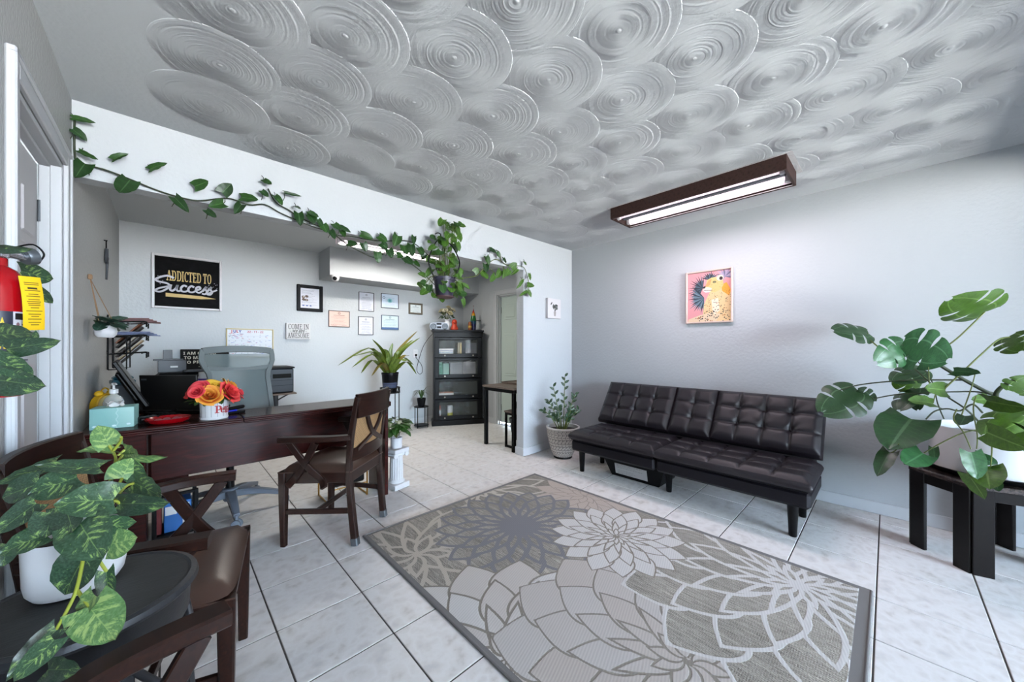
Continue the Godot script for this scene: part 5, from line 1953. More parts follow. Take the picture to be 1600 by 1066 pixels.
var rose_cache := {}
func rose_mesh() -> ArrayMesh:                 # unit radius, opening towards +y
	if rose_cache.has("m"): return rose_cache["m"]
	var s := begin()
	rng.seed = 123
	for layer in 4:
		var n: int = [3, 3, 4, 5][layer]
		var r: float = [0.20, 0.40, 0.66, 0.95][layer]
		var top: float = [0.55, 0.52, 0.42, 0.22][layer]
		for k in n:
			var a0 := TAU * k / n + layer * 0.9
			var rows := []
			for i in 6:
				var f := i / 5.0
				var row := PackedVector3Array()
				for j in 9:
					var u := -1.0 + j / 4.0
					var half := (PI / n) * 1.5 * (0.45 + 0.55 * sin(PI * (0.12 + 0.55 * f)))
					var a := a0 + u * half
					var cup := sin(minf(f * 1.25, 1.0) * PI * 0.5)
					var rad := r * (0.20 + 0.80 * cup) * (1.0 + 0.06 * u)
					var y := -0.35 + (top + 0.35) * f - 0.20 * u * u * f * f
					if f > 0.75:
						rad += (f - 0.75) * r * 0.9
						y -= (f - 0.75) * 0.35 * (layer + 1) * 0.5
					row.append(V(sin(a) * rad, y, cos(a) * rad))
				rows.append(row)
			grid(s, rows, false, 1)
	ball(s, V(0, 0.0, 0), V(0.15, 0.42, 0.15), 8, 6)
	rose_cache["m"] = done(s)
	return rose_cache["m"]

func rose(parent: Node, called: String, p: Vector3, r: float, up: Vector3, c: Color, heart := Color(0, 0, 0, 0)) -> void:
	if not M.has(c):
		var im := Image.create(16, 32, false, Image.FORMAT_RGB8)
		var hc := c if heart.a == 0.0 else heart
		for y in 32:
			for x in 16: im.set_pixel(x, y, hc.lerp(c, smoothstep(0.2, 0.9, 1.0 - y / 31.0)) if heart.a > 0 else c.lerp(c.darkened(0.22), y / 31.0))
		M[c] = print_mat(im, 0.6)
		M[c].backlight_enabled = true
		M[c].backlight = Color(0.25, 0.25, 0.25)
	var x := frame_at(up, V(1, 0.2, 0.1))
	put(called, rose_mesh(), M[c], parent, Transform3D(Basis(x, up, x.cross(up)) * Basis.from_scale(V(r, r, r)), p))

# ---------------------------------------------------------------- back room
func build_back_room() -> void:
	# dome camera under the soffit
	var t := thing("security_camera", "white dome security camera with a black eye under the soffit", "security camera", V(1.395, 1.995, -4.49))
	var s := begin()
	lathe(s, [Vector2(0.0001, -0.075), Vector2(0.022, -0.070), Vector2(0.040, -0.052), Vector2(0.046, -0.03), Vector2(0.046, -0.012), Vector2(0.050, -0.010), Vector2(0.050, 0), Vector2(0.0001, 0)], 24)
	obj("housing", s, M.white, t)
	s = begin()
	ball(s, V(-0.012, -0.040, 0.030), V(0.024, 0.024, 0.022), 16, 8)
	obj("lens", s, M.screen, t)
	# outlets
	wall_plate("wall_outlet", "white wall outlet with a black plug left of the bookcase", V(2.666, 1.058, ZB + 0.0005), 0.0, true)
	wall_plate("light_switch", "white light switch plate on the wall just right of the bookcase", V(XR - 0.0005, 1.385, -4.44), -PI / 2, false)
	var pl := begin()
	box(pl, V(0, 0, 0.014), V(0.026, 0.03, 0.028), 0.004)
	tube(pl, [V(0, -0.01, 0.012), V(0, -0.05, 0.012)], 0.005, 0.004, 6)
	single("power_plug", pl, M.black_plastic, "black plug in the wall outlet", "plug", at(V(2.666, 1.035, ZB + 0.0075)))
	s = begin()
	tube(s, smooth_path([V(2.87, 1.405, -4.62), V(2.83, 1.36, -4.72), V(2.78, 1.18, -4.90), V(2.70, 0.92, -4.93), V(2.685, 0.80, -4.935), V(2.73, 0.745, -4.935), V(2.775, 0.78, -4.935), V(2.76, 0.88, -4.935), V(2.69, 0.97, -4.935), V(2.666, 1.0, -4.93)], 8), 0.0035, 0.0035, 6)
	single("radio_cable", s, M.black_plastic, "thin black cable looping down the wall from the radio to the outlet", "cable")
	# tall plant stand with dracaena
	var p := V(2.0, 0, -4.36)
	t = thing("plant_stand", "tall thin black metal plant stand holding the arching dracaena", "plant stand", p)
	s = begin()
	for y in [0.645, 0.585]:
		ring(s, y, 0.118, 0.006)
	for k in 16:
		var a := TAU * k / 16
		tube(s, [V(sin(a), 0, cos(a)) * 0.118 + V(0, 0.588, 0), V(sin(a + 0.2), 0, cos(a + 0.2)) * 0.118 + V(0, 0.642, 0)], 0.003, 0.003, 5)
	obj("ring", s, M.black_metal, t)
	s = begin()
	lathe(s, [Vector2(0.0001, 0.582), Vector2(0.116, 0.582), Vector2(0.116, 0.588), Vector2(0.0001, 0.588)], 24)
	obj("tray", s, M.black_metal, t)
	for k in 4:
		s = begin()
		var a := TAU * k / 4 + 0.62
		tube(s, [V(sin(a) * 0.122, 0, cos(a) * 0.122), V(sin(a) * 0.122, 0.645, cos(a) * 0.122)], 0.0055, 0.0055, 6)
		obj("leg", s, M.black_metal, t)
	t = thing("dracaena_plant", "striped green and yellow dracaena with long arching leaves in a black pot", "plant", p + V(0, 0.5885, 0))
	s = begin()
	lathe(s, [Vector2(0.0001, 0), Vector2(0.082, 0), Vector2(0.088, 0.10), Vector2(0.092, 0.105), Vector2(0.100, 0.225), Vector2(0.104, 0.228), Vector2(0.104, 0.25), Vector2(0.097, 0.25), Vector2(0.094, 0.215), Vector2(0.0001, 0.21)], 32)
	obj("pot", s, M.pot_black, t)
	s = begin()
	lathe(s, [Vector2(0.0885, 0.06), Vector2(0.0935, 0.125)], 32)
	obj("clear_sleeve", s, mat(Color(0.26, 0.29, 0.38), 0.15), t)
	rng.seed = 70
	# right, up and forward offsets of the middle and the tip of each leaf; right is along the wall
	var bl := [[-0.10, 0.22, -0.24, 0.40], [-0.08, 0.34, -0.22, 0.62], [-0.05, 0.30, -0.12, 0.46], [-0.14, 0.30, -0.36, 0.36], [-0.17, 0.32, -0.52, 0.34], [-0.20, 0.36, -0.60, 0.20], [-0.18, 0.28, -0.46, 0.17], [-0.16, 0.20, -0.32, 0.06], [-0.10, 0.17, -0.26, 0.02],
		[0.0, 0.30, 0.03, 0.56], [0.02, 0.24, 0.0, 0.40], [0.05, 0.26, 0.10, 0.42], [0.10, 0.32, 0.30, 0.62], [0.13, 0.36, 0.40, 0.78], [0.16, 0.34, 0.42, 0.66], [0.12, 0.24, 0.22, 0.34], [0.16, 0.22, 0.38, 0.16], [0.15, 0.16, 0.30, 0.02], [0.10, 0.15, 0.20, 0.12], [-0.03, 0.22, -0.10, 0.28], [0.06, 0.20, 0.16, 0.26], [-0.04, 0.18, -0.04, 0.33]]
	for i in bl.size():
		var q: Array = bl[i]
		var dz := rng.randf_range(-0.12, 0.16)
		s = begin()
		strap(s, [V(rng.randf_range(-0.01, 0.01), 0.20, rng.randf_range(-0.01, 0.01)), V(q[0] * 0.45, 0.20 + q[1] * 0.55, dz * 0.3), V(q[0] * 1.25, 0.22 + q[1] * 0.95, dz * 0.7), V(q[2], 0.20 + q[3] * 0.75, dz)], rng.randf_range(0.060, 0.078), V(0.55, 0.0, 0.83) if absf(q[2]) > 0.2 else V(1, 0, 0.3))
		obj("leaf", s, M.blade_dry if i in [8, 15, 13] else M.blade, t)
	# short stand with a small aloe
	p = V(2.62, 0, -4.69)
	t = thing("plant_stand", "short black metal plant stand with round shelves holding a small aloe", "plant stand", p)
	s = begin()
	for y in [0.295, 0.03]:
		ring(s, y, 0.098, 0.006)
		lathe(s, [Vector2(0.0001, y - 0.004), Vector2(0.096, y - 0.004), Vector2(0.096, y + 0.002), Vector2(0.0001, y + 0.002)], 24)
	obj("shelf", s, M.black_metal, t)
	for k in 4:
		s = begin()
		var a := TAU * k / 4 + 0.55
		tube(s, [V(sin(a) * 0.102, 0, cos(a) * 0.102), V(sin(a) * 0.102, 0.30, cos(a) * 0.102)], 0.006, 0.006, 6)
		obj("leg", s, M.black_metal, t)
	t = thing("aloe_plant", "small spidery aloe in a black pot on the short stand", "plant", p + V(0, 0.2975, 0))
	s = begin()
	lathe(s, [Vector2(0.0001, 0), Vector2(0.046, 0), Vector2(0.064, 0.105), Vector2(0.066, 0.12), Vector2(0.060, 0.12), Vector2(0.056, 0.10), Vector2(0.0001, 0.098)], 24)
	obj("pot", s, M.pot_black, t)
	for i in 15:
		var a := TAU * i / 15 * 2.1
		var l := rng.randf_range(0.12, 0.20)
		s = begin()
		strap(s, [V(0, 0.095, 0), V(sin(a) * l * 0.35, 0.15 + l * 0.4 * (1.0 if i % 3 else 1.4), cos(a) * l * 0.35), V(sin(a) * l * 0.9, 0.13 + l * (0.15 if i % 3 else 0.7), cos(a) * l * 0.9)], 0.013, V(cos(a), 0, -sin(a)))
		obj("leaf", s, M.bush_leaf, t)
	# console table and stool behind the partition
	t = thing("console_table", "wood topped table with square black legs half hidden by the partition wall", "table", V(3.08, 0, -3.10))
	s = begin()
	box(s, V(0, 0.695, 0), V(0.78, 0.022, 0.54), 0.003)
	obj("table_top", s, M.table_wood, t)
	s = begin()
	for z in [-0.245, 0.245]: box(s, V(0, 0.664, z), V(0.74, 0.038, 0.030), 0.002)
	for x in [-0.362, 0.362]: box(s, V(x, 0.664, 0), V(0.030, 0.038, 0.46), 0.002)
	obj("frame", s, M.black_metal, t)
	for x in [-0.356, 0.356]:
		for z in [-0.240, 0.240]:
			s = begin()
			box(s, V(x, 0.322, z), V(0.038, 0.644, 0.038), 0.002)
			obj("leg", s, M.black_metal, t)
	s = begin()
	prism(s, rrect(0.30, 0.34, 0.02), 0, 0.012, Transform3D(Basis(Vector3.RIGHT, -PI / 2), Vector3.ZERO))
	var tr := single("serving_tray", s, M.table_wood, "thin wooden tray lying on the half hidden table", "tray", at(V(3.12, 0.7062, -3.18)))
	s = begin()
	for q in [[0, 0.165, 0.30, 0.012], [0, -0.165, 0.30, 0.012], [0.145, 0, 0.012, 0.34], [-0.145, 0, 0.012, 0.34]]:
		box(s, V(q[0], 0.016, q[1]), V(q[2], 0.012, q[3]), 0.002)
	obj("rim", s, M.table_wood, tr)
	t = thing("low_stool", "low wood topped stool with a black metal frame under the half hidden table", "stool", V(2.99, 0, -2.965))
	s = begin()
	box(s, V(0, 0.412, 0), V(0.40, 0.020, 0.26), 0.003)
	obj("seat", s, M.table_wood, t)
	s = begin()
	for x in [-0.18, 0.18]:
		for z in [-0.115, 0.115]: box(s, V(x, 0.20, z), V(0.024, 0.402, 0.024), 0.002)
		for y in [0.014, 0.388]: box(s, V(x, y, 0), V(0.022, 0.024, 0.21), 0.002)
	for z in [-0.115, 0.115]: box(s, V(0, 0.388, z), V(0.34, 0.022, 0.022), 0.002)
	obj("frame", s, M.black_metal, t)
	t = thing("snake_plant", "snake plant in a ribbed dark grey pot under the half hidden table", "plant", V(3.18, 0, -3.24))
	s = begin()
	var pr := [Vector2(0.0001, 0)]
	for i in 15: pr.append(Vector2(0.085 + 0.045 * i / 14.0 + (0.002 if i % 2 else 0.0), 0.26 * i / 14.0))
	pr.append(Vector2(0.122, 0.26)); pr.append(Vector2(0.118, 0.23)); pr.append(Vector2(0.0001, 0.23))
	lathe(s, pr, 28)
	obj("pot", s, M.pot_grey, t)
	for q in [[-0.10, 0.02, 0.31], [0.0, 0.03, 0.40], [0.06, -0.04, 0.33], [0.03, 0.06, 0.25]]:
		s = begin()
		strap(s, [V(q[0] * 0.3, 0.22, q[1] * 0.3), V(q[0] * 0.6, 0.22 + q[2] * 0.5, q[1] * 0.7), V(q[0], 0.22 + q[2], q[1])], 0.050, V(1, 0, 0.3), 0.15)
		obj("leaf", s, M.zz_leaf, t)
	# pedestal with the bushy pothos
	p = V(1.355, 0, -2.835)
	t = thing("column_pedestal", "small white fluted column pedestal at the open end of the desk", "pedestal", p, 0.25)
	s = begin()
	box(s, V(0, 0.022, 0), V(0.150, 0.044, 0.150), 0.004)
	obj("base", s, M.white_matte, t)
	s = begin()
	lathe(s, [Vector2(0.066, 0.044), Vector2(0.068, 0.054), Vector2(0.060, 0.066), Vector2(0.055, 0.072)], 32)
	var poly := PackedVector2Array()
	for k in 96: 
		var a := TAU * k / 96
		var rr := 0.054 - 0.0055 * maxf(0.0, sin(a * 16.0))
		poly.append(Vector2(cos(a), sin(a)) * rr)
	var rows := []
	for q in [[0.066, 1.0], [0.15, 1.0], [0.262, 0.93]]:
		var row := PackedVector3Array()
		for v in poly: row.append(V(v.y * q[1], q[0], v.x * q[1]))
		rows.append(row)
	grid(s, rows, true, 1)
	obj("fluted_shaft", s, M.white_matte, t)
	s = begin()
	box(s, V(0, 0.278, 0), V(0.118, 0.024, 0.118), 0.006)
	for sx in [-1, 1]:
		for z in [-1, 1]:
			lathe(s, [Vector2(0.0001, -0.01), Vector2(0.020, -0.01), Vector2(0.022, 0), Vector2(0.020, 0.01), Vector2(0.012, 0.012), Vector2(0.0001, 0.013)], 14, Transform3D(Basis(Vector3.RIGHT, PI / 2 * z), V(sx * 0.056, 0.276, z * 0.056)))
		tube(s, [V(sx * 0.056, 0.276, -0.05), V(sx * 0.056, 0.276, 0.05)], 0.018, 0.018, 10)
	box(s, V(0, 0.309, 0), V(0.146, 0.034, 0.146), 0.004)
	obj("capital", s, M.white_matte, t)
	t = thing("pothos_plant", "bushy green pothos in a small white pot on the column pedestal", "plant", p + V(0, 0.3262, 0))
	s = begin()
	lathe(s, [Vector2(0.0001, 0), Vector2(0.042, 0), Vector2(0.045, 0.004), Vector2(0.047, 0.085), Vector2(0.043, 0.085), Vector2(0.042, 0.07), Vector2(0.0001, 0.07)], 26)
	obj("pot", s, M.white, t)
	rng.seed = 81
	for k in 64:
		var a := TAU * k * 0.618
		var el := rng.randf_range(-0.45, 1.2)
		var d := V(sin(a) * cos(el), sin(el), cos(a) * cos(el))
		var b := V(0, 0.165, 0) + V(d.x * 0.092, d.y * 0.085, d.z * 0.092) * rng.randf_range(0.6, 1.0)
		var e := b + V(d.x * 0.06, -0.022 + d.y * 0.02, d.z * 0.06).normalized() * rng.randf_range(0.055, 0.075)
		leaf(t, ["heart", "heart_b"][k % 2], M.bush_leaf, b, e, rng.randf_range(0.048, 0.062), d + V(0, 0.7, 0.1))
		if k % 2 == 0:
			s = begin()
			tube(s, smooth_path([V(0, 0.08, 0), V(b.x * 0.5, b.y * 0.85, b.z * 0.5), b], 3), 0.0022, 0.0018, 5)
			obj("stem", s, M.stem, t)

func ring(s: SurfaceTool, y: float, r: float, w: float) -> void:
	var p := []
	for k in 25: p.append(V(sin(TAU * k / 24) * r, y, cos(TAU * k / 24) * r))
	tube(s, p, w, w, 6, false)

func wall_plate(called: String, label: String, p: Vector3, yaw: float, outlet: bool) -> void:
	var t := thing(called, label, "outlet" if outlet else "switch", p, yaw)
	var s := begin()
	box(s, V(0, 0, 0.003), V(0.072, 0.118, 0.006), 0.002)
	obj("plate", s, M.white, t)
	s = begin()
	if outlet:
		for y in [-0.026, 0.026]: box(s, V(0, y, 0.0062), V(0.034, 0.030, 0.003), 0.001)
	else:
		box(s, V(0, 0, 0.007), V(0.012, 0.026, 0.010), 0.002)
	obj("face", s, M.trim, t)

# ---------------------------------------------------------------- desk things
func build_desk_things() -> void:
	var Y := 0.7352
	# tissue box
	var t := thing("tissue_box", "pale mint tissue box on the left end of the desk", "tissue box", V(-0.205, Y, -2.875), -0.10)
	var s := begin()
	box(s, V(0, 0.054, 0), V(0.158, 0.108, 0.125), 0.002)
	obj("carton", s, mat(Color(0.58, 0.78, 0.76), 0.5), t)
	var im := Image.create(96, 64, false, Image.FORMAT_RGB8)
	for y in 64:
		for x in 96: im.set_pixel(x, y, Color(0.55, 0.76, 0.74).lerp(Color(0.70, 0.86, 0.83), clampf((x - 20) / 70.0 - y / 160.0 + (0.12 if x > 58 + 3 * sin(y * 0.3) else 0.0), 0, 1)))
	for y in 64: im.set_pixel(58 + int(3 * sin(y * 0.3)), y, Color(0.86, 0.93, 0.92))
	for q in [Vector2(10, 55), Vector2(52, 56), Vector2(84, 54)]: blob(im, q, 5, 3, Color(0.86, 0.94, 0.94))
	s = begin()
	quad(s, V(-0.078, 0.002, 0.0629), V(0.078, 0.002, 0.0629), V(0.078, 0.106, 0.0629), V(-0.078, 0.106, 0.0629))
	obj("front_print", s, print_mat(im), t)
	s = begin()
	for k in 5:
		var a := TAU * k / 5
		strap(s, [V(sin(a) * 0.03, 0.107, cos(a) * 0.02), V(sin(a) * 0.02, 0.122, cos(a) * 0.02), V(sin(a) * 0.035, 0.135, cos(a) * 0.03)], 0.04, V(cos(a), 0, -sin(a)))
	obj("tissue", s, M.paper, t)
	# sanitizer
	t = thing("sanitizer_bottle", "clear pump bottle of hand sanitizer behind the mint tissue box", "bottle", V(-0.222, Y, -3.03), 0.3)
	s = begin()
	var sh := [Vector2(0.0001, 0), Vector2(0.038, 0), Vector2(0.042, 0.006), Vector2(0.042, 0.115), Vector2(0.034, 0.140), Vector2(0.015, 0.158), Vector2(0.014, 0.168)]
	lathe(s, sh, 24)
	obj("body", s, pane(0.35, Color(0.9, 0.93, 0.95)), t)
	s = begin()
	lathe(s, [Vector2(0.0425, 0.02), Vector2(0.0425, 0.10)], 24)
	obj("label_band", s, M.paper, t)
	s = begin()
	lathe(s, [Vector2(0.0001, 0.165), Vector2(0.018, 0.165), Vector2(0.018, 0.187), Vector2(0.006, 0.190), Vector2(0.005, 0.208), Vector2(0.010, 0.211), Vector2(0.010, 0.222), Vector2(0.0001, 0.224)], 18)
	box(s, V(0, 0.217, 0.022), V(0.010, 0.010, 0.040), 0.003)
	obj("pump", s, M.white, t)
	# alarm clock
	t = thing("alarm_clock", "round yellow alarm clock against the left wall at the desk's end", "clock", V(-0.268, Y, -3.20), 0.9)
	s = begin()
	var up := Transform3D(Basis(Vector3.RIGHT, PI / 2), V(0, 0.084, -0.02))
	lathe(s, [Vector2(0.0001, 0), Vector2(0.066, 0), Vector2(0.072, 0.006), Vector2(0.072, 0.040), Vector2(0.066, 0.044), Vector2(0.060, 0.040)], 30, up)
	for sx in [-1, 1]:
		ball(s, V(sx * 0.034, 0.155, 0), V(0.022, 0.018, 0.020), 12, 6)
		tube(s, [V(sx * 0.045, 0.03, 0), V(sx * 0.055, 0.0, 0.012)], 0.007, 0.006, 8)
	tube(s, smooth_path([V(-0.02, 0.172, 0), V(0, 0.185, 0), V(0.02, 0.172, 0)], 4), 0.004, 0.004, 6)
	obj("case", s, mat(Color(0.80, 0.62, 0.10), 0.35), t)
	s = begin()
	lathe(s, [Vector2(0.0001, 0.039), Vector2(0.060, 0.039), Vector2(0.060, 0.041)], 30, up)
	obj("dial", s, mat(Color(0.86, 0.80, 0.55), 0.5), t)
	s = begin()
	bar(s, [V(0, 0.084, 0.021), V(0.02, 0.115, 0.021)], 0.004, 0.001, V(1, -0.5, 0))
	bar(s, [V(0, 0.084, 0.021), V(-0.018, 0.09, 0.021)], 0.005, 0.001, V(0, 1, 0))
	obj("hand", s, M.black, t)
	# toner style box with a teal cap
	t = thing("storage_tub", "grey tub with a teal lid standing behind the sanitizer bottle", "tub", V(-0.235, Y, -3.78), 0.2)
	s = begin()
	box(s, V(0, 0.080, 0), V(0.105, 0.160, 0.10), 0.008)
	obj("body", s, mat(Color(0.27, 0.30, 0.33), 0.4), t)
	s = begin()
	box(s, V(0, 0.178, 0), V(0.116, 0.030, 0.11), 0.006)
	box(s, V(0, 0.205, 0), V(0.098, 0.028, 0.09), 0.010)
	obj("lid", s, mat(Color(0.03, 0.30, 0.38), 0.35), t)
	# note box
	t = thing("memo_box", "small pink memo box with a yellow edge behind the monitor", "memo box", V(-0.05, Y, -3.70), 0.75)
	s = begin()
	box(s, V(0, 0.05, 0), V(0.13, 0.10, 0.02), 0.002)
	obj("card", s, mat(Color(0.86, 0.66, 0.62), 0.7), t)
	s = begin()
	for x in [-0.068, 0.068]: box(s, V(x, 0.05, 0), V(0.008, 0.11, 0.024), 0.002)
	obj("edge", s, mat(Color(0.78, 0.60, 0.15), 0.6), t)
	# monitor seen edge on
	t = thing("monitor", "black computer monitor seen edge on at the left end of the desk", "monitor", V(-0.128, Y, -3.40), PI / 2 + 0.05)
	s = begin()
	lathe(s, [Vector2(0.0001, 0), Vector2(0.085, 0), Vector2(0.09, 0.006), Vector2(0.08, 0.012), Vector2(0.02, 0.018), Vector2(0.0001, 0.018)], 28)
	tube(s, [V(0, 0.015, 0), V(0, 0.10, -0.025), V(0, 0.18, -0.045)], 0.018, 0.016, 10)
	obj("stand", s, M.black_plastic, t)
	var tilt := Transform3D(Basis(Vector3.RIGHT, -0.46), V(0, 0.055, 0.025))
	s = begin()
	box(s, V(0, 0.16, 0), V(0.50, 0.31, 0.022), 0.005, tilt)
	box(s, V(0, 0.15, -0.022), V(0.36, 0.20, 0.026), 0.01, tilt)
	obj("housing", s, M.black_plastic, t)
	s = begin()
	box(s, V(0, 0.162, 0.0112), V(0.475, 0.280, 0.001), 0, tilt)
	obj("screen", s, M.screen, t)
	# laptop, lid towards the viewer
	t = thing("laptop", "open black laptop seen from behind its lid beside the flower pot", "laptop", V(0.01, Y, -3.165), PI - 0.77)
	s = begin()
	box(s, V(0, 0.012, 0.125), V(0.36, 0.020, 0.25), 0.004)
	obj("base", s, M.black_plastic, t)
	var lidx := Transform3D(Basis(Vector3.RIGHT, -0.10), V(0, 0.024, 0.004))
	s = begin()
	box(s, V(0, 0.112, 0), V(0.362, 0.225, 0.010), 0.003, lidx)
	var lid := obj("lid", s, mat(Color(0.022, 0.022, 0.025), 0.45), t)
	s = begin()
	box(s, V(0, 0.114, 0.0052), V(0.335, 0.195, 0.0008), 0, lidx)
	obj("screen", s, M.screen, lid)
	s = begin()
	box(s, V(0.150, 0.198, -0.0052), V(0.034, 0.010, 0.0008), 0, lidx * Transform3D(Basis(), Vector3.ZERO))
	obj("badge", s, M.dull_steel, lid)
	# scanner with its paper support up
	t = thing("document_scanner", "black sheet scanner with a raised slanting paper support behind the laptop", "scanner", V(0.06, Y, -4.0), 0.1)
	s = begin()
	box(s, V(0.02, 0.11, -0.02), V(0.30, 0.22, 0.16), 0.02)
	obj("body", s, M.black_plastic, t)
	s = begin()
	box(s, V(-0.03, 0.265, -0.085), V(0.17, 0.10, 0.010), 0.003, Transform3D(Basis(Vector3.BACK, 0.0), Vector3.ZERO))
	box(s, V(-0.05, 0.320, -0.105), V(0.18, 0.014, 0.016), 0.003)
	box(s, V(-0.055, 0.362, -0.11), V(0.055, 0.075, 0.008), 0.002)
	box(s, V(0.10, 0.228, 0.02), V(0.15, 0.018, 0.11), 0.006)
	obj("paper_support", s, M.dark_grey, t)
	s = begin()
	box(s, V(-0.02, 0.262, -0.0785), V(0.045, 0.014, 0.002), 0)
	obj("badge", s, M.paper, t)
	# jar, cup, small pink bloom
	s = begin()
	lathe(s, [Vector2(0.0001, 0), Vector2(0.038, 0), Vector2(0.042, 0.005), Vector2(0.042, 0.19), Vector2(0.038, 0.195), Vector2(0.038, 0.225), Vector2(0.0001, 0.227)], 24)
	t = single("pill_jar", s, M.white, "white plastic jar with a purple ring behind the laptop", "jar", at(V(0.205, 0.7352, -3.75)))
	s = begin()
	lathe(s, [Vector2(0.0425, 0.165), Vector2(0.0425, 0.178)], 24)
	obj("band", s, mat(Color(0.25, 0.15, 0.5), 0.4), t)
	# flower pot
	var fp := V(0.195, Y, -2.795)
	t = thing("flower_pot", "white ridged pot lettered Pets filled with coral and yellow silk roses", "flower pot", fp, 0.62)
	s = begin()
	lathe(s, [Vector2(0.0001, 0), Vector2(0.064, 0), Vector2(0.066, 0.004), Vector2(0.066, 0.012), Vector2(0.0635, 0.014), Vector2(0.0665, 0.108), Vector2(0.069, 0.112), Vector2(0.065, 0.112), Vector2(0.060, 0.10), Vector2(0.0001, 0.09)], 36)
	obj("pot", s, M.white_matte, t)
	s = begin()
	for k in 14:
		var a := TAU * k / 14
		bar(s, [V(sin(a) * 0.0640, 0.016, cos(a) * 0.0640), V(sin(a) * 0.0666, 0.106, cos(a) * 0.0666)], 0.0016, 0.001, V(cos(a), 0, -sin(a)))
	obj("groove", s, M.dull_steel, t)
	for i in 4:
		var a := -0.62 + 0.20 + 0.33 * i
		letters(t, "lettering", "PeTs"[i], [0.042, 0.036, 0.036, 0.030][i], mat(Color(0.62, 0.04, 0.10), 0.5), Transform3D(Basis(Vector3.UP, a), V(sin(a) * 0.0668, 0.058 - 0.003 * i, cos(a) * 0.0668)), "Droid Serif", true)
	rng.seed = 90
	var coral := Color(0.90, 0.25, 0.24)
	var pinkc := Color(0.92, 0.30, 0.33)
	var yel := Color(0.90, 0.72, 0.22)
	var roses := [[0.035, 0.155, 0.075, 0.062, coral, Color(0.75, 0.10, 0.16)], [-0.075, 0.150, 0.060, 0.055, Color(0.92, 0.62, 0.22), Color(0.80, 0.25, 0.06)], [-0.015, 0.185, 0.02, 0.060, yel, Color(0.86, 0.62, 0.12)], [0.085, 0.180, 0.02, 0.058, Color(0.93, 0.68, 0.26), Color(0.82, 0.34, 0.08)], [-0.085, 0.190, 0.0, 0.045, pinkc, Color(0.75, 0.08, 0.20)], [-0.125, 0.175, 0.03, 0.034, Color(0.90, 0.28, 0.30), Color(0.72, 0.06, 0.14)], [0.120, 0.140, 0.045, 0.040, pinkc, Color(0.75, 0.10, 0.16)], [0.02, 0.195, -0.06, 0.055, Color(0.92, 0.70, 0.30), Color(0.85, 0.4, 0.1)], [-0.06, 0.17, -0.07, 0.05, coral, Color(0.75, 0.10, 0.16)], [0.09, 0.16, -0.07, 0.05, yel, Color(0.86, 0.62, 0.12)]]
	for q in roses:
		var p := V(q[0], q[1], q[2])
		rose(t, "rose", p, q[3], V(q[0] * 3.0, 0.22, q[2] * 3.0 + 0.12).normalized(), q[4], q[5])
		s = begin()
		tube(s, [V(0, 0.09, 0), V(q[0] * 0.6, 0.12, q[2] * 0.6), p], 0.003, 0.003, 5)
		obj("stem", s, M.stem, t)
	for k in 20:
		var a := TAU * k / 20 + 0.2
		var r := rng.randf_range(0.055, 0.085)
		var b := V(sin(a) * r, rng.randf_range(0.112, 0.135), cos(a) * r)
		leaf(t, "oval", M.bush_leaf, b, b + V(sin(a) * 0.065, rng.randf_range(-0.03, 0.02), cos(a) * 0.065), 0.040, V(sin(a) * 0.4, 1, cos(a) * 0.4))
	# red dish, phone, clutter
	t = thing("candy_dish", "shallow translucent red dish near the front edge of the desk", "dish", V(0.0, Y, -2.812))
	s = begin()
	lathe(s, [Vector2(0.0001, 0), Vector2(0.062, 0), Vector2(0.085, 0.010), Vector2(0.098, 0.030), Vector2(0.094, 0.031), Vector2(0.080, 0.014), Vector2(0.058, 0.006), Vector2(0.0001, 0.006)], 36)
	obj("bowl", s, M.red, t)
	s = begin()
	for k in 9: ball(s, V(sin(k * 2.4) * 0.045, 0.016, cos(k * 2.4) * 0.04), V(0.016, 0.010, 0.012), 8, 5)
	obj("candy", s, mat(Color(0.70, 0.35, 0.38), 0.3), t)
	t = thing("stapler", "black and blue stapler lying on the desk right of the flower pot", "stapler", V(0.292, Y, -2.905), 0.25)
	s = begin()
	box(s, V(0, 0.008, 0), V(0.13, 0.014, 0.040), 0.004)
	box(s, V(0.005, 0.036, 0), V(0.125, 0.020, 0.034), 0.008, Transform3D(Basis(Vector3.BACK, 0.07), Vector3.ZERO))
	obj("body", s, M.black_plastic, t)
	s = begin()
	box(s, V(-0.02, 0.021, 0.0), V(0.08, 0.012, 0.030), 0.003)
	obj("insert", s, mat(Color(0.05, 0.12, 0.62), 0.3), t)
	s = begin()
	rng.seed = 95
	for k in 5:
		var pts := []
		for i in 7: pts.append(V(rng.randf_range(-0.06, 0.12), 0.004 + 0.006 * k + rng.randf_range(0, 0.018), rng.randf_range(-0.05, 0.05)))
		tube(s, smooth_path(pts, 5), 0.0032, 0.0032, 5)
	single("cable_tangle", s, M.black_plastic, "tangle of black cables at the foot of the monitor", "cables", at(V(-0.06, Y, -2.99)))
	s = begin()
	box(s, V(0, 0.017, 0), V(0.085, 0.034, 0.060), 0.006)
	t = single("card_reader", s, M.black_plastic, "black card reader with a silver strip beside the mint tissue box", "card reader", at(V(-0.083, Y, -2.91), 0.3))
	s = begin()
	box(s, V(0, 0.022, 0.0303), V(0.07, 0.006, 0.001), 0)
	box(s, V(0, 0.0345, 0), V(0.06, 0.001, 0.04), 0)
	obj("strip", s, M.dull_steel, t)
	# printer on its stand behind the chair
	t = thing("printer_stand", "narrow black stand with a wooden shelf carrying the dark printer", "stand", V(0.80, 0, -4.68))
	s = begin()
	box(s, V(0, 0.655, 0), V(0.40, 0.016, 0.42), 0.003)
	obj("shelf", s, M.table_wood, t)
	s = begin()
	tube(s, [V(0.04, 0.03, 0), V(0.04, 0.647, 0)], 0.028, 0.028, 12)
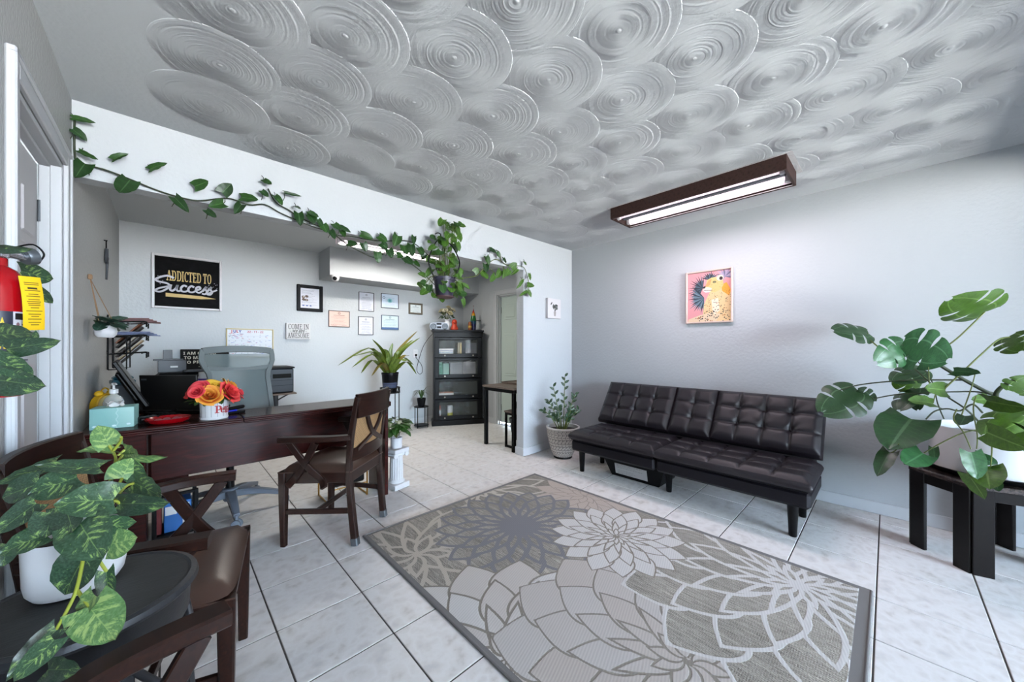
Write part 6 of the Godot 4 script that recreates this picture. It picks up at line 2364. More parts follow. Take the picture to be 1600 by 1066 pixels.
	for a in [0.6, 2.2, 3.8, 5.4]: bar(s, [V(0.04, 0.02, 0), V(0.04 + 0.19 * cos(a), 0.012, 0.19 * sin(a))], 0.04, 0.022, V(0, 1, 0))
	bar(s, [V(0.04, 0.56, 0), V(0.15, 0.645, 0.10)], 0.02, 0.012, V(1, 0, -1))
	obj("column", s, M.dark_grey, t)
	t = thing("printer", "dark blue grey printer behind the grey office chair", "printer", V(0.79, 0.6632, -4.68))
	s = begin()
	box(s, V(0, 0.135, 0), V(0.375, 0.26, 0.36), 0.012)
	obj("body", s, mat(Color(0.115, 0.145, 0.18), 0.5), t)
	s = begin()
	box(s, V(0, 0.272, 0), V(0.395, 0.018, 0.38), 0.006)
	obj("lid", s, M.black_plastic, t)
	s = begin()
	box(s, V(0.08, 0.185, 0.176), V(0.17, 0.045, 0.012), 0.002)
	obj("output_slot", s, M.black, t)
	s = begin()
	for y in [0.14, 0.085]: box(s, V(0.0, y, 0.1805), V(0.36, 0.003, 0.002), 0)
	obj("tray_line", s, M.black, t)
	# wall file rack on the left wall
	t = thing("wall_file_rack", "black wire wall rack with three tiers holding papers and slanted folders", "file rack", V(XL, 0, -4.20))
	s = begin()
	for y in [1.345, 1.240, 1.105]:
		for z in [-0.17, 0.17]:
			tube(s, smooth_path([V(0.006, y + 0.03, z), V(0.01, y, z), V(0.19, y + 0.012, z), V(0.205, y - 0.005, z), V(0.205, y - 0.03, z)], 3), 0.0055, 0.0055, 6)
		for k in 3: tube(s, [V(0.02 + 0.08 * k, y + 0.004, -0.17), V(0.02 + 0.08 * k, y + 0.004, 0.17)], 0.004, 0.004, 5)
	for z in [-0.17, 0.17]: tube(s, [V(0.006, 1.40, z), V(0.006, 0.99, z)], 0.0055, 0.0055, 6)
	for z in [-0.17, 0.17]:
		tube(s, [V(0.10, 1.24, z), V(0.10, 0.99, z), V(0.006, 0.99, z)], 0.0045, 0.0045, 6)
	obj("wire_frame", s, M.black_metal, t)
	for k in 6:
		s = begin()
		box(s, Vector3.ZERO, V(0.012, 0.235, 0.23), 0.002, Transform3D(Basis(Vector3.BACK, -0.70), V(XL + 0.095, 1.09 + 0.038 * k, -4.50)))
		single("file_folder", s, mat([Color(0.10, 0.07, 0.06), Color(0.70, 0.62, 0.50), Color(0.12, 0.08, 0.07), Color(0.80, 0.77, 0.72), Color(0.09, 0.07, 0.07), Color(0.45, 0.24, 0.12)][k], 0.6), ["dark folder lowest in the slanted stack of the wall rack", "tan folder second from the bottom in the wall rack's slanted stack", "dark brown folder third from the bottom in the wall rack's slanted stack", "off white folder above the dark brown one in the wall rack's slanted stack", "black folder second from the top in the wall rack's slanted stack", "rust brown folder on top of the wall rack's slanted stack"][k], "folder", Transform3D(), "folders slanting in the wall rack")
	for q in [[1.365, Color(0.62, 0.46, 0.46), "pink grey papers on the wall rack's top tier"], [1.258, Color(0.55, 0.60, 0.75), "bluish papers on the wall rack's middle tier"]]:
		s = begin()
		for k in 4: box(s, V(0.125 + 0.006 * k, q[0] + 0.004 * k, 0.006 * k - 0.01), V(0.26, 0.0035, 0.25), 0.0, Transform3D(Basis(Vector3.BACK, 0.02 * k - 0.02), Vector3.ZERO))
		single("paper_stack", s, mat(q[1], 0.7), q[2], "papers", at(V(XL, 0, -4.20)))
	# hanging key ornament on the left wall
	t = thing("key_ornament", "small dark iron ornament hanging from a nail high on the left wall", "ornament", V(XL + 0.012, 0, -3.86))
	s = begin()
	tube(s, [V(-0.012, 1.915, 0), V(0.006, 1.915, 0)], 0.004, 0.004, 6)
	tube(s, [V(0, 1.915, 0), V(0, 1.86, 0)], 0.004, 0.004, 6)
	obj("nail", s, M.black_metal, t)
	s = begin()
	var rp := []
	for k in 17: rp.append(V(0.0, 1.805 + 0.050 * cos(TAU * k / 16), 0.030 * sin(TAU * k / 16)))
	tube(s, rp, 0.007, 0.007, 6, false)
	tube(s, [V(0, 1.86, -0.012), V(0.002, 1.76, -0.03), V(0, 1.64, -0.015)], 0.010, 0.006, 6)
	ball(s, V(0, 1.79, -0.02), V(0.012, 0.03, 0.018), 8, 6)
	obj("ring_and_bar", s, M.dark_grey, t)
	# hanging bowl planter on the left wall
	t = thing("hanging_planter", "white bowl planter hung by rope on the left wall with silvery leaves", "planter", V(-0.263, 1.215, -3.16))
	s = begin()
	lathe(s, [Vector2(0.0001, 0), Vector2(0.030, 0), Vector2(0.044, 0.016), Vector2(0.047, 0.036), Vector2(0.040, 0.075), Vector2(0.036, 0.075), Vector2(0.037, 0.06), Vector2(0.0001, 0.06)], 28)
	obj("bowl", s, M.white, t)
	s = begin()
	for q in [V(0.036, 0.075, 0.01), V(-0.02, 0.075, 0.033), V(-0.02, 0.075, -0.033)]:
		tube(s, [q, V(-0.058, 0.335, -0.0)], 0.0022, 0.0022, 5)
	box(s, V(-0.058, 0.345, 0), V(0.018, 0.03, 0.014), 0.004)
	obj("rope", s, M.rope, t)
	rng.seed = 97
	for k in 28:
		var a := TAU * k * 0.618
		var d := V(sin(a), rng.randf_range(-0.3, 0.8), cos(a))
		if d.x < -0.3: d.x = -0.3
		var b := V(0, 0.080, 0) + d * 0.035
		var e := b + V(d.x * 0.06, d.y * 0.05 - 0.012, d.z * 0.075)
		leaf(t, "heart", M.vine_leaf[0] if k in [3, 9, 14] else M.silver_leaf, b, e, 0.055, d + V(0.2, 0.7, 0.3))

# ---------------------------------------------------------------- the corner by the futon
func build_corner_things() -> void:
	var p := V(2.985, 0, -2.385)
	var t := thing("zz_plant", "zz plant in a tall white pot with dark carved flecks in the corner", "plant", p)
	var s := begin()
	lathe(s, [Vector2(0.0001, 0), Vector2(0.095, 0), Vector2(0.098, 0.004), Vector2(0.096, 0.022), Vector2(0.0001, 0.022)], 32)
	obj("foot", s, M.black_plastic, t)
	var im := Image.create(256, 128, false, Image.FORMAT_RGB8)
	im.fill(Color(0.80, 0.79, 0.77))
	for j in 11:
		for i in 26:
			var c := Vector2(i * 10.0 + (5.0 if j % 2 else 0.0), j * 11.5 + 6)
			for k in 3: blob(im, c + Vector2(cos(k * 2.1 + j), sin(k * 2.1 + j)) * 2.9, 2.6, 1.2, Color(0.36, 0.355, 0.36), k * 2.1 + j, 7)
	var pm := print_mat(im, 0.6)
	bump(pm, pm.albedo_texture, 0.25)
	s = begin()
	var prof := []
	for q in [[0.100, 0.022], [0.118, 0.06], [0.142, 0.13], [0.160, 0.21], [0.168, 0.27], [0.170, 0.305]]: prof.append(Vector2(q[0], q[1]))
	var rows := []
	for q in prof:
		var row := PackedVector3Array()
		for k in 41: row.append(V(sin(TAU * k / 40) * q.x, q.y, cos(TAU * k / 40) * q.x))
		rows.append(row)
	grid(s, rows, false, 1)
	obj("carved_pot", s, pm, t)
	s = begin()
	lathe(s, [Vector2(0.170, 0.305), Vector2(0.176, 0.309), Vector2(0.176, 0.322), Vector2(0.168, 0.326), Vector2(0.158, 0.322), Vector2(0.152, 0.27)], 40)
	obj("rim", s, mat(Color(0.86, 0.855, 0.84), 0.5), t)
	s = begin()
	lathe(s, [Vector2(0.156, 0.285), Vector2(0.08, 0.292), Vector2(0.0001, 0.292)], 28)
	obj("soil", s, M.soil, t)
	rng.seed = 101
	# stems lean along the picture's right (x, z together) by the first number, reach up by the second
	var st := [[-0.21, 0.20, 6], [-0.15, 0.29, 8], [-0.10, 0.44, 7], [0.02, 0.55, 9], [-0.05, 0.22, 9], [0.13, 0.36, 9], [0.17, 0.18, 8], [0.08, 0.20, 10], [-0.12, 0.13, 9], [0.05, 0.12, 9]]
	var right := V(0.718, 0, 0.696)
	for i in st.size():
		var q: Array = st[i]
		var depth := rng.randf_range(-0.06, 0.06)
		var back := V(0.696, 0, -0.718) * depth
		var base: Vector3 = V(0, 0.285, 0) + right * q[0] * 0.22 + back * 0.5
		var tip: Vector3 = V(0, 0.30 + q[1], 0) + right * q[0] + back
		var path := smooth_path([base, base.lerp(tip, 0.5) + V(0, 0.035, 0), tip], 8)
		s = begin()
		tube(s, path, 0.006, 0.003, 6)
		obj("stem", s, M.stem, t)
		for k in q[2]:
			var f: float = 0.30 + 0.70 * (k + 1.0) / q[2]
			var b: Vector3 = path[mini(int(f * (path.size() - 1)), path.size() - 1)]
			var d: Vector3 = (tip - base).normalized()
			var side: Vector3 = d.cross(V(0.696, 0.2, -0.718)).normalized() * (1.0 if k % 2 else -1.0)
			var e: Vector3 = b + (side * 0.7 + d * 0.65 + V(rng.randf_range(-0.3, 0.3), 0.1, rng.randf_range(-0.3, 0.3))).normalized() * rng.randf_range(0.045, 0.062)
			leaf(t, "oval", M.zz_leaf, b, e, 0.027, V(-0.6, 0.5, 0.6))

# ---------------------------------------------------------------- hanging pothos and its vines
func build_hanging_pothos() -> void:
	var t := thing("hanging_pothos", "trailing pothos in a purple hanging pot with long vines along the white header", "plant", V(1.635, 1.575, -2.55))
	var inv := t.transform.affine_inverse()
	var s := begin()
	lathe(s, [Vector2(0.0001, 0), Vector2(0.066, 0), Vector2(0.070, 0.005), Vector2(0.084, 0.13), Vector2(0.091, 0.132), Vector2(0.093, 0.155), Vector2(0.084, 0.155), Vector2(0.080, 0.12), Vector2(0.0001, 0.115)], 32)
	obj("pot", s, M.pot_purple, t)
	s = begin()
	lathe(s, [Vector2(0.0001, -0.014), Vector2(0.060, -0.014), Vector2(0.080, -0.004), Vector2(0.082, 0.004), Vector2(0.0001, -0.004)], 32)
	obj("drip_tray", s, mat(Color(0.28, 0.17, 0.18), 0.5), t)
	s = begin()
	for k in 3:
		var a := TAU * k / 3 + 0.5
		var o := V(sin(a) * 0.093, 0.145, cos(a) * 0.093)
		tube(s, smooth_path([o, V(o.x * 1.55, 0.27, o.z * 1.45), V(o.x * 0.9, 0.42, o.z * 0.7 - 0.01), V(0, 0.50, -0.06)], 6), 0.0055, 0.005, 6)
	tube(s, smooth_path([V(0, 0.50, -0.06), V(0, 0.53, -0.06), V(0, 0.55, -0.10), V(0, 0.55, -0.14)], 4), 0.005, 0.005, 6)
	obj("hanger", s, M.pot_black, t)
	# long vines on the wall, in the header's plane
	var runs := [[Vector2(-0.335,2.248),Vector2(-0.332,2.178),Vector2(-0.324,2.077),Vector2(-0.305,2.033),Vector2(-0.230,2.029),Vector2(-0.137,2.007),Vector2(-0.056,1.987),Vector2(0.016,1.975),Vector2(0.091,1.969),Vector2(0.136,1.979),Vector2(0.213,2.015),Vector2(0.262,2.026),Vector2(0.346,2.012),Vector2(0.425,2.037),Vector2(0.508,2.008),Vector2(0.614,1.978),Vector2(0.708,1.958),Vector2(0.807,1.950),Vector2(0.912,1.888),Vector2(1.069,1.830),Vector2(1.137,1.842),Vector2(1.196,1.877),Vector2(1.375,1.945)], [Vector2(0.441,2.140),Vector2(0.481,2.065),Vector2(0.560,2.034),Vector2(0.614,2.007),Vector2(0.747,1.967),Vector2(0.848,1.937),Vector2(0.942,1.953),Vector2(1.046,1.952),Vector2(1.166,1.963),Vector2(1.375,2.006),Vector2(1.487,1.945),Vector2(1.582,1.867),Vector2(1.669,1.772)], [Vector2(1.126,1.835),Vector2(1.215,1.890),Vector2(1.362,1.826),Vector2(1.473,1.767),Vector2(1.591,1.678)], [Vector2(1.766,1.746),Vector2(1.937,1.786),Vector2(2.046,1.824),Vector2(2.160,1.937),Vector2(2.280,2.011),Vector2(2.363,2.007),Vector2(2.466,1.985),Vector2(2.630,2.004),Vector2(2.696,1.981),Vector2(2.754,1.854),Vector2(2.764,1.719)], [Vector2(2.046,1.824),Vector2(2.121,1.894),Vector2(2.223,1.910),Vector2(2.321,1.862)], [Vector2(2.363,2.007),Vector2(2.346,2.086),Vector2(2.304,2.109)]]
	for i in runs.size():
		var p := []
		var n: int = runs[i].size()
		for k in n:
			var q: Vector2 = runs[i][k]
			var z := -2.668 + 0.006 * sin(k * 1.7)
			if q.x > 1.30 and q.x < 2.2 and q.y < 1.96: z = -2.63
			if q.x < -0.31: q.x = -0.318
			p.append(V(q.x, q.y, z))
		s = begin()
		tube(s, smooth_path(p, 5), 0.0042, 0.0034, 6)
		obj("vine", s, M.stem_dark if i < 3 else M.stem, t, inv)
	var lv := [[-0.328,2.229,-0.252,2.228,0.027],[-0.337,2.175,-0.277,2.140,0.041],[-0.300,2.077,-0.238,2.041,0.027],[-0.284,2.029,-0.311,1.947,0.066],[-0.196,2.076,-0.150,2.116,0.031],[-0.139,1.995,-0.173,1.905,0.077],[-0.070,2.073,-0.011,2.119,0.039],[0.023,1.956,0.072,1.889,0.047],[0.101,2.038,0.160,2.074,0.056],[0.218,2.034,0.257,2.098,0.065],[0.223,1.977,0.163,1.938,0.051],[0.151,1.925,0.193,1.878,0.036],[0.305,2.037,0.380,2.039,0.056],[0.305,1.992,0.272,1.931,0.045],[0.416,2.178,0.450,2.144,0.039],[0.403,2.104,0.434,2.073,0.039],[0.472,2.097,0.506,2.047,0.043],[0.522,2.132,0.614,2.126,0.020],[0.582,2.060,0.600,2.040,0.025],[0.600,2.024,0.604,1.944,0.053],[0.662,2.049,0.707,2.006,0.042],[0.662,2.019,0.681,1.970,0.050],[0.673,2.031,0.684,1.971,0.059],[0.715,2.012,0.738,1.967,0.038],[0.742,1.984,0.765,1.931,0.060],[0.786,1.951,0.805,1.896,0.043],[0.810,2.000,0.838,1.951,0.048],[0.843,1.990,0.913,1.964,0.044],[0.860,1.968,0.871,1.924,0.040],[0.902,1.888,0.957,1.879,0.054],[0.990,1.969,1.061,1.946,0.051],[1.004,1.908,1.028,1.851,0.055],[1.120,1.984,1.176,1.946,0.062],[1.140,1.935,1.185,1.900,0.067],[1.271,2.021,1.236,1.934,0.074],[1.411,2.046,1.384,1.968,0.041],[1.111,1.863,1.117,1.783,0.057],[1.194,1.898,1.205,1.836,0.058],[1.323,1.952,1.330,1.877,0.070],[1.383,1.974,1.378,1.876,0.061],[1.271,1.868,1.319,1.876,0.054],[1.334,1.864,1.378,1.806,0.070],[1.450,1.956,1.468,1.902,0.052],[1.467,1.897,1.508,1.909,0.062],[1.416,1.847,1.451,1.802,0.046], [2.201,2.093,2.279,2.078,0.048],[2.290,2.079,2.321,2.030,0.043],[2.365,2.037,2.371,1.976,0.044],[2.146,2.011,2.176,1.933,0.060],[2.138,1.938,2.129,1.860,0.060],[2.100,1.866,2.144,1.791,0.077],[2.331,1.907,2.271,1.826,0.062],[2.373,1.925,2.337,1.829,0.063],[2.468,1.953,2.528,2.008,0.070],[2.450,1.931,2.396,1.862,0.057],[2.558,1.953,2.475,1.885,0.039],[2.669,2.050,2.657,2.003,0.040],[2.727,1.932,2.724,1.860,0.034],[2.632,1.859,2.564,1.756,0.040],[2.708,1.815,2.773,1.800,0.060],[2.708,1.742,2.583,1.686,0.033],[2.717,1.750,2.764,1.691,0.054],[2.249,1.846,2.160,1.769,0.055],[2.003,1.841,2.039,1.882,0.058]]
	rng.seed = 110
	for i in lv.size():
		var q: Array = lv[i]
		var b := V(maxf(q[0], -0.322), q[1], -2.655 + rng.randf_range(0.01, 0.03))
		var e := V(q[2], q[3], b.z + rng.randf_range(0.008, 0.045))
		var n := V(rng.randf_range(-0.35, 0.15), rng.randf_range(0.0, 0.55), 1.0)
		leaf(t, ["heart", "heart_b", "heart_c"][i % 3], M.vine_leaf[i % 2] if i < 50 else M.pot_leaf, inv * b, inv * e, q[4], n)
		s = begin()
		var root := V(b.x + rng.randf_range(-0.012, 0.012), b.y + (-0.045 if b.y > e.y - 0.01 and i % 2 else 0.03), -2.664)
		tube(s, [b, b.lerp(root, 0.6) + V(0.004, 0, 0.002), root], 0.0018, 0.0018, 5)
		obj("petiole", s, M.stem_dark, t, inv)
	# growth over the pot
	for k in 100:
		var a := rng.randf() * TAU
		var up := rng.randf_range(-0.15, 0.34)
		var r := rng.randf_range(0.07, 0.20) * (1.0 - maxf(up, 0) * 1.1)
		if k > 80:                          # the tuft that climbs the header
			up = rng.randf_range(0.30, 0.50); r = rng.randf_range(0.02, 0.14)
		var b := V(sin(a) * r + (0.05 if up > 0.3 else 0.0), 0.14 + up, cos(a) * r * 0.6)
		if b.z < -0.10: b.z = -0.10
		var e := b + V(sin(a) * 0.05 + rng.randf_range(-0.03, 0.03), rng.randf_range(-0.07, 0.02), absf(cos(a)) * 0.03)
		leaf(t, ["heart", "heart_b"][k % 2], M.pot_leaf if k % 4 else M.vine_leaf[0], b, e, rng.randf_range(0.048, 0.066), V(sin(a) * 0.4 - 0.3, 0.55, 1.0))
		if k % 2 == 0:
			s = begin()
			tube(s, smooth_path([V(sin(a) * 0.04, 0.12, cos(a) * 0.03), V(b.x * 0.6, maxf(0.16, b.y * 0.9), b.z * 0.7), b], 4), 0.0026, 0.002, 5)
			obj("stem", s, M.stem, t)

# ---------------------------------------------------------------- foreground: stool, potted pothos, extinguisher
func build_foreground() -> void:
	var t := thing("round_stool", "round black metal stool with a worn top in the left foreground", "stool", V(-0.115, 0, -1.125))
	var s := begin()
	lathe(s, [Vector2(0.0001, 0.654), Vector2(0.146, 0.654), Vector2(0.148, 0.6585), Vector2(0.0001, 0.6590)], 56)
	obj("seat_panel", s, M.stool_top, t)
	s = begin()
	lathe(s, [Vector2(0.150, 0.642), Vector2(0.160, 0.640), Vector2(0.166, 0.648), Vector2(0.163, 0.658), Vector2(0.153, 0.661), Vector2(0.147, 0.658)], 56)
	obj("rolled_rim", s, M.iron, t)
	s = begin()
	lathe(s, [Vector2(0.148, 0.575), Vector2(0.150, 0.58), Vector2(0.154, 0.645), Vector2(0.140, 0.645), Vector2(0.138, 0.575), Vector2(0.148, 0.575)], 48)
	obj("apron_band", s, M.iron, t)
	for k in 4:
		s = begin()
		var a := TAU * k / 4 + 0.35
		bar(s, smooth_path([V(sin(a) * 0.140, 0.60, cos(a) * 0.140), V(sin(a) * 0.155, 0.42, cos(a) * 0.155), V(sin(a) * 0.185, 0.0, cos(a) * 0.185)], 4), 0.040, 0.012, V(cos(a), 0, -sin(a)), 0.032, 0.012, true)
		obj("leg", s, M.iron, t)
		s = begin()
		tube(s, smooth_path([V(sin(a) * 0.150, 0.58, cos(a) * 0.150), V(sin(a + 0.5) * 0.160, 0.47, cos(a + 0.5) * 0.160), V(sin(a + 1.07) * 0.160, 0.47, cos(a + 1.07) * 0.160), V(sin(a + TAU / 4) * 0.150, 0.58, cos(a + TAU / 4) * 0.150)], 6), 0.007, 0.007, 8)
		obj("arched_brace", s, M.iron, t)
	s = begin()
	ring(s, 0.24, 0.168, 0.008)
	obj("foot_ring", s, M.iron, t)
	# potted artificial pothos
	var p := V(-0.137, 0.6615, -1.182)
	t = thing("variegated_pothos", "variegated pothos with cream streaked leaves in a white oval pot on the stool", "plant", p, 0.77)
	s = begin()
	var prof := [[0.0001, 0.0], [0.060, 0.0], [0.076, 0.005], [0.086, 0.018], [0.090, 0.036], [0.093, 0.118], [0.091, 0.124], [0.087, 0.122], [0.085, 0.10], [0.0001, 0.096]]
	var pr := []
	for q in prof: pr.append(Vector2(q[0], q[1]))
	lathe(s, pr, 48, Transform3D(Basis.from_scale(V(0.80, 0.96, 0.74)), Vector3.ZERO))
	obj("pot", s, M.white, t)
	s = begin()
	lathe(s, [Vector2(0.086, 0.100), Vector2(0.04, 0.104), Vector2(0.0001, 0.104)], 28, Transform3D(Basis.from_scale(V(0.79, 0.96, 0.73)), Vector3.ZERO))
	obj("soil", s, M.soil, t)
	var inv := t.transform.affine_inverse()
	var stems := [
		[V(-0.108,0.793,-0.996),V(-0.112,0.752,-0.958),V(-0.120,0.729,-0.939),V(-0.129,0.712,-0.920)],
		[V(-0.095,0.943,-1.206),V(-0.089,0.929,-1.200),V(-0.084,0.912,-1.183),V(-0.089,0.875,-1.117),V(-0.105,0.793,-1.105)],
		[V(-0.089,0.929,-1.200),V(-0.077,0.952,-1.190),V(-0.075,0.964,-1.174)],
		[V(-0.071,0.884,-1.127),V(-0.077,0.869,-1.106),V(-0.091,0.832,-1.091),V(-0.105,0.781,-1.105)],
		[V(-0.052,0.874,-1.109),V(-0.066,0.869,-1.109),V(-0.083,0.840,-1.097)],
		[V(-0.073,0.922,-1.186),V(-0.081,0.909,-1.180)],
		[V(-0.070,0.933,-1.183),V(-0.080,0.923,-1.179)],
		[V(-0.071,0.849,-1.072),V(-0.080,0.855,-1.066),V(-0.102,0.804,-1.074)],
		[V(-0.106,0.791,-0.995),V(-0.094,0.781,-0.997),V(-0.082,0.750,-0.999)],
		[V(-0.112,0.750,-0.958),V(-0.095,0.729,-0.928)]]
	for i in stems.size():
		s = begin()
		tube(s, smooth_path(stems[i], 5), 0.0028, 0.0024, 7)
		obj("stem", s, M.stem_pale, t, inv)
	var lv := [
		[V(-0.095,0.943,-1.206),V(-0.113,0.989,-1.224),0.046,V(0.167,0.417,0.893),1],
		[V(-0.089,0.929,-1.200),V(-0.147,0.943,-1.229),0.022,V(-0.106,0.791,0.602),1],
		[V(-0.070,0.933,-1.183),V(-0.041,0.929,-1.127),0.029,V(-0.888,0.033,0.460),1],
		[V(-0.073,0.922,-1.186),V(-0.012,0.915,-1.098),0.026,V(-0.761,-0.408,0.505),1],
		[V(-0.071,0.884,-1.127),V(-0.056,0.922,-1.141),0.059,V(0.250,0.253,0.935),1],
		[V(-0.052,0.874,-1.109),V(-0.003,0.854,-1.034),0.047,V(-0.772,0.274,0.574),0],
		[V(-0.071,0.849,-1.072),V(-0.008,0.854,-0.983),0.045,V(-0.815,0.015,0.579),0],
		[V(-0.076,0.869,-1.035),V(-0.147,0.887,-1.034),0.066,V(0.159,0.571,0.805),0],
		[V(-0.102,0.915,-1.130),V(-0.185,0.925,-1.155),0.040,V(-0.075,0.820,0.568),0],
		[V(-0.132,0.902,-1.131),V(-0.196,0.881,-1.138),0.063,V(-0.259,0.524,0.811),0],
		[V(-0.182,0.895,-1.152),V(-0.236,0.877,-1.176),0.052,V(-0.484,0.394,0.781),0],
		[V(-0.172,0.916,-1.225),V(-0.249,0.879,-1.273),0.031,V(-0.610,0.406,0.680),0],
		[V(-0.180,0.866,-1.122),V(-0.224,0.830,-1.109),0.043,V(-0.232,0.565,0.792),0],
		[V(-0.167,0.808,-1.109),V(-0.221,0.796,-1.106),0.049,V(-0.116,0.705,0.700),0],
		[V(-0.154,0.859,-1.069),V(-0.157,0.821,-1.044),0.050,V(-0.100,0.549,0.830),0],
		[V(-0.115,0.843,-1.017),V(-0.085,0.807,-0.933),0.072,V(-0.425,0.771,0.475),0],
		[V(-0.106,0.793,-0.995),V(-0.137,0.727,-0.997),0.062,V(-0.371,0.143,0.917),0],
		[V(-0.101,0.819,-1.045),V(-0.046,0.816,-1.047),0.046,V(0.032,-0.287,0.957),0],
		[V(-0.083,0.777,-1.056),V(-0.048,0.789,-1.022),0.058,V(-0.709,0.098,0.699),1],
		[V(-0.082,0.750,-0.999),V(-0.078,0.701,-0.968),0.027,V(-0.278,0.500,0.820),0],
		[V(-0.096,0.729,-0.929),V(-0.059,0.687,-0.865),0.065,V(-0.222,0.746,0.627),1],
		[V(-0.089,0.748,-0.923),V(-0.116,0.700,-0.949),0.033,V(-0.807,0.140,0.573),1],
		[V(-0.128,0.713,-0.918),V(-0.173,0.681,-0.892),0.032,V(-0.121,0.728,0.675),0],
		[V(-0.126,0.714,-0.889),V(-0.156,0.693,-0.848),0.032,V(0.250,0.773,0.584),0],
		[V(-0.130,0.678,-0.878),V(-0.099,0.694,-0.820),0.034,V(-0.860,0.367,0.355),0],
		[V(-0.102,0.891,-1.074),V(-0.113,0.859,-1.029),0.052,V(-0.066,0.825,0.561),0],
		[V(-0.140,0.867,-1.069),V(-0.118,0.829,-1.006),0.050,V(-0.425,0.703,0.570),0],
		[V(-0.063,0.901,-1.148),V(-0.035,0.868,-1.092),0.038,V(-0.577,0.531,0.621),0],
		[V(-0.223,0.779,-1.191),V(-0.229,0.747,-1.170),0.041,V(-0.203,0.580,0.789),0]]
	var iw := inv.basis
	for i in lv.size():
		var q: Array = lv[i]
		leaf(t, ["heart", "heart_b", "heart_c"][i % 3], M.variegated[2] if q[4] == 1 else M.variegated[i % 2], inv * q[0], inv * q[1], q[2] * 0.95, iw * q[3])
	# fire extinguisher on the left wall
	t = thing("fire_extinguisher", "red fire extinguisher with a yellow inspection tag on the left wall", "fire extinguisher", V(-0.258, 1.06, -1.275), 0.75)
	s = begin()
	lathe(s, [Vector2(0.0001, 0), Vector2(0.036, 0), Vector2(0.041, 0.008), Vector2(0.042, 0.03), Vector2(0.042, 0.225), Vector2(0.039, 0.246), Vector2(0.029, 0.262), Vector2(0.018, 0.270), Vector2(0.018, 0.285), Vector2(0.0001, 0.286)], 36)
	obj("cylinder", s, M.red, t)
	var im := Image.create(256, 160, false, Image.FORMAT_RGB8)
	im.fill(Color(0.80, 0.80, 0.82))
	im.fill_rect(Rect2i(0, 0, 130, 160), Color(0.06, 0.08, 0.16))
	for k in 3:
		for w in [[Vector2(96, 14 + 50 * k), 0]]:
			var c: Vector2 = w[0]
			fill_poly(im, [c + Vector2(0, 30), c + Vector2(9, 0), c + Vector2(18, 30), c + Vector2(12, 30), c + Vector2(9, 12), c + Vector2(6, 30)], Color(0.88, 0.75, 0.10))
	im.fill_rect(Rect2i(136, 4, 100, 16), Color(0.10, 0.10, 0.12))
	for k in 9: 
		im.fill_rect(Rect2i(156, 30 + 13 * k, 60, 4), Color(0.25, 0.25, 0.3))
		if k % 2 == 0: blob(im, Vector2(144, 32 + 13 * k), 5, 5, Color(0.5, 0.35, 0.4))
	s = begin()
	var rows := []
	for y in [0.045, 0.175]:
		var row := PackedVector3Array()
		for k in 19: 
			var a := -1.7 + 3.4 * k / 18.0
			row.append(V(sin(a) * 0.0424, y, cos(a) * 0.0424))
		rows.append(row)
	grid(s, rows, false, 1)
	obj("label_wrap", s, print_mat(im, 0.3), t)
	s = begin()
	box(s, V(0, 0.298, 0), V(0.034, 0.026, 0.030), 0.004)
	tube(s, [V(0.015, 0.30, 0), V(0.045, 0.298, 0.0)], 0.009, 0.009, 10)
	bar(s, smooth_path([V(-0.01, 0.305, 0.0), V(-0.05, 0.325, 0.0), V(-0.10, 0.33, 0.0)], 4), 0.020, 0.006, V(0, 0, 1))
	bar(s, smooth_path([V(-0.01, 0.312, 0.0), V(-0.05, 0.345, 0.0), V(-0.10, 0.36, 0.0)], 4), 0.020, 0.006, V(0, 0, 1))
	obj("valve", s, M.steel, t)
	s = begin()
	lathe(s, [Vector2(0.0001, 0), Vector2(0.016, 0), Vector2(0.018, 0.004), Vector2(0.018, 0.016), Vector2(0.0001, 0.018)], 20, Transform3D(Basis(Vector3.FORWARD, PI / 2 - 0.3), V(0.044, 0.298, 0.0)))
	obj("gauge", s, M.dull_steel, t)
	s = begin()
	tube(s, smooth_path([V(0.02, 0.31, 0.01), V(0.05, 0.326, 0.012), V(0.068, 0.31, 0.012), V(0.06, 0.29, 0.012)], 5), 0.0018, 0.0018, 5)
	obj("pin_ring", s, M.black_metal, t)
	s = begin()
	ring(s, 0.12, 0.0435, 0.004)
	box(s, V(-0.040, 0.15, -0.045), V(0.03, 0.2, 0.012), 0.003, Transform3D(Basis(Vector3.UP, 0.0), Vector3.ZERO))
	obj("wall_bracket", s, M.black_metal, t)
	# tag
	im = Image.create(64, 150, false, Image.FORMAT_RGB8)
	im.fill(Color(0.92, 0.74, 0.04))
	rng.seed = 120
	var yy := 16
	while yy < 142:
		var l := rng.randi_range(22, 50)
		im.fill_rect(Rect2i(32 - l / 2, yy, l, 2), Color(0.30, 0.24, 0.05))
		yy += rng.randi_range(5, 10)
	im.fill_rect(Rect2i(18, 30, 28, 5), Color(0.2, 0.16, 0.05))
	s = begin()
	rows = []
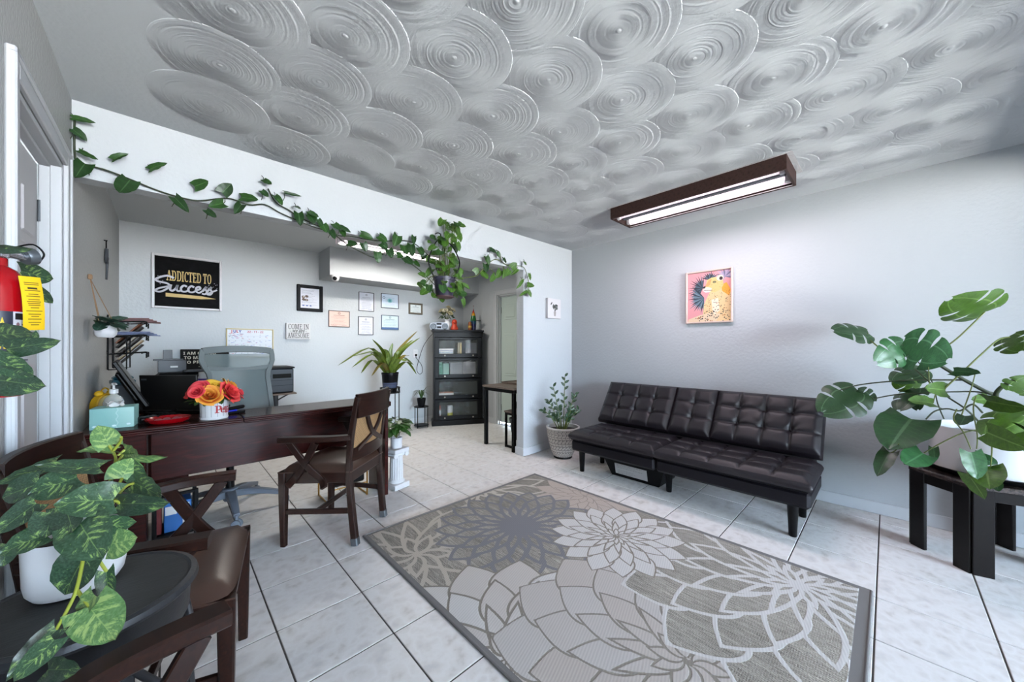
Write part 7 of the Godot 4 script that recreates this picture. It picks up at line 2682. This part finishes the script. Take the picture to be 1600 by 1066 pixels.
	for k in 8:
		var f := k / 7.0
		rows.append(PackedVector3Array([V(-0.021, 0.165 * f - 0.165, 0.004 * sin(f * 3.0)), V(0.0, 0.165 * f - 0.165, 0.003 + 0.004 * sin(f * 3.0)), V(0.021, 0.165 * f - 0.165, 0.004 * sin(f * 3.0))]))
	grid(s, rows, false, 1)
	obj("inspection_tag", s, print_mat(im, 0.6), t, Transform3D(Basis(Vector3.UP, 0.1) * Basis(Vector3.BACK, 0.07) * Basis.from_scale(V(0.86, 0.68, 1)), V(0.022, 0.250, 0.046)))
	# trailing artificial leaves round it
	t = thing("hanging_garland", "variegated artificial leaves trailing over the fire extinguisher", "garland", V(-0.30, 1.05, -1.20))
	inv = t.transform.affine_inverse()
	s = begin()
	tube(s, smooth_path([V(-0.263,1.365,-1.230),V(-0.249,1.302,-1.217),V(-0.233,1.212,-1.145),V(-0.216,1.154,-1.088),V(-0.215,1.100,-1.058)], 5), 0.003, 0.003, 6)
	obj("stem", s, M.stem_pale, t, inv)
	lv = [
		[V(-0.238,1.352,-1.192),V(-0.193,1.348,-1.148),0.017,V(-0.621,-0.509,0.597),0],
		[V(-0.242,1.335,-1.377),V(-0.189,1.321,-1.353),0.045,V(-0.436,-0.158,0.886),0],
		[V(-0.219,1.293,-1.382),V(-0.197,1.266,-1.362),0.024,V(-0.391,0.347,0.852),0],
		[V(-0.218,1.182,-1.076),V(-0.161,1.190,-1.020),0.040,V(-0.624,-0.351,0.698),0],
		[V(-0.197,1.159,-1.041),V(-0.139,1.171,-0.999),0.031,V(-0.509,-0.332,0.794),0],
		[V(-0.204,1.141,-1.034),V(-0.160,1.111,-1.005),0.033,V(-0.439,0.186,0.879),0],
		[V(-0.211,1.109,-1.041),V(-0.155,1.097,-0.986),0.048,V(-0.674,0.135,0.726),0],
		[V(-0.191,1.190,-1.161),V(-0.184,1.172,-1.154),0.013,V(-0.133,0.300,0.945),0]]
	iw = inv.basis
	for i in lv.size():
		var q: Array = lv[i]
		leaf(t, ["heart", "heart_c"][i % 2], M.variegated[i % 2], inv * q[0], inv * q[1], q[2], iw * q[3])
